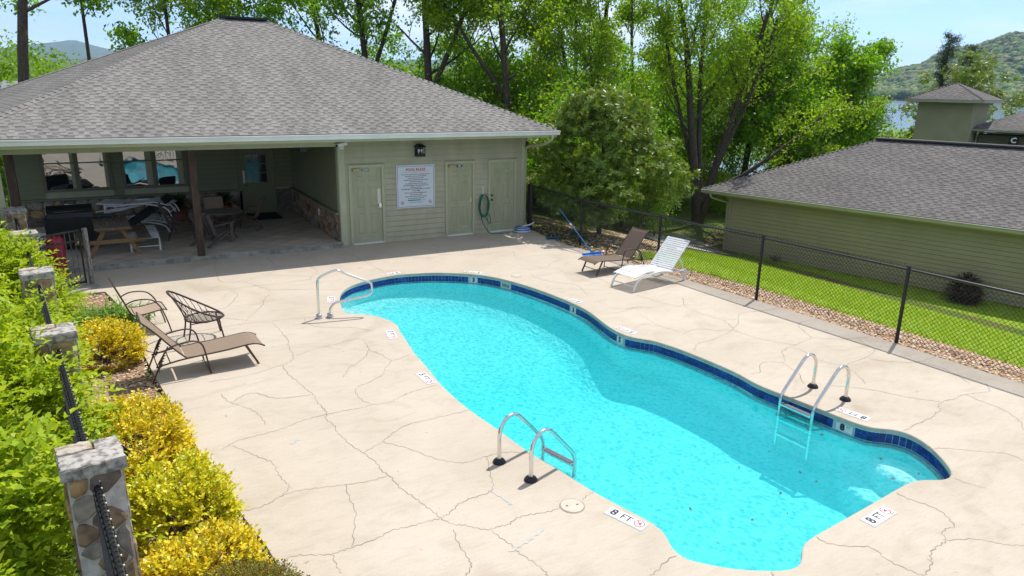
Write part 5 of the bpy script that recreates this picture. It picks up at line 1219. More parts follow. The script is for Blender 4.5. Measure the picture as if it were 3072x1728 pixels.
for (x, y, rz, lb) in ((3.55, 21.75, PI - 0.45, 'shaded sling armchair on the right of the round table, before the back door'), (2.50, 22.1, -PI / 2, 'shaded sling armchair behind the round table'), (1.28, 21.5, -0.1, 'shaded sling armchair left of the brown post')):
    c = copy_tree(ch1); c.location = (x, y, FZ); c.rotation_euler = (0, 0, rz); c['label'] = lb
    for k_ in c.children:
        if k_.name.startswith(('seat_sling', 'back_sling')): k_.data = k_.data.copy(); k_.data.materials[0] = M_sling
ad = thing('adirondack_chair', 'dark slatted adirondack chair in front of the round table', 'chair', (2.17, 20.35, FZ), 0.75)
M_adi = mat('grey_brown_slat', (0.12, 0.10, 0.085), 0.7, 0.15, 9)
for k in range(5):
    y = -0.22 + 0.11 * k; MB().bar((-0.12, y, .28), (-0.42, y * 1.25, .95 - abs(y) * .35), 0.095, 0.02, up=(0, 1, 0)).build('back_slat', M_adi, ad)
for k in range(6): MB().bar((0.42 - .1 * k, -.26, .37 - .022 * k), (0.42 - .1 * k, .26, .37 - .022 * k), 0.02, 0.085, up=(1, 0, 0)).build('seat_slat', M_adi, ad)
for s in (-1, 1):
    MB().box((0.13, s * .34, .56), (0.72, 0.13, 0.025)).build('arm', M_adi, ad); MB().box((0.40, s * .32, .275), (0.10, 0.035, 0.55)).build('front_leg', M_adi, ad); MB().bar((0.42, s * .28, .33), (-.5, s * .28, .02), 0.03, 0.10, up=(0, 1, 0)).build('side_stringer', M_adi, ad)
dm = tag(MB().box((0, 0, 0.008), (0.95, 1.25, 0.015)).build('door_mat', mat('black_mat', (0.010, 0.010, 0.011), 0.95, 0.2, 40), None, loc=(4.22, 24.05, FZ)), 'black door mat before the shaded back door', 'mat')
gr_ = thing('charcoal_grill', 'large black covered grill at the left end of the patio', 'grill', (-1.05, 21.3, FZ))
q = MB(); q.box((0, 0, .45), (1.15, 0.5, 0.75)); q.build('cabinet', M_black, gr_)
q = MB(); V = []; k2 = 9
for x in (-.5, .5):
    for k in range(k2): a = PI * k / (k2 - 1); V.append((x, -0.25 * math.cos(a), .83 + 0.30 * math.sin(a)))
q.add(V, [(i, i + 1, k2 + i + 1, k2 + i) for i in range(k2 - 1)] + [tuple(range(k2))[::-1], tuple(range(k2, 2 * k2))]); q.build('hood', M_black, gr_)
MB().tube([(-.35, -.29, 1.0), (.35, -.29, 1.0)], 0.014, 6).build('hood_handle', M_chrome, gr_); MB().box((0.75, 0, .8), (0.36, 0.45, 0.03)).build('side_shelf', M_black, gr_)
for x in (-.5, .5): MB().box((x, 0, .04), (0.06, 0.45, 0.08)).build('foot', M_black, gr_)
rb = thing('red_barrel', 'round red lidded bin standing behind the iron gate', 'bin', (-1.30, 18.65, 0))
M_redb = mat('faded_red_plastic', (0.36, 0.02, 0.045), 0.5, 0.1, 5)
MB().lathe([(0.15, 0), (0.165, 0.05), (0.18, 0.75), (0.175, .8)], (0, 0, 0), 20).build('body', M_redb, rb, smooth=True); MB().lathe([(0.19, .8), (0.19, .84), (0.16, .91), (0.08, .94), (0, .95)], (0, 0, 0), 20).build('lid', M_redb, rb, smooth=True)
for i, (x, y, r_, lb) in enumerate(((3.05, 24.3, .2, 'potted dark fern left of the back door'), (1.75, 24.2, .22, 'red clay pot with a dark plant behind the brown post'))):
    p = thing('potted_plant', lb, 'plant', (x, y, FZ), 0, None)
    MB().lathe([(r_ * .7, 0), (r_, .36), (r_ * 1.1, .36), (r_ * 1.1, .42), (r_ * .9, .42)], (0, 0, 0), 16).build('pot', mat('clay_pot', (0.20, 0.06, 0.035), 0.8, 0.2, 9), p)
    n = 160; a = rng.uniform(0, 2 * PI, n); el = rng.uniform(.2, 1.4, n); ax = np.stack([np.cos(a) * np.cos(el), np.sin(a) * np.cos(el), np.sin(el)], 1); pos = np.tile((0, 0, .42), (n, 1)) + ax * rng.uniform(.02, .3, n)[:, None]
    V, F = leaf_geo(pos, ax + (0, 0, -.2), np.tile((0, 0, 1.0), (n, 1)), .22, .06); link('foliage', np_mesh('foliage', V, F, leafmat('fern_leaf', [(0.03, 0.06, 0.015), (0.05, 0.10, 0.02)])), p)
pl_ = thing('ceiling_lantern', 'small black lantern hanging at the patio ceiling edge', 'lamp', (4.55, 19.6, 2.60)); MB().box((0, 0, 0.09), (0.18, 0.18, 0.22)).build('lamp_body', M_black, pl_)
MB().lathe([(0.05, .2), (0.05, .23)], (0, 0, 0), 10).build('ceiling_plate', M_black, pl_)

# ------------------------------------------------------------------ things on the sage facade
sg = thing('pool_rules_sign', 'large white POOL RULES notice with red border between the doors', 'sign', (7.575, FY - 0.03, 0.94))
MB().box((0, 0, 0.61), (1.165, 0.02, 1.22)).build('sign_board', mat('sign_white', (0.60, 0.66, 0.70), 0.4, 0.03, 3), sg)
q = MB(); y = -0.0105
for a, c, w_, h_ in ((0, 0.605 + 0.575, 1.10, .010), (0, 0.61 - 0.575, 1.10, .010), (-0.55, 0.61, .010, 1.15), (0.55, 0.61, .010, 1.15)): q.box((a, y, c), (w_, 0.002, h_))
q.build('border', mat('border_plum', (0.16, 0.03, 0.07), 0.5, 0), sg)
def line(s, z, size, m, bold=0.0): text_obj('lettering', s, size, m, sg, frame((0, y - .0012, z), (1, 0, 0), (0, 0, 1)), bold=bold)
line('POOL RULES', 1.085, 0.105, M_red, 0.003)
MB().box((0, y, 1.015), (0.72, 0.002, 0.005)).build('rule_line', MATS['border_plum'], sg)
M_txt = mat('rules_ink', (0.10, 0.03, 0.06), 0.6, 0)
rows = ['Swim at your own risk, there is no life guard on duty', 'This pool is for the use of Condominium', 'owners and their guests only', 'No glass of any kind allowed in the pool area', 'No animals in pool area', 'No smoking or tobacco use in pool area', 'No Diving, Running or Throwing objects of any', 'kind in the pool area', 'CHILDREN MUST BE ACCOMPANIED BY AN ADULT', 'AT ALL TIMES', 'Shower down in the pool building shower', 'Clean up after yourself', 'Return chairs to the area they came from', 'Do not leave items at the pool']
for i, s in enumerate(rows): line(s, 0.955 - i * 0.0525, 0.040, M_txt, 0.001)
MB().box((-0.06, y - .001, 0.215), (0.40, 0.003, 0.03)).build('teal_strip', mat('teal_tape', (0.02, 0.22, 0.22), 0.5, 0.1, 9), sg)
text_obj('lettering', '10 pm', 0.038, M_txt, sg, frame((0.23, y - .0012, 0.215), (1, 0, 0), (0, 0, 1))); line('Close and lock umbrellas', 0.155, 0.038, M_txt)
for x in (-0.42, 0.43):
    q = MB(); q.tube([(x + 0.045 * math.cos(a), y - .001, 0.15 + 0.045 * math.sin(a)) for a in np.linspace(0, 2 * PI, 20, endpoint=False)], 0.005, 4, closed=True); q.bar((x - .03, y - .001, .18), (x + .03, y - .001, .12), 0.008, 0.002, up=(0, 1, 0)); q.build('no_symbol', M_red, sg)
    q = MB(); q.bar((x - .025, y - .0005, .14), (x + .022, y - .0005, .155), 0.012, 0.002, up=(0, 1, 0)); q.build('symbol_figure', M_txt, sg)
lt = thing('wall_lantern', 'black house shaped wall lantern with two bulbs above the sign', 'lamp', (7.69, FY - 0.03, 2.40))
q = MB(); 
for x in (-.115, .115):
    for yy in (-.17, -.01): q.box((x, yy, 0.13), (0.018, 0.018, 0.28))
q.box((0, -.09, 0.01), (0.25, 0.18, 0.02)); q.box((0, -.09, 0.265), (0.25, 0.18, 0.018)); q.box((0, -.005, 0.14), (0.24, 0.01, 0.28)); q.box((0, -.17, 0.06), (0.22, 0.012, 0.06)); q.build('lantern_frame', M_black, lt)
q = MB(); q.add([(-.16, -.21, .275), (.16, -.21, .275), (.16, .0, .275), (-.16, .0, .275), (-.05, -.1, .345), (.05, -.1, .345), (.05, -.0, .345), (-.05, -.0, .345)], [(0, 3, 2, 1), (4, 5, 6, 7), (0, 1, 5, 4), (1, 2, 6, 5), (2, 3, 7, 6), (3, 0, 4, 7)]); q.build('lantern_roof', M_black, lt)
for x in (-.04, .045): MB().lathe([(0.012, 0.08), (0.02, 0.12), (0.032, 0.16), (0.028, 0.2), (0.0, 0.215)], (x, -.09, 0), 12).build('bulb', M_white, lt, smooth=True)
cm = thing('security_camera', 'white bullet security camera at the patio corner under the gutter', 'camera', (5.43, FY - 0.03, 2.78), 0)
q = MB(); q.bar((0.14, -0.10, 0.03), (-0.14, -0.24, -0.01), 0.10, 0.075); q.build('housing', M_white, cm); q = MB(); q.bar((0.15, -0.095, 0.075), (-0.17, -0.255, 0.03), 0.125, 0.012); q.build('sun_shield', M_white, cm)
q = MB(); q.tube([(0.05, 0.0, -0.07), (0.05, -0.07, -0.08), (0.03, -0.15, -0.02)], 0.022, 8); q.box((0.05, 0.0, -0.07), (0.10, 0.02, 0.10)); q.build('bracket', M_white, cm); MB().tube([(-0.14, -.24, -.01), (-0.165, -.2525, -.013)], 0.033, 10).build('lens', M_black, cm)
fl = thing('flood_light', 'small white floodlight at the right end of the eave', 'lamp', (11.26, FY + 0.0, 2.84)); q = MB(); q.box((0.05, -.06, 0.03), (0.12, 0.05, 0.13)); q.build('lamp_head', M_white, fl); q = MB(); q.tube([(-.05, .03, -.07), (0.0, -.03, -.06), (.05, -.05, -.03)], 0.016, 6); q.box((-.07, .02, -.07), (.12, .03, .03)); q.build('bracket', M_white, fl)
hs = thing('garden_hose', 'green garden hose coiled on a wall hook and trailing across the deck', 'hose', (9.73, FY - 0.03, 0))
M_hose = mat('hose_green', (0.008, 0.15, 0.085), 0.45, 0.15, 12)
rh = random.Random(8); pts = []
for k in range(7 * 22):
    a = 2 * PI * k / 22; lp = k // 22; jx = 1 + 0.10 * math.sin(lp * 2.1); 
    pts.append((0.155 * jx * math.sin(a) + 0.012 * math.sin(k * .7), -0.05 - 0.012 * lp + 0.006 * math.sin(a * 2), 0.86 + 0.33 * math.cos(a) * (1 + .03 * math.sin(lp * 1.7))))
MB().tube(pts, 0.0125, 6).build('hose_coil', M_hose, hs, smooth=True)
MB().tube(cr([(0.02, -0.13, .54), (0.10, -.13, .40), (0.19, -.12, .30), (0.20, -.12, .45), (0.16, -.1, .62)], 4), 0.0125, 6).build('hose_loop', M_hose, hs, smooth=True)
MB().tube(cr([(-0.12, -.12, .72), (-0.10, -.14, .45), (0.0, -.16, .22), (0.12, -.2, .05), (0.25, -.26, .014), (0.6, -.33, .013), (1.0, -.36, .013), (1.35, -.33, .013)], 5), 0.0125, 6).build('hose_tail', M_hose, hs, smooth=True)
q = MB(); q.bar((0.0, -.0, 1.42), (0.0, -.02, 1.15), 0.03, 0.012); q.tube([(0.0, -.01, 1.16), (0.0, -.10, 1.14), (0.0, -.14, 1.19)], 0.01, 6); q.build('hose_hook', M_gutter, hs)
hc = thing('vacuum_hose', 'coiled blue and white pool hose on the deck at the wall corner', 'hose', (11.0, 18.85, 0))
for k, (m_, r_) in enumerate(((M_plast, .23), (mat('hose_blue', (0.04, 0.16, 0.5), 0.45, 0.1, 9), .22), (M_plast, .19), (MATS['hose_blue'], .2))): MB().tube([(r_ * math.cos(a) * 1.15, r_ * math.sin(a) * .85, 0.022 + .034 * k) for a in np.linspace(0, 2 * PI, 24, endpoint=False)], 0.019, 8, closed=True).build('hose_loop', m_, hc, smooth=True)
MB().tube([(0.02, .05, .15), (0.2, -.06, .2), (0.33, -.12, .27)], 0.02, 8).build('hose_end', M_plast, hc)
# broom leaning on the fence, brush on the deck
br = thing('pool_brush', 'blue pool brush on a long pole leaning into the magnolia', 'brush', (11.02, 15.18, 0))
M_blue = mat('blue_pole', (0.03, 0.13, 0.34), 0.35, 0.15, 9, metal=0.3); M_bb = mat('blue_bristle', (0.02, 0.22, 0.62), 0.55, 0.15, 60)
a_ = Vector((0.0, 0.0, 0.10)); b_ = Vector((0.05, 1.75, 1.00)); mid = a_.lerp(b_, .62)
MB().tube([a_, mid], 0.0165, 8).build('pole', M_blue, br); MB().tube([mid, b_], 0.0125, 8).build('pole', M_blue, br); MB().tube([mid - (b_ - a_) * .02, mid + (b_ - a_) * .02], 0.022, 8).build('pole_clamp', M_plast, br)
q = MB(); rbx = random.Random(2)
for k in range(150):
    x = -0.30 + 0.60 * k / 149; dy = -.05 - rbx.uniform(0, .05); q.bar((x, 0, .065), (x + rbx.uniform(-.03, .03), dy, .003), 0.012, 0.004)
q.build('bristle', M_bb, br); q = MB(); q.bar((-0.31, 0.0, .075), (0.31, 0.0, .075), 0.05, 0.03); q.bar((-.02, 0, .07), (0.0, 0.03, .14), .05, .05); q.build('brush_back', M_bb, br)
sq = thing('pool_vacuum', 'dark blue vacuum head lying on the deck edge by the magnolia', 'vacuum head', (11.24, 17.45, 0), -0.12)
q = MB(); q.box((0, 0, .05), (0.46, 0.10, 0.03)); q.build('head', M_blue, sq); q = MB(); q.box((0, -0.0, .025), (0.42, .06, .03)); q.build('roller', M_black, sq); MB().tube([(0, 0, .06), (0.0, .08, .11)], 0.02, 8).build('socket', M_black, sq)
tag(MB().box((0, 0, .006), (0.09, .04, .012), .4).build('blue_tag', M_bb, None, loc=(8.95, 17.2, 0)), 'small blue scrap lying on the deck near the roof shadow', 'scrap')

# ------------------------------------------------------------------ plants
def gz(x, y): return float(terrain(x, y))
def rdir(n, zlo=-0.25, zhi=1.0):
    a = rng.uniform(0, 2 * PI, n); z = rng.uniform(zlo, zhi, n); r = np.sqrt(np.maximum(0, 1 - z * z)); return np.stack([r * np.cos(a), r * np.sin(a), z], 1)
def sprays(N, c, rad, inner, length, k, L, W, up=0.35, droop=0.3, zlo=-0.3, lump=0.15, spread=0.9, fold=0.12, flat=0.34, boxy=1.0, K=0):
    d = rdir(N, zlo)
    if K:
        cd = rdir(K, zlo); cl = rng.integers(0, K, N); cv = .16 if K < 70 else .07; cr_ = rng.uniform(1 - 1.2 * cv, 1 + .85 * cv, K)[cl]; d = nrmz(cd[cl] + rng.normal(0, .15, (N, 3)))
    ph_ = rng.uniform(0, 6.28, 3)
    if boxy != 1.0: d = np.sign(d) * np.abs(d) ** boxy
    lm_ = 1 + lump * (np.sin(3 * np.arctan2(d[:, 1], d[:, 0]) + ph_[0]) * .5 + np.sin(5 * d[:, 2] + ph_[1]) * .3 + np.sin(7 * np.arctan2(d[:, 1], d[:, 0]) + 4 * d[:, 2] + ph_[2]) * .5)
    u = inner + (1 - inner) * rng.uniform(0, 1, N) ** 0.5
    st = np.asarray(c) + d * np.asarray(rad) * (u * lm_)[:, None]
    if K: st = np.asarray(c) + (st - np.asarray(c)) * cr_[:, None]
    g = nrmz(d + np.array((0, 0, up)) + rng.normal(0, .32, (N, 3))); s = nrmz(np.cross(g, rng.normal(0, .35, (N, 3)) + (0, 0, 1)))
    ln = length * rng.uniform(.6, 1.3, N)
    P, A, U = [], [], []
    for j in range(k):
        t = (j + .5) / k; p = st + g * (ln * t)[:, None] - np.array((0, 0, 1.0)) * (droop * ln * t * t)[:, None]
        for sg in ((1, -1) if j < k - 1 else (0,)):
            ax = g * .65 + s * sg * spread + rng.normal(0, .18, (N, 3)) - np.array((0, 0, droop * .6)) * t
            P.append(p); A.append(ax); U.append(np.array((0, 0, 1.0)) + rng.normal(0, flat, (N, 3)))
    P = np.concatenate(P); n = len(P)
    return leaf_geo(P, np.concatenate(A), np.concatenate(U), L * rng.uniform(.6, 1.2, n), W * rng.uniform(.7, 1.15, n), fold)
def stems(root, c, rad, n, r, m, base_z=0.0, name='stem', rgx=None):
    rgx = rgx or random.Random(1); q = MB()
    for k in range(n):
        a = rgx.uniform(0, 2 * PI); f = rgx.uniform(.35, .95); top = (c[0] + rad[0] * f * math.cos(a) * .85, c[1] + rad[1] * f * math.sin(a) * .85, c[2] + rad[2] * rgx.uniform(.1, .75)); b0 = (c[0] + rgx.uniform(-.1, .1), c[1] + rgx.uniform(-.1, .1), base_z)
        mid = tuple((b0[i] * .5 + top[i] * .5 + rgx.uniform(-.06, .06)) for i in range(3)); q.tube(cr([b0, mid, top], 3), [r * (1 - .7 * t) for t in np.linspace(0, 1, 7)], 4)
    return q.build(name, m, root)
M_twig = mat('twig', (0.11, 0.08, 0.055), 0.85, 0.3, 20)
L_hedge = leafmat('hedge_leaf', [(0.22, 0.36, 0.018), (0.36, 0.49, 0.022), (0.50, 0.58, 0.03), (0.28, 0.42, 0.02), (0.42, 0.50, 0.025)], 0.5, 0.40, 0.25, (1.3, 1.25, .5))
L_gold = leafmat('golden_leaf', [(0.80, 0.62, 0.02), (0.84, 0.68, 0.03), (0.66, 0.60, 0.025), (0.80, 0.54, 0.015), (0.26, 0.32, 0.015), (0.86, 0.74, 0.09)], 0.4, 0.25, 0.35, (1.2, 1.1, .5))
L_goldg = leafmat('green_golden_leaf', [(0.76, 0.65, 0.02), (0.66, 0.62, 0.025), (0.36, 0.46, 0.02), (0.78, 0.64, 0.03), (0.54, 0.58, 0.025)], 0.4, 0.25, 0.35, (1.2, 1.1, .5))
L_core = leafmat('inner_leaf', [(0.05, 0.07, 0.012), (0.09, 0.10, 0.015)], 0.5, 0.2)
def bush(name, label, cat, x, y, rad, N, k, length, L, W, m, group=None, z=0.0, seed=0, **kw):
    t = thing(name, label, cat, (x, y, z - .04), 0, group)
    c = (0, 0, rad[2] * kw.pop('cz', .55))
    V, F = sprays(N, c, rad, kw.pop('inner', .55), length, k, L, W, **kw)
    keep = V[F[:, 0], 2] > 0.02; F = F[keep]
    link('foliage', np_mesh('foliage', V, F, m), t)
    stems(t, c, rad, 16, 0.014, M_twig, rgx=random.Random(seed)); return t
gh = 'bright green hedge shrubs along the stone pillars'
bush('hedge_shrub', 'big bright green hedge shrub behind the nearest stone pillar', 'shrub', -1.68, 6.75, (0.98, 1.25, .86), 1500, 7, .50, .100, .055, L_hedge, gh, K=64, cz=.95, inner=.45, zlo=-.7)
bush('hedge_shrub', 'bright green hedge shrub leaning over the second stone pillar', 'shrub', -1.55, 8.6, (0.92, 1.25, .90), 1500, 7, .50, .098, .053, L_hedge, gh, K=64, cz=.92, inner=.45, zlo=-.7)
bush('hedge_shrub', 'low bright green hedge shrub in front of the third stone pillar', 'shrub', -1.75, 11.3, (0.80, 1.10, .80), 1200, 7, .48, .095, .050, L_hedge, gh, K=64, cz=.92, inner=.45, zlo=-.7)
bush('hedge_shrub', 'large yellow green hedge shrub between the gate and the third pillar', 'shrub', -2.45, 14.7, (1.02, 1.5, .93), 1700, 7, .52, .098, .050, L_hedge, gh, K=64, cz=.92, inner=.45, zlo=-.7)
bush('hedge_shrub', 'small arching green shrub beside the gate kerb', 'shrub', -1.22, 15.0, (0.30, 0.36, .50), 150, 7, .42, .078, .034, L_hedge, gh, K=64, cz=.75, inner=.3, zlo=-.6)
bush('hedge_shrub', 'yellow green hedge shrub behind the farthest pillar', 'shrub', -2.9, 17.3, (1.0, 1.1, .95), 700, 7, .50, .085, .04, L_hedge, gh, K=64, cz=.85, inner=.45, zlo=-.7)
gg = 'yellow euonymus shrubs beside the deck'
kwg = dict(cz=.62, inner=.62, zlo=-.75, up=.7, droop=0.0, spread=.9, lump=.10, flat=.40, K=95)
bush('golden_shrub', 'dense yellow shrub behind the taupe lounger', 'shrub', -0.42, 12.45, (0.50, 0.52, .38), 1500, 4, .13, .052, .034, L_gold, gg, seed=1, boxy=.8, **kwg)
bush('golden_shrub', 'broad yellow shrub in the middle of the mulch bed', 'shrub', -0.10, 8.75, (0.50, 0.86, .38), 1900, 4, .13, .050, .033, L_gold, gg, seed=2, boxy=.85, **kwg)
bush('golden_shrub', 'green tinged yellow shrub right of the nearest pillar', 'shrub', 0.20, 7.02, (0.46, 0.58, .42), 1800, 4, .13, .050, .033, L_goldg, gg, seed=3, boxy=.8, **kwg)
bush('golden_shrub', 'yellow shrub lowest in the bed, next to the rusty round shrub', 'shrub', 0.28, 5.80, (0.46, 0.42, .36), 1500, 4, .13, .050, .033, L_gold, gg, seed=4, boxy=.85, **kwg)
L_barb = leafmat('barberry_leaf', [(0.17, 0.085, 0.015), (0.16, 0.19, 0.02), (0.21, 0.08, 0.014), (0.13, 0.19, 0.025), (0.15, 0.16, 0.02)], 0.5, 0.3, 0.3)
bush('barberry_shrub', 'round rusty red and green clipped shrub at the bottom edge of the bed', 'shrub', 0.44, 4.98, (0.66, 0.62, .50), 5200, 3, .07, .022, .012, L_barb, None, cz=.45, inner=.7, zlo=-.4, lump=.03, up=.3, droop=0)
# daylily clump: long arching blades
dl = thing('daylily_clump', 'clump of arching grassy daylily leaves behind the sand chair', 'plant', (-0.42, 14.35, -.04))
n = 520; cx_ = rng.normal(0, .20, (n, 2)) * (1.5, 1.1); a = rng.uniform(0, 2 * PI, n); P = []; Fs = []; LL = rng.uniform(.45, .80, n)
seg = 6; V = np.zeros((n, seg + 1, 2, 3))
for j in range(seg + 1):
    t = j / seg; r_ = LL * (.85 * t ** 1.3); h_ = LL * (1.35 * t - 1.05 * t * t) * 1.0
    w_ = .012 * (1 - t ** 2) + .001
    for s_ in (0, 1):
        V[:, j, s_, 0] = cx_[:, 0] + np.cos(a) * r_ + (s_ - .5) * 2 * w_ * -np.sin(a); V[:, j, s_, 1] = cx_[:, 1] + np.sin(a) * r_ + (s_ - .5) * 2 * w_ * np.cos(a); V[:, j, s_, 2] = .02 + h_
idx = np.arange(n)[:, None] * (seg + 1) * 2 + np.arange(seg)[None, :] * 2
F = np.stack([idx, idx + 1, idx + 3, idx + 2], -1).reshape(-1, 4)
link('foliage', np_mesh('foliage', V.reshape(-1, 3), F, leafmat('daylily_leaf', [(0.09, 0.20, 0.02), (0.14, 0.27, 0.03), (0.17, 0.30, 0.035)], 0.4, 0.3)), dl)
bush('hedge_shrub', 'thin yellow green seedling at the kerb left of the daylilies', 'shrub', -1.1, 15.9, (0.24, 0.22, .22), 90, 6, .26, .06, .028, L_hedge, None, cz=.6, inner=.2)

# magnolia with glossy whorled leaves
L_mag = leafmat('magnolia_leaf', [(0.045, 0.085, 0.016), (0.065, 0.115, 0.022), (0.085, 0.13, 0.03), (0.05, 0.09, 0.018), (0.17, 0.10, 0.02)], 0.24, 0.14, 0.65)
L_mag2 = leafmat('magnolia_leaf_pale', [(0.11, 0.20, 0.025), (0.16, 0.26, 0.04), (0.22, 0.30, 0.07), (0.12, 0.21, 0.028), (0.18, 0.27, 0.045), (0.13, 0.22, 0.03), (0.26, 0.26, 0.06)], 0.42, 0.30, 0.3)
M_bark = mat('tree_bark', (0.075, 0.058, 0.045), 0.9, 0.45, 7, 0.6, 18, stretch=(5, 5, .8))
M_barkl = mat('grey_bark', (0.115, 0.10, 0.085), 0.9, 0.4, 7, 0.6, 18, stretch=(5, 5, .8))
def whorls(N, c, rad, inner, L, W, k=9, zlo=-.6, lump=.16):
    d = rdir(N, zlo); a3 = np.arctan2(d[:, 1], d[:, 0]); lm_ = 1 + lump * (np.sin(3 * a3 + 1) * .5 + np.sin(6 * d[:, 2] + 2 * a3) * .6)
    u = inner + (1 - inner) * rng.uniform(0, 1, N) ** .45
    st = np.asarray(c) + d * np.asarray(rad) * (u * lm_)[:, None]; g = nrmz(d * .8 + (0, 0, .55) + rng.normal(0, .3, (N, 3))); s1 = nrmz(np.cross(g, (0.3, 0.2, 1))); s2 = np.cross(g, s1); P, A, U = [], [], []
    for j in range(k):
        an = 2 * PI * j / k + rng.uniform(-.25, .25, N); fl = rng.uniform(.15, .75, N)
        ax = s1 * np.cos(an)[:, None] + s2 * np.sin(an)[:, None] + g * fl[:, None]
        P.append(st + g * rng.uniform(-.04, .04, N)[:, None]); A.append(ax); U.append(g + rng.normal(0, .2, (N, 3)))
    P = np.concatenate(P); n = len(P); return leaf_geo(P, np.concatenate(A), np.concatenate(U), L * rng.uniform(.65, 1.15, n), W * rng.uniform(.8, 1.15, n), .05, .52)
def magnolia(label, x, y, z, s=1.0, N=1500, leafm=None, k=9, group=None):
    t = thing('magnolia_tree', label, 'tree', (x, y, z), 0, group); Vs, Fs = [], []
    o = 0
    lobes = (((0, 0, 2.35), (1.7, 1.7, 1.75), .40), ((.95, -.75, 1.6), (1.25, 1.2, 1.35), .2), ((-.85, .45, 1.7), (1.2, 1.15, 1.45), .16), ((.7, .4, 3.2), (.95, .95, .95), .12), ((-.7, .1, 3.0), (.95, .95, .9), .12), ((-.15, -.9, 1.0), (1.3, 1.0, .95), .16))
    for c, rad, fr in lobes:
        nc = int(N * fr / 17); d = rdir(nc, -.55); cc = (np.array(c) + d * np.array(rad) * rng.uniform(.55, 1.12, nc)[:, None]) * s
        for q0, d0 in zip(cc, d):
            m_ = 17; V, F = whorls(m_, q0, (.34 * s, .34 * s, .26 * s), .1, .175 * (1 if s < 1.3 else 1.5), .060 * (1 if s < 1.3 else 1.6), k); Vs.append(V); Fs.append(F + o); o += len(V)
    V = np.concatenate(Vs); F = np.concatenate(Fs); F = F[V[F[:, 0], 2] > .05]
    link('crown', np_mesh('crown', V, F, leafm or L_mag), t)
    q = MB(); rgx = random.Random(5); q.tube(cr([(0, 0, -.3), (.03, .02, 1.2 * s), (0, 0, 2.6 * s), (.1, 0, 3.9 * s)], 4), [.085 * s * (1 - .85 * i / 12) for i in range(13)], 8)
    for k2 in range(26):
        zz = rgx.uniform(.5, 3.3) * s; a = rgx.uniform(0, 2 * PI); ln = rgx.uniform(.9, 1.5) * s * (1.15 - zz / (4.6 * s)); q.tube([(0, 0, zz), (math.cos(a) * ln * .5, math.sin(a) * ln * .5, zz + ln * .22), (math.cos(a) * ln, math.sin(a) * ln, zz + ln * .55)], [.03 * s, .02 * s, .008 * s], 5)
    q.build('trunk', M_bark, t); return t
magnolia('glossy magnolia tree behind the fence, between pool house and lawn', 13.6, 18.4, -.12, 1.08, 2700, L_mag2)
magnolia('dark magnolia tree rising behind the stucco tower', 58.2, 32.6, gz(58, 32.6) + 1.0, 2.25, 1300, L_mag2, 8)

# broadleaf trees
LT = [leafmat('spring_leaf', [(0.11, 0.235, 0.018), (0.17, 0.32, 0.024), (0.27, 0.40, 0.03), (0.14, 0.275, 0.02)], 0.45, 0.5, 0.3, (1.25, 1.5, .35)),
      leafmat('yellow_spring_leaf', [(0.17, 0.295, 0.022), (0.25, 0.37, 0.03), (0.36, 0.44, 0.04), (0.20, 0.32, 0.022)], 0.45, 0.5, 0.3, (1.25, 1.45, .35)),
      leafmat('deep_leaf', [(0.12, 0.22, 0.016), (0.17, 0.28, 0.02), (0.22, 0.34, 0.024), (0.13, 0.235, 0.017)], 0.45, 0.42, 0.3, (1.25, 1.5, .35))]
def grow(q, p, d, L, r, lvl, rgx, tips, cfg):
    """a limb and its side limbs; collects leaf sites"""
    n = 6 if lvl < 2 else 4; pts = [np.array(p, float)]; dd = unit(d)
    for i in range(n):
        up = cfg['up'] * (0.5 if lvl == 0 else 1)
        wb = cfg['wob'] * (.38 if lvl == 0 else 1.0); dd = unit(dd + np.array([rgx.gauss(0, wb), rgx.gauss(0, wb), rgx.gauss(0, wb * .6) + up * .12]))
        pts.append(pts[-1] + dd * L / n)
    rad = [max(.006, r * (1 - (.55 if lvl == 0 else .8) * i / n)) for i in range(n + 1)]
    q.tube(pts, rad, 8 if lvl == 0 else (5 if lvl == 1 else 3), caps=False)
    if lvl >= 2:
        for i in range(1, n + 1): tips.append((pts[i], lvl))
    if lvl >= cfg['lev']: return
    kids = cfg['kids'][lvl]
    for k in range(kids):
        f = cfg['f0'][lvl] + (1 - cfg['f0'][lvl]) * (k + rgx.random()) / kids; i = min(n - 1, int(f * n)); b = pts[i] + (pts[i + 1] - pts[i]) * (f * n - i)
        ax = unit(pts[i + 1] - pts[i]); a = rgx.uniform(0, 2 * PI); s1 = unit(np.cross(ax, (0.31, 0.2, .9) if abs(ax[2]) < .95 else (1, 0, 0))); s2 = np.cross(ax, s1)
        sp = math.radians(rgx.uniform(*cfg['ang'])); nd = ax * math.cos(sp) + (s1 * math.cos(a) + s2 * math.sin(a)) * math.sin(sp)
        grow(q, b, nd, L * cfg['len'][lvl] * rgx.uniform(.7, 1.15) * (1.15 - .45 * f), rad[i] * cfg['thin'], lvl + 1, rgx, tips, cfg)
CFG = dict(lev=3, kids=[11, 5, 4], f0=[.28, .25, .2], ang=(28, 68), len=[.36, .52, .55], thin=.38, wob=.10, up=.5)
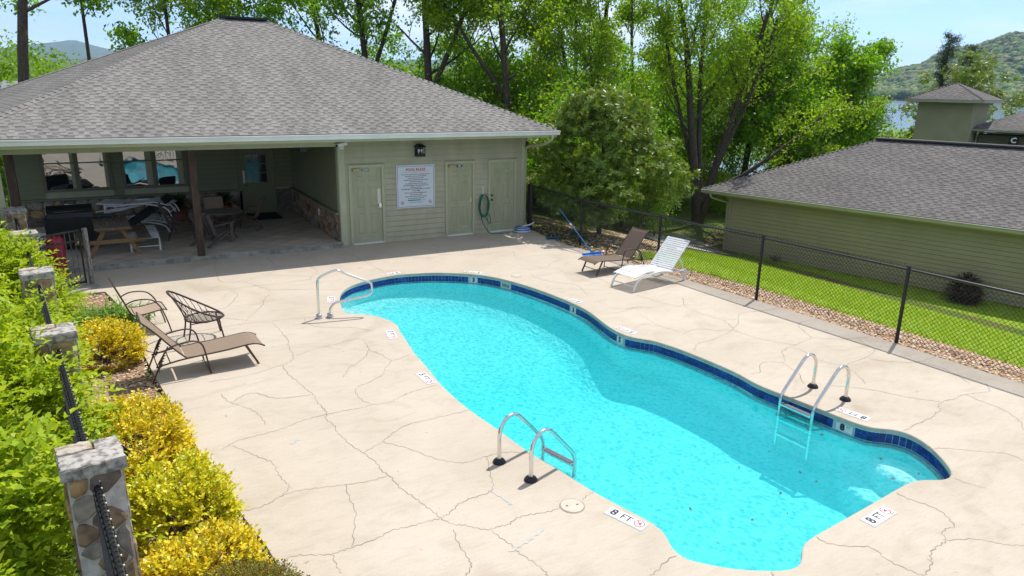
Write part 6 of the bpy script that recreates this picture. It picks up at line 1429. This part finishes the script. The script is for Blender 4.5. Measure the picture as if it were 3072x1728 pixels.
def tree(name, label, x, y, H, r, seed, leafm, nleaf=14000, L=.13, forks=None, group='trees beyond the pool house', cfg=None, bark=None, lean=(0, 0), z=None, spread=.30, f0=None, zmin=None):
    z = gz(x, y) if z is None else z
    t = thing(name, label, 'tree', (x, y, z - .05), 0, group); rgx = random.Random(seed); c = dict(CFG); c.update(cfg or {})
    if f0 is not None: c['f0'] = [f0] + c['f0'][1:]
    q = MB(); tips = []
    for (dx, dy, dz, h_, rr, b) in (forks or [(lean[0], lean[1], 1, H, r, (0, 0, 0))]): grow(q, b, (dx, dy, dz), h_, rr, 0, rgx, tips, c)
    q.build('trunk', bark or M_bark, t, smooth=True)
    T = np.array([p for p, l in tips]); 
    if zmin is not None: T = T[T[:, 2] > zmin]
    T = T[rng.uniform(0, 1, len(T)) < .55]; wts = rng.uniform(.15, 1, len(T)) ** 1.5; ix = rng.choice(len(T), nleaf, p=wts / wts.sum()); P = T[ix] + rng.normal(0, spread * .72, (nleaf, 3)) * (1, 1, .7); L = L * 1.22; A = rng.normal(0, 1, (nleaf, 3)) + (0, 0, -.45); U = rng.normal(0, .75, (nleaf, 3)) + (0, 0, 1)
    V, F = leaf_geo(P, A, U, L * rng.uniform(.6, 1.25, nleaf), L * .62 * rng.uniform(.7, 1.2, nleaf), .08); link('crown', np_mesh('crown', V, F, leafm), t); return t
tree('broadleaf_tree', 'thick dark trunk at the left edge, beyond the roof', -2.66, 32.6, 13.5, .24, 3, LT[0], 11340, .15, f0=.58)
tree('broadleaf_tree', 'slim bare lower trunk against the blue mountain', -0.30, 41.0, 14, .115, 8, LT[0], 6300, .17, f0=.62, lean=(-.05, 0))
tree('broadleaf_tree', 'thin straight trunk behind the right of the roof ridge', 10.7, 37.8, 14, .19, 12, LT[0], 13860, .16, f0=.36)
tree('broadleaf_tree', 'forked dark trunk just right of the ridge line', 10.95, 33.6, 13, .2, 15, LT[0], 13860, .15, forks=[(0, 0, 1, 12.5, .21, (0, 0, 0)), (.42, -.1, 1, 7.5, .12, (0, 0, 5.6))], f0=.5)
tree('broadleaf_tree', 'stout forked trunk rising from behind the sloping hip', 12.85, 30.2, 13, .24, 21, LT[0], 15120, .14, forks=[(-.03, 0, 1, 12.5, .235, (0, 0, 0)), (.40, -.22, 1, 7.5, .13, (0, 0, 5.2))], f0=.42)
tree('broadleaf_tree', 'tall trunk with long low limb above the magnolia', 15.1, 27.2, 13, .19, 27, LT[1], 15120, .13, forks=[(0, 0, 1, 12.5, .185, (0, 0, 0)), (-.55, .2, .75, 6.0, .10, (0, 0, 4.4))], f0=.38)
tree('broadleaf_tree', 'slender forked tree behind the top of the magnolia', 19.9, 28.2, 12.5, .17, 31, LT[1], 16380, .14, forks=[(.05, 0, 1, 12, .17, (0, 0, 0)), (-.35, .1, 1, 8, .10, (0, 0, 3.4))], f0=.34)
tree('broadleaf_tree', 'spreading many stemmed tree left of the garage roof', 24.7, 25.4, 10, .3, 37, LT[1], 21420, .13, forks=[(-.12, .02, 1, 10.5, .22, (-.1, 0, 0)), (.20, -.1, 1, 10, .19, (.1, 0, 0)), (.42, -.2, 1, 9, .14, (.05, 0, 1.2)), (-.3, .15, 1, 8.5, .12, (-.05, 0, 1.6)), (.85, -.50, .55, 7.0, .13, (.15, -.05, 1.4)), (.05, .15, 1, 10, .14, (0, 0, 1.3))], cfg=dict(kids=[8, 5, 3], ang=(22, 55)), f0=.34)
tree('broadleaf_tree', 'rounded leafy tree right of the many stemmed one, before the lake', 33.8, 27.5, 11, .25, 41, LT[0], 42840, .18, forks=[(-.15, .1, 1, 9.4, .24, (0, 0, 0)), (.55, -.35, 1, 7.2, .15, (0, 0, 1.4)), (-.75, .45, 1, 8.5, .16, (0, 0, 1.6)), (.1, -.6, 1, 6.5, .12, (0, 0, 1.6)), (-.2, .8, 1, 7.5, .12, (0, 0, 1.8))], cfg=dict(ang=(35, 78), up=.15, len=[.40, .55, .55]), f0=.15, spread=.42)
tree('broadleaf_tree', 'leafy tree with pale feathery top beside the sky gap', 33.0, 30.5, 13, .2, 43, LT[1], 16380, .15, f0=.28, spread=.4)
tree('broadleaf_tree', 'thin tree deep in the wood behind the stout fork', 17.2, 36.5, 13, .13, 47, LT[0], 11340, .16, f0=.25)
tree('broadleaf_tree', 'thin tree deep in the wood, right of the low limb', 23.5, 34.5, 13, .14, 53, LT[0], 12600, .16, f0=.22)
tree('broadleaf_tree', 'pale thin tree deep in the wood behind the many stems', 29.5, 36.5, 13, .15, 59, LT[1], 13860, .17, f0=.2)
tree('broadleaf_tree', 'leafy tree behind the middle of the roof ridge', 5.9, 40.5, 14, .17, 61, LT[0], 12600, .17, f0=.3)
tree('broadleaf_tree', 'small leafy tree behind the left of the roof ridge', 2.9, 37.6, 11.5, .13, 67, LT[1], 8190, .15, f0=.5)
tree('broadleaf_tree', 'leaning young tree left of the thick dark trunk', -4.6, 36.5, 11.5, .12, 71, LT[0], 7560, .16, f0=.25, lean=(-.06, 0))
# saplings and shrubs of the understorey: four grown once, copied with new turns and sizes
def sapling(seed, leafm, H=4.2, n=5600, L=.135):
    t = thing('sapling', '', 'sapling', (0, 0, -60)); rgx = random.Random(seed); q = MB(); tips = []
    c = dict(CFG); c.update(kids=[9, 4, 3], f0=[.06, .2, .2], len=[.42, .5, .5])
    for k in range(3): grow(q, (0, 0, 0), (rgx.uniform(-.3, .3), rgx.uniform(-.3, .3), 1), H * rgx.uniform(.7, 1), .035, 0, rgx, tips, c)
    q.build('trunk', M_barkl, t); T = np.array([p for p, l in tips]); ix = rng.integers(0, len(T), n); P = T[ix] + rng.normal(0, .2, (n, 3)); A = rng.normal(0, 1, (n, 3)) + (0, 0, -.4); U = rng.normal(0, .7, (n, 3)) + (0, 0, 1)
    V, F = leaf_geo(P, A, U, L * rng.uniform(.6, 1.25, n), L * .6 * rng.uniform(.7, 1.2, n), .08); F = F[V[F[:, 0], 2] > .05]; link('crown', np_mesh('crown', V, F, leafm), t); return t
protos = [sapling(101, LT[0]), sapling(102, LT[1]), sapling(103, LT[2]), sapling(104, LT[0], 3.4, 3600)]
SAP = [(13.9, 21.6, 0, .9), (15.6, 22.6, 3, 1.0), (17.4, 23.2, 2, 1.05), (19.4, 24.6, 0, 1.0), (21.2, 25.6, 1, .95), (16.4, 25.2, 0, 1.15), (18.4, 27.0, 2, 1.15), (14.4, 24.8, 1, 1.1), (13.2, 27.4, 2, 1.2), (22.8, 27.6, 0, 1.1), (20.8, 30.0, 1, 1.25), (16.9, 30.4, 0, 1.3), (14.3, 33.0, 1, 1.4), (12.1, 35.0, 0, 1.3), (25.8, 29.4, 3, 1.1), (24.2, 31.5, 2, 1.3), (28.4, 28.0, 1, .62), (30.4, 27.0, 1, .55), (27.4, 26.3, 1, .5), (33.6, 27.6, 0, .8), (31.6, 31.0, 2, 1.2), (39.4, 28.6, 0, .7), (36.9, 31.4, 2, 1.4), (19.0, 33.0, 0, 1.4), (27.6, 33.6, 0, 1.4), (41.8, 31.6, 1, 1.2), (13.3, 23.2, 3, .8), (18.2, 21.8, 2, .75), (20.1, 23.2, 0, .62), (15.2, 20.6, 2, .7), (16.2, 28.6, 2, 1.5), (18.6, 30.8, 0, 1.6), (21.8, 32.6, 2, 1.7), (14.8, 30.8, 0, 1.5), (26.6, 31.0, 0, 1.5), (29.6, 33.4, 2, 1.7), (20.6, 36.6, 2, 1.9), (9.4, 36.2, 0, 1.5), (7.2, 38.2, 2, 1.5), (5.0, 38.0, 0, 1.4), (-4.0, 34.0, 0, 1.1), (-5.8, 32.0, 1, 1.0), (-2.2, 37.4, 2, 1.0), (8.6, 38.4, 0, 1.5), (11.0, 39.5, 2, 1.5), (22.2, 39, 1, 1.6), (33.8, 36.6, 0, 1.5), (46.8, 33.5, 0, .9), (49.6, 35.2, 1, .9)]
kinds = ['mid green', 'yellow green', 'deep green', 'low mid green']
near = [((13.35, 18.1), 'the magnolia'), ((15.1, 27.2), 'the trunk with the low limb'), ((24.7, 25.4), 'the many stemmed tree'), ((33.8, 27.5), 'the rounded lakeside tree'), ((12.85, 30.2), 'the stout forked trunk'), ((21.7, 20.7), 'the garage corner'), ((44.5, 26), 'the stucco tower'), ((-2.66, 32.6), 'the thick left trunk'), ((10.7, 37.8), 'the roof ridge')]
rk_ = random.Random(77); used = {}
size = lambda s: 'low' if s < .7 else ('waist high' if s < .9 else ('head high' if s < 1.08 else ('tall' if s < 1.3 else 'very tall')))
for i, (x, y, k, s) in enumerate(SAP):
    c = copy_tree(protos[k]); s *= rk_.uniform(.92, 1.08); c.location = (x, y, gz(x, y) - .05); c.rotation_euler = (0, 0, rk_.uniform(0, 6.28)); c.scale = (s, s, s * rk_.uniform(.9, 1.1))
    nm = min(near, key=lambda q_: math.hypot(q_[0][0] - x, q_[0][1] - y)); sd = ('left of' if x * .87 - y * .49 < nm[0][0] * .87 - nm[0][1] * .49 else 'right of'); dd = 'and behind' if x * .49 + y * .87 > nm[0][0] * .49 + nm[0][1] * .87 else 'and in front of'
    lb = '%s %s sapling %s %s %s' % (size(s), kinds[k].replace('low ', ''), sd, dd, nm[1].replace('the trunk with the low limb', 'the low-limbed trunk'))
    used[lb] = used.get(lb, 0) + 1
    if used[lb] > 1: lb = lb.replace('sapling', ('fuller sapling', 'sparser sapling', 'farther sapling')[min(2, used[lb] - 2)])
    c['label'] = lb; c['group'] = 'saplings of the wood'
for p in protos:
    for ch in list(p.children): bpy.data.objects.remove(ch)
    bpy.data.objects.remove(p)
# two pines with tufted needles near the tower
L_pine = leafmat('pine_needle', [(0.025, 0.05, 0.018), (0.04, 0.075, 0.025), (0.055, 0.085, 0.03)], 0.5, 0.2)
for (x, y, H, lb, dx, f) in ((59.9, 36.0, 13.0, 'tall thin pine with a ragged top behind the tower', .06, .55), (61.4, 35.0, 12.2, 'second thin pine just right of the tall ragged one', .07, .55), (46.3, 31.6, 6.6, 'dark bushy pine at the left foot of the stucco tower', .0, .1)):
    z = gz(x, y) - .5; t = thing('pine_tree', lb, 'tree', (x, y, z), 0, 'pines near the tower'); q = MB(); top = np.array((dx * H, -dx * H * .3, H)); q.tube([(0, 0, 0), top * .5 + (.15, .1, 0), top], [.17, .12, .03], 6); tp = []
    rp_ = random.Random(int(x))
    for k in range(46):
        f_ = f + (1 - f) * k / 46; b0 = top * f_; a = rp_.uniform(0, 6.28); ln = (1.15 - f_ * .75) * (2.2 if f < .3 else 1.7) * rp_.uniform(.6, 1.1); e = b0 + np.array((math.cos(a) * ln, math.sin(a) * ln, ln * .12)); q.tube([b0, e], [.03, .01], 3)
        for s_ in np.linspace(.3, 1, 6): tp.append(b0 + (e - b0) * s_)
    q.build('trunk', M_bark, t); T = np.array(tp); n = 6500; ix = rng.integers(0, len(T), n); P = T[ix] + rng.normal(0, .13, (n, 3)); V, F = leaf_geo(P, rng.normal(0, 1, (n, 3)) + (0, 0, .5), rng.normal(0, 1, (n, 3)), .24 * rng.uniform(.6, 1.2, n), .035, .02); link('crown', np_mesh('crown', V, F, L_pine), t)
# dark red shrub and a tuft against the garage wall
L_red = leafmat('plum_leaf', [(0.028, 0.010, 0.010), (0.045, 0.014, 0.012), (0.03, 0.02, 0.012)], 0.45, 0.2)
px, py = 23.05, 11.75
bush('red_shrub', 'dark plum coloured round shrub against the garage wall', 'shrub', px, py, (.42, .42, .5), 900, 5, .22, .05, .026, L_red, None, z=gz(px, py), cz=.75, inner=.3, zlo=-.8)
px, py = 21.95, 18.25
bush('garage_weed', 'tiny dark weed at the foot of the garage wall', 'weed', px, py, (.12, .12, .2), 26, 4, .3, .07, .02, L_red, None, z=gz(px, py), cz=.3, inner=.1, up=1.2)

# ------------------------------------------------------------------ lawn, gravel, mulch
def sheet_on(name, poly, m, dz, step=0.5, kind='structure'):
    xs = [p[0] for p in poly]; ys = [p[1] for p in poly]; X, Y = np.meshgrid(np.arange(min(xs), max(xs) + step, step), np.arange(min(ys), max(ys) + step, step)); PP = np.array(poly); ins = inside(PP, X, Y)
    V = np.stack([X, Y, terrain(X, Y) + dz], -1).reshape(-1, 3); nx = X.shape[1]; i, j = np.meshgrid(np.arange(nx - 1), np.arange(X.shape[0] - 1)); a = (j * nx + i).ravel(); F = np.stack([a, a + 1, a + nx + 1, a + nx], 1); F = F[ins.ravel()[F].all(1)]
    return tag(link(name, np_mesh(name, V, F, m, True)), kind=kind)
LAWN = [(12.7, -4), (13.1, 4), (13.02, 7.4), (12.85, 8.7), (12.72, 10.7), (12.4, 12.9), (12.2, 14.2), (12.7, 15.1), (14.4, 15.6), (15.4, 16.9), (16.2, 18.0), (18.3, 18.6), (20.8, 19.0), (21.85, 20.2), (24.9, 7.5), (27.5, -4)]
M_lawn = mat('lawn_base', (0.15, 0.27, 0.010), 0.95, 0.3, 2.5, col2=(0.26, 0.36, 0.02))
sheet_on('lawn', LAWN, M_lawn, 0.012, 0.3)
n = 110000; X = rng.uniform(12.1, 25.5, n); Y = -2 + 22 * rng.uniform(0, 1, n) ** .8; k_ = inside(np.array(LAWN), X, Y); X = X[k_]; Y = Y[k_]; n = len(X)
edge = dist_to(np.array(LAWN[:10]), X, Y)
hgt = rng.uniform(.035, .085, n) * (1 + .6 * (edge < .25)); a = rng.uniform(0, 2 * PI, n); Z = terrain(X, Y) + .005; ln = rng.normal(0, .035, (n, 2)); w_ = .007
V = np.stack([np.stack([X - w_ * np.cos(a), Y - w_ * np.sin(a), Z], 1), np.stack([X + w_ * np.cos(a), Y + w_ * np.sin(a), Z], 1), np.stack([X + ln[:, 0], Y + ln[:, 1], Z + hgt], 1)], 1).reshape(-1, 3)
L_grass = leafmat('grass_blade', [(0.21, 0.36, 0.010), (0.29, 0.45, 0.014), (0.37, 0.49, 0.02), (0.40, 0.44, 0.04), (0.24, 0.40, 0.010)], 0.5, 0.42, 0.25, (1.3, 1.3, .45))
tag(link('grass', np_mesh('grass', V, np.arange(3 * n).reshape(n, 3), L_grass)), 'short bright green lawn grass beyond the chain link fence', 'grass', kind='stuff')
# clover and weeds fringe along the gravel
n = 2600; s_ = rng.uniform(0, 1, n); yy = -1 + 14.2 * s_; xe = np.interp(yy, [-4, 4, 7.4, 8.7, 10.7, 12.9], [12.70, 13.10, 13.02, 12.85, 12.72, 12.40]); P = np.stack([xe + rng.normal(.03, .07, n), yy, np.zeros(n)], 1); P[:, 2] = terrain(P[:, 0], P[:, 1]) + rng.uniform(.02, .10, n)
V, F = leaf_geo(P, rng.normal(0, 1, (n, 3)), rng.normal(0, .5, (n, 3)) + (0, 0, 1), .045, .034, .05); tag(link('clover', np_mesh('clover', V, F, L_grass)), 'clover and weeds fringing the gravel at the lawn edge', 'weeds', kind='stuff')
M_pebm = mat('gravel_base', (0.27, 0.18, 0.115), 0.95, 0.4, 30)
PEB = [mat('pebble_tan', (0.50, 0.335, 0.20), 0.8, 0.3, 25), mat('pebble_rust', (0.39, 0.225, 0.125), 0.8, 0.3, 25), mat('pebble_pale', (0.60, 0.50, 0.39), 0.8, 0.2, 25), mat('pebble_brown', (0.22, 0.14, 0.09), 0.8, 0.3, 25)]
def pebbles(name, poly, n, label, smin, smax, zf, extra=0.0):
    PP = np.array(poly); x0, y0 = PP.min(0); x1, y1 = PP.max(0); X = rng.uniform(x0, x1, n); Y = rng.uniform(y0, y1, n); k = inside(PP, X, Y); X = X[k]; Y = Y[k]; n = len(X); Z = zf(X, Y) + rng.uniform(-.004, .016, n)
    base = np.array([(1, 0, 0), (0.3, .95, 0), (-.8, .6, 0), (-.8, -.6, 0), (0.3, -.95, 0), (0, 0, .8), (0, 0, -.8)]); fc = np.array([(0, 1, 5), (1, 2, 5), (2, 3, 5), (3, 4, 5), (4, 0, 5)])
    s = rng.uniform(smin, smax, n); a = rng.uniform(0, 2 * PI, n); st = rng.uniform(.5, 1, n); V = np.zeros((n, 7, 3)); J = base[None] * (1 + rng.normal(0, .14, (n, 7, 1)))
    V[:, :, 0] = J[:, :, 0] * np.cos(a)[:, None] - J[:, :, 1] * (np.sin(a) * st)[:, None]; V[:, :, 1] = J[:, :, 0] * np.sin(a)[:, None] + J[:, :, 1] * (np.cos(a) * st)[:, None]; V[:, :, 2] = J[:, :, 2] * rng.uniform(.35, .7, n)[:, None] + J[:, :, 0] * rng.normal(0, .25, n)[:, None]
    V = V * s[:, None, None] + np.stack([X, Y, Z], 1)[:, None, :]
    F = (fc[None] + (np.arange(n) * 7)[:, None, None]).reshape(-1, 3); mi = np.repeat(rng.choice(4, n, p=[.4, .24, .2, .16]), 5)
    return tag(link(name, np_mesh(name, V.reshape(-1, 3), F, PEB, mi=mi)), label, 'gravel', kind='stuff')
GRV = [(11.55, 13.2), (11.62, 12.3), (11.8, 10.3), (11.95, 8.8), (12.0, 7.2), (12.09, 5), (12.27, 1), (12.32, -3), (13.0, -3), (13.2, 4), (13.1, 7.4), (12.93, 8.7), (12.8, 10.7), (12.48, 12.9), (12.3, 14.2), (11.5, 14.3)]
sheet_on('gravel_bed', GRV, M_pebm, 0.02, 0.08)
pebbles('gravel', GRV, 40000, 'tan river gravel strip under the chain link fence', .014, .034, lambda x, y: terrain(x, y) + .03)
BED = [(2.0, -4), (0.875, 6.4), (0.66, 7.5), (0.21, 11.37), (0.04, 13.1), (-0.02, 14.8), (-0.42, 16.85), (-1.4, 16.9), (-1.6, 15.6), (-1.25, 12.3), (-0.9, 9.2), (-0.6, 6.5), (-.2, 2), (0, -4)]
sheet_on('mulch_bed', BED, M_pebm, 0.03, 0.1)
pebbles('mulch', BED, 36000, 'tan and rust bark chips around the yellow shrubs', .012, .030, lambda x, y: terrain(x, y) + .036)
SHD = [(11.2, 17.55), (11.42, 19.3), (12.4, 21.0), (15.5, 20.8), (17.5, 19.6), (15.2, 16.9), (14.3, 15.7), (12.6, 15.1), (11.9, 14.3), (11.5, 14.3), (11.32, 15.5), (11.19, 16.6)]
pebbles('leaf_litter', SHD, 5000, 'brown fallen leaves under the magnolia', .02, .055, lambda x, y: terrain(x, y) + .012)
# concrete apron at the garage corner, rocks
M_apron = mat('apron_concrete', (0.30, 0.29, 0.26), 0.9, 0.3, 3)
sheet_on('garage_apron', [(17.4, 19.9), (20.9, 19.4), (21.6, 20.8), (22.3, 23.8), (19.0, 24.6)], M_apron, 0.03, 0.1)
def rock(name, label, x, y, s, m, seed):
    rgx = random.Random(seed); bm = bmesh.new(); bmesh.ops.create_icosphere(bm, subdivisions=2, radius=1)
    for v in bm.verts: v.co *= rgx.uniform(.82, 1.12); v.co = Vector((v.co.x * s[0], v.co.y * s[1], v.co.z * s[2]))
    me = bpy.data.meshes.new(name); bm.to_mesh(me); bm.free(); me.materials.append(m); tag(link(name, me, None, (x, y, gz(x, y) + s[2] * .4)), label, 'rock')
rock('white_rock', 'small white rock at the lawn edge beside the fence post', 15.6, 16.75, (.20, .12, .10), M_white, 1)
rock('boulder', 'brown boulder where the lawn meets the garage apron', 17.25, 18.75, (.22, .17, .16), STONE[1], 2)

# ------------------------------------------------------------------ far country: woods, lake, hills, mountains
def polar(az, r): return np.sin(az) * r, np.cos(az) * r
def clumpwood(name, label, n, az0, az1, r0, r1, top, leafm, L):
    az = rng.uniform(R(az0), R(az1), n); r = rng.uniform(r0, r1, n); X, Y = polar(az, r); Z0 = terrain(X, Y); H = top(np.degrees(az), r) - Z0; ok = H > 1.2; X, Y, Z0, H, az = X[ok], Y[ok], Z0[ok], H[ok], az[ok]; n = len(X); Vs = []
    per = 420; idx = np.repeat(np.arange(n), per); m_ = len(idx); d = rdir(m_, -.9); u = rng.uniform(.55, 1, m_) ** .5; wd = np.clip(H * .42, 1.3, 3.2) * rng.uniform(.8, 1.2, n); P = np.stack([X[idx] + d[:, 0] * u * wd[idx], Y[idx] + d[:, 1] * u * wd[idx], Z0[idx] + H[idx] * .54 + d[:, 2] * u * H[idx] * .47], 1) + rng.normal(0, .25, (m_, 3))
    V, F = leaf_geo(P, rng.normal(0, 1, (m_, 3)), rng.normal(0, .7, (m_, 3)) + (0, 0, 1), L * rng.uniform(.6, 1.3, m_), L * .7 * rng.uniform(.7, 1.2, m_), .1)
    tag(link(name, np_mesh(name, V, F, leafm), None), label, 'woods', kind='stuff')
rt = np.random.default_rng(3)
topL = lambda a, r: 4.35 + r * np.interp(a, [-30, -4.5, -1.5, 6, 20, 40, 50, 52.5, 54, 59, 61, 90], [.05, .046, .022, .018, .03, .04, .04, .03, -.048, -.045, -.01, .0]) + rng.uniform(-2.2, .3, np.shape(a))
clumpwood('woodland', 'green woodland behind the trees, running down to the lake', 400, -14, 54, 55, 95, topL, LT[2], .30)
clumpwood('lakeside_wood', 'yellow green wood between the garage roof and the lake', 150, 50, 58.8, 58, 95, topL, LT[1], .28)
M_lake = bpy.data.materials.new('lake_water'); M_lake.use_nodes = True
_b = M_lake.node_tree.nodes['Principled BSDF']; _b.inputs['Base Color'].default_value = (0.06, 0.11, 0.14, 1); _b.inputs['Roughness'].default_value = 0.12
_n = M_lake.node_tree.nodes.new('ShaderNodeTexNoise'); _n.inputs['Scale'].default_value = 0.25; _n.inputs['Detail'].default_value = 6; _g = M_lake.node_tree.nodes.new('ShaderNodeNewGeometry'); M_lake.node_tree.links.new(_g.outputs['Position'], _n.inputs['Vector'])
_p = M_lake.node_tree.nodes.new('ShaderNodeBump'); _p.inputs['Strength'].default_value = 0.6; _p.inputs['Distance'].default_value = 0.5; M_lake.node_tree.links.new(_n.outputs[0], _p.inputs['Height']); M_lake.node_tree.links.new(_p.outputs[0], _b.inputs['Normal'])
azs = np.linspace(0, 2 * PI, 73)[:-1]; V = []
for r in (96, 8800): V += [(math.sin(a) * r, math.cos(a) * r, -6) for a in azs]
k = len(azs); tag(np_ := link('lake', np_mesh('lake', np.array(V), np.array([(i, k + i, k + (i + 1) % k, (i + 1) % k) for i in range(k)]), M_lake)), kind='structure')
M_forest = mat('forest_floor', (0.05, 0.075, 0.022), 0.95, 0.3, .02, col2=(0.085, 0.10, 0.03))
HA = [46, 50, 53.2, 54.9, 57.3, 59.7, 63.4, 70, 85, 110, 125]; HZ = [0, 6, 16, 28, 60, 103, 138, 175, 215, 180, 60]
def hillz(a, r): return -7 + np.interp(a, HA, HZ) * smooth01((r - 1230) / 950) * (1 - .55 * smooth01((r - 2400) / 1800)) + 5 * np.sin(a * 2.1 + r * .004) * smooth01((r - 1300) / 500) + 3 * smooth01((r - 1210) / 60)
aa = np.linspace(46, 125, 120); rr2 = np.linspace(1180, 4200, 50); A2_, R2_ = np.meshgrid(aa, rr2); X, Y = polar(np.radians(A2_), R2_); V = np.stack([X, Y, hillz(A2_, R2_)], -1).reshape(-1, 3); i, j = np.meshgrid(np.arange(119), np.arange(49)); a = (j * 120 + i).ravel(); F = np.stack([a, a + 1, a + 121, a + 120], 1)
tag(link('hillside', np_mesh('hillside', V, F, M_forest, True)), kind='structure')
# tree crowns covering the hillside
ico = bmesh.new(); bmesh.ops.create_icosphere(ico, subdivisions=2, radius=1); IV = np.array([v.co for v in ico.verts]); IF = np.array([[v.index for v in f.verts] for f in ico.faces]); ico.free()
def crowns(name, label, az, r, zf, smin, smax, mats, p):
    n = len(az); X, Y = polar(np.radians(az), r); Z = zf(az, r); s = rng.uniform(smin, smax, n); J = IV[None] * (1 + rng.normal(0, .16, (n, len(IV), 1))); V = J * s[:, None, None] * np.array((1, 1, .85)) + np.stack([X, Y, Z + s * .45], 1)[:, None, :]; F = (IF[None] + (np.arange(n) * len(IV))[:, None, None]).reshape(-1, 3); mi = np.repeat(rng.choice(len(mats), n, p=p), len(IF))
    tag(link(name, np_mesh(name, V.reshape(-1, 3), F, mats, mi=mi)), label, 'woods', kind='stuff')
FC = [mat('far_crown_green', (0.075, 0.125, 0.028), 0.95, 0.35, .5, coord='pos'), mat('far_crown_yellow', (0.15, 0.175, 0.045), 0.95, 0.3, .5), mat('far_crown_tan', (0.16, 0.145, 0.075), 0.95, 0.3, .5), mat('far_crown_dark', (0.035, 0.065, 0.022), 0.95, 0.3, .5)]
n = 5200; az = rng.uniform(52, 69, n); r = 1225 + 1250 * rng.uniform(0, 1, n) ** 1.15
crowns('hillside_wood', 'spring wood covering the hillside across the lake', az, r, hillz, 6.5, 11.5, FC, [.44, .22, .14, .20])
n = 150; az = np.concatenate([rng.uniform(54.2, 58.6, n), rng.uniform(52.5, 55.5, 60)]); r = np.concatenate([rng.uniform(1205, 1260, n), rng.uniform(1560, 1700, 60)])
crowns('shore_wood', 'darker trees along the far shore of the lake', az, r, lambda a, r: np.full(len(a), -6.0), 6, 11, FC, [.34, .10, .06, .50])
tag(link('shore', np_mesh('shore', np.array([(*polar(R(a), r), -5.6) for r in (1185, 1300) for a in np.linspace(54.4, 72, 40)]), np.array([(i, i + 1, 41 + i, 40 + i) for i in range(39)]), mat('red_clay', (0.22, 0.13, 0.085), 0.95, 0.2, .05))), kind='structure')
bx_, by_ = polar(R(54.35), 1400); bh = thing('boathouse', 'tiny white boathouse on the far lake shore', 'house', (bx_, by_, -5.5), R(-50)); MB().box((0, 0, 3), (14, 9, 6)).build('wall', M_white, bh); q = MB(); q.add([(-8, -5.5, 6), (8, -5.5, 6), (8, 5.5, 6), (-8, 5.5, 6), (-8, 0, 9), (8, 0, 9)], [(0, 1, 5, 4), (2, 3, 4, 5), (1, 2, 5), (3, 0, 4)]); q.build('roof', M_gutter, bh)
def ridge(name, pts, r0, depth, m, seed, base=-8, rough=.05):
    aa = np.linspace(pts[0][0], pts[-1][0], 260); top = np.interp(aa, [p[0] for p in pts], [p[1] for p in pts]); g_ = np.random.default_rng(seed)
    for f_, am in ((.6, 1), (1.7, .5), (4.1, .22), (9.3, .1)): top = top * (1 + rough * am * np.sin(aa * f_ + g_.uniform(0, 6)))
    V = []; 
    for k_, (fr, rr3) in enumerate(((0, r0), (.45, r0 + depth * .3), (.8, r0 + depth * .6), (1, r0 + depth), (.55, r0 + depth * 1.5), (0, r0 + depth * 2.1))):
        x, y = polar(np.radians(aa), rr3 + 60 * np.sin(aa * 1.3 + k_)); V.append(np.stack([x, y, base + (top - base) * fr * (1 + (.06 * np.sin(aa * 3.1 + k_ * 2) if 0 < fr < 1 else 0))], 1))
    n_ = 260; F = [(j * n_ + i, j * n_ + i + 1, (j + 1) * n_ + i + 1, (j + 1) * n_ + i) for j in range(5) for i in range(n_ - 1)]
    tag(link(name, np_mesh(name, np.concatenate(V), np.array(F), m, True)), kind='structure')
ridge('mountain', [(-45, 200), (-14, 270), (-5.2, 268), (-3, 345), (-1.2, 393), (.6, 315), (1.5, 288), (2.5, 300), (4.4, 258), (9, 235), (16, 245), (22, 285), (27, 290), (34, 220), (44, 190), (54, 120), (62, 60), (75, 60)], 7200, 1500, M_forest, 4, rough=.03)
ridge('low_hill', [(-45, 30), (-6, 50), (-2, 64), (3, 84), (6, 78), (12, 60), (22, 66), (30, 54), (40, 40), (50, 22), (53, 6)], 2100, 420, M_forest, 9, rough=.12)
hx, hy = -6.0, 54.0
fh = thing('far_house', 'house with pale grey roof glimpsed at the left edge below the trees', 'house', (hx, hy, gz(hx, hy)), .3); MB().box((0, 0, 2.2), (7, 6, 4.4)).build('wall', M_stucco, fh); q = MB(); q.add([(-3.9, -3.4, 4.4), (3.9, -3.4, 4.4), (3.9, 3.4, 4.4), (-3.9, 3.4, 4.4), (-3.9, 0, 5.9), (3.9, 0, 5.9)], [(0, 1, 5, 4), (2, 3, 4, 5), (1, 2, 5), (3, 0, 4)]); q.build('roof', mat('slate_roof', (0.20, 0.22, 0.24), 0.8, 0.1, 3), fh)
#HAZE
hz = MB().box((0, 0, 300), (23000, 23000, 622)).build('haze', bpy.data.materials.new('air'))
hm = hz.data.materials[0]; hm.use_nodes = True; t = hm.node_tree; t.nodes.clear(); o = t.nodes.new('ShaderNodeOutputMaterial'); v = t.nodes.new('ShaderNodeVolumePrincipled'); v.inputs['Color'].default_value = (0.42, 0.68, 1.0, 1); v.inputs['Density'].default_value = 0.8e-4; v.inputs['Anisotropy'].default_value = 0.15
t.links.new(v.outputs[0], o.inputs['Volume']); tag(hz, kind='stuff')
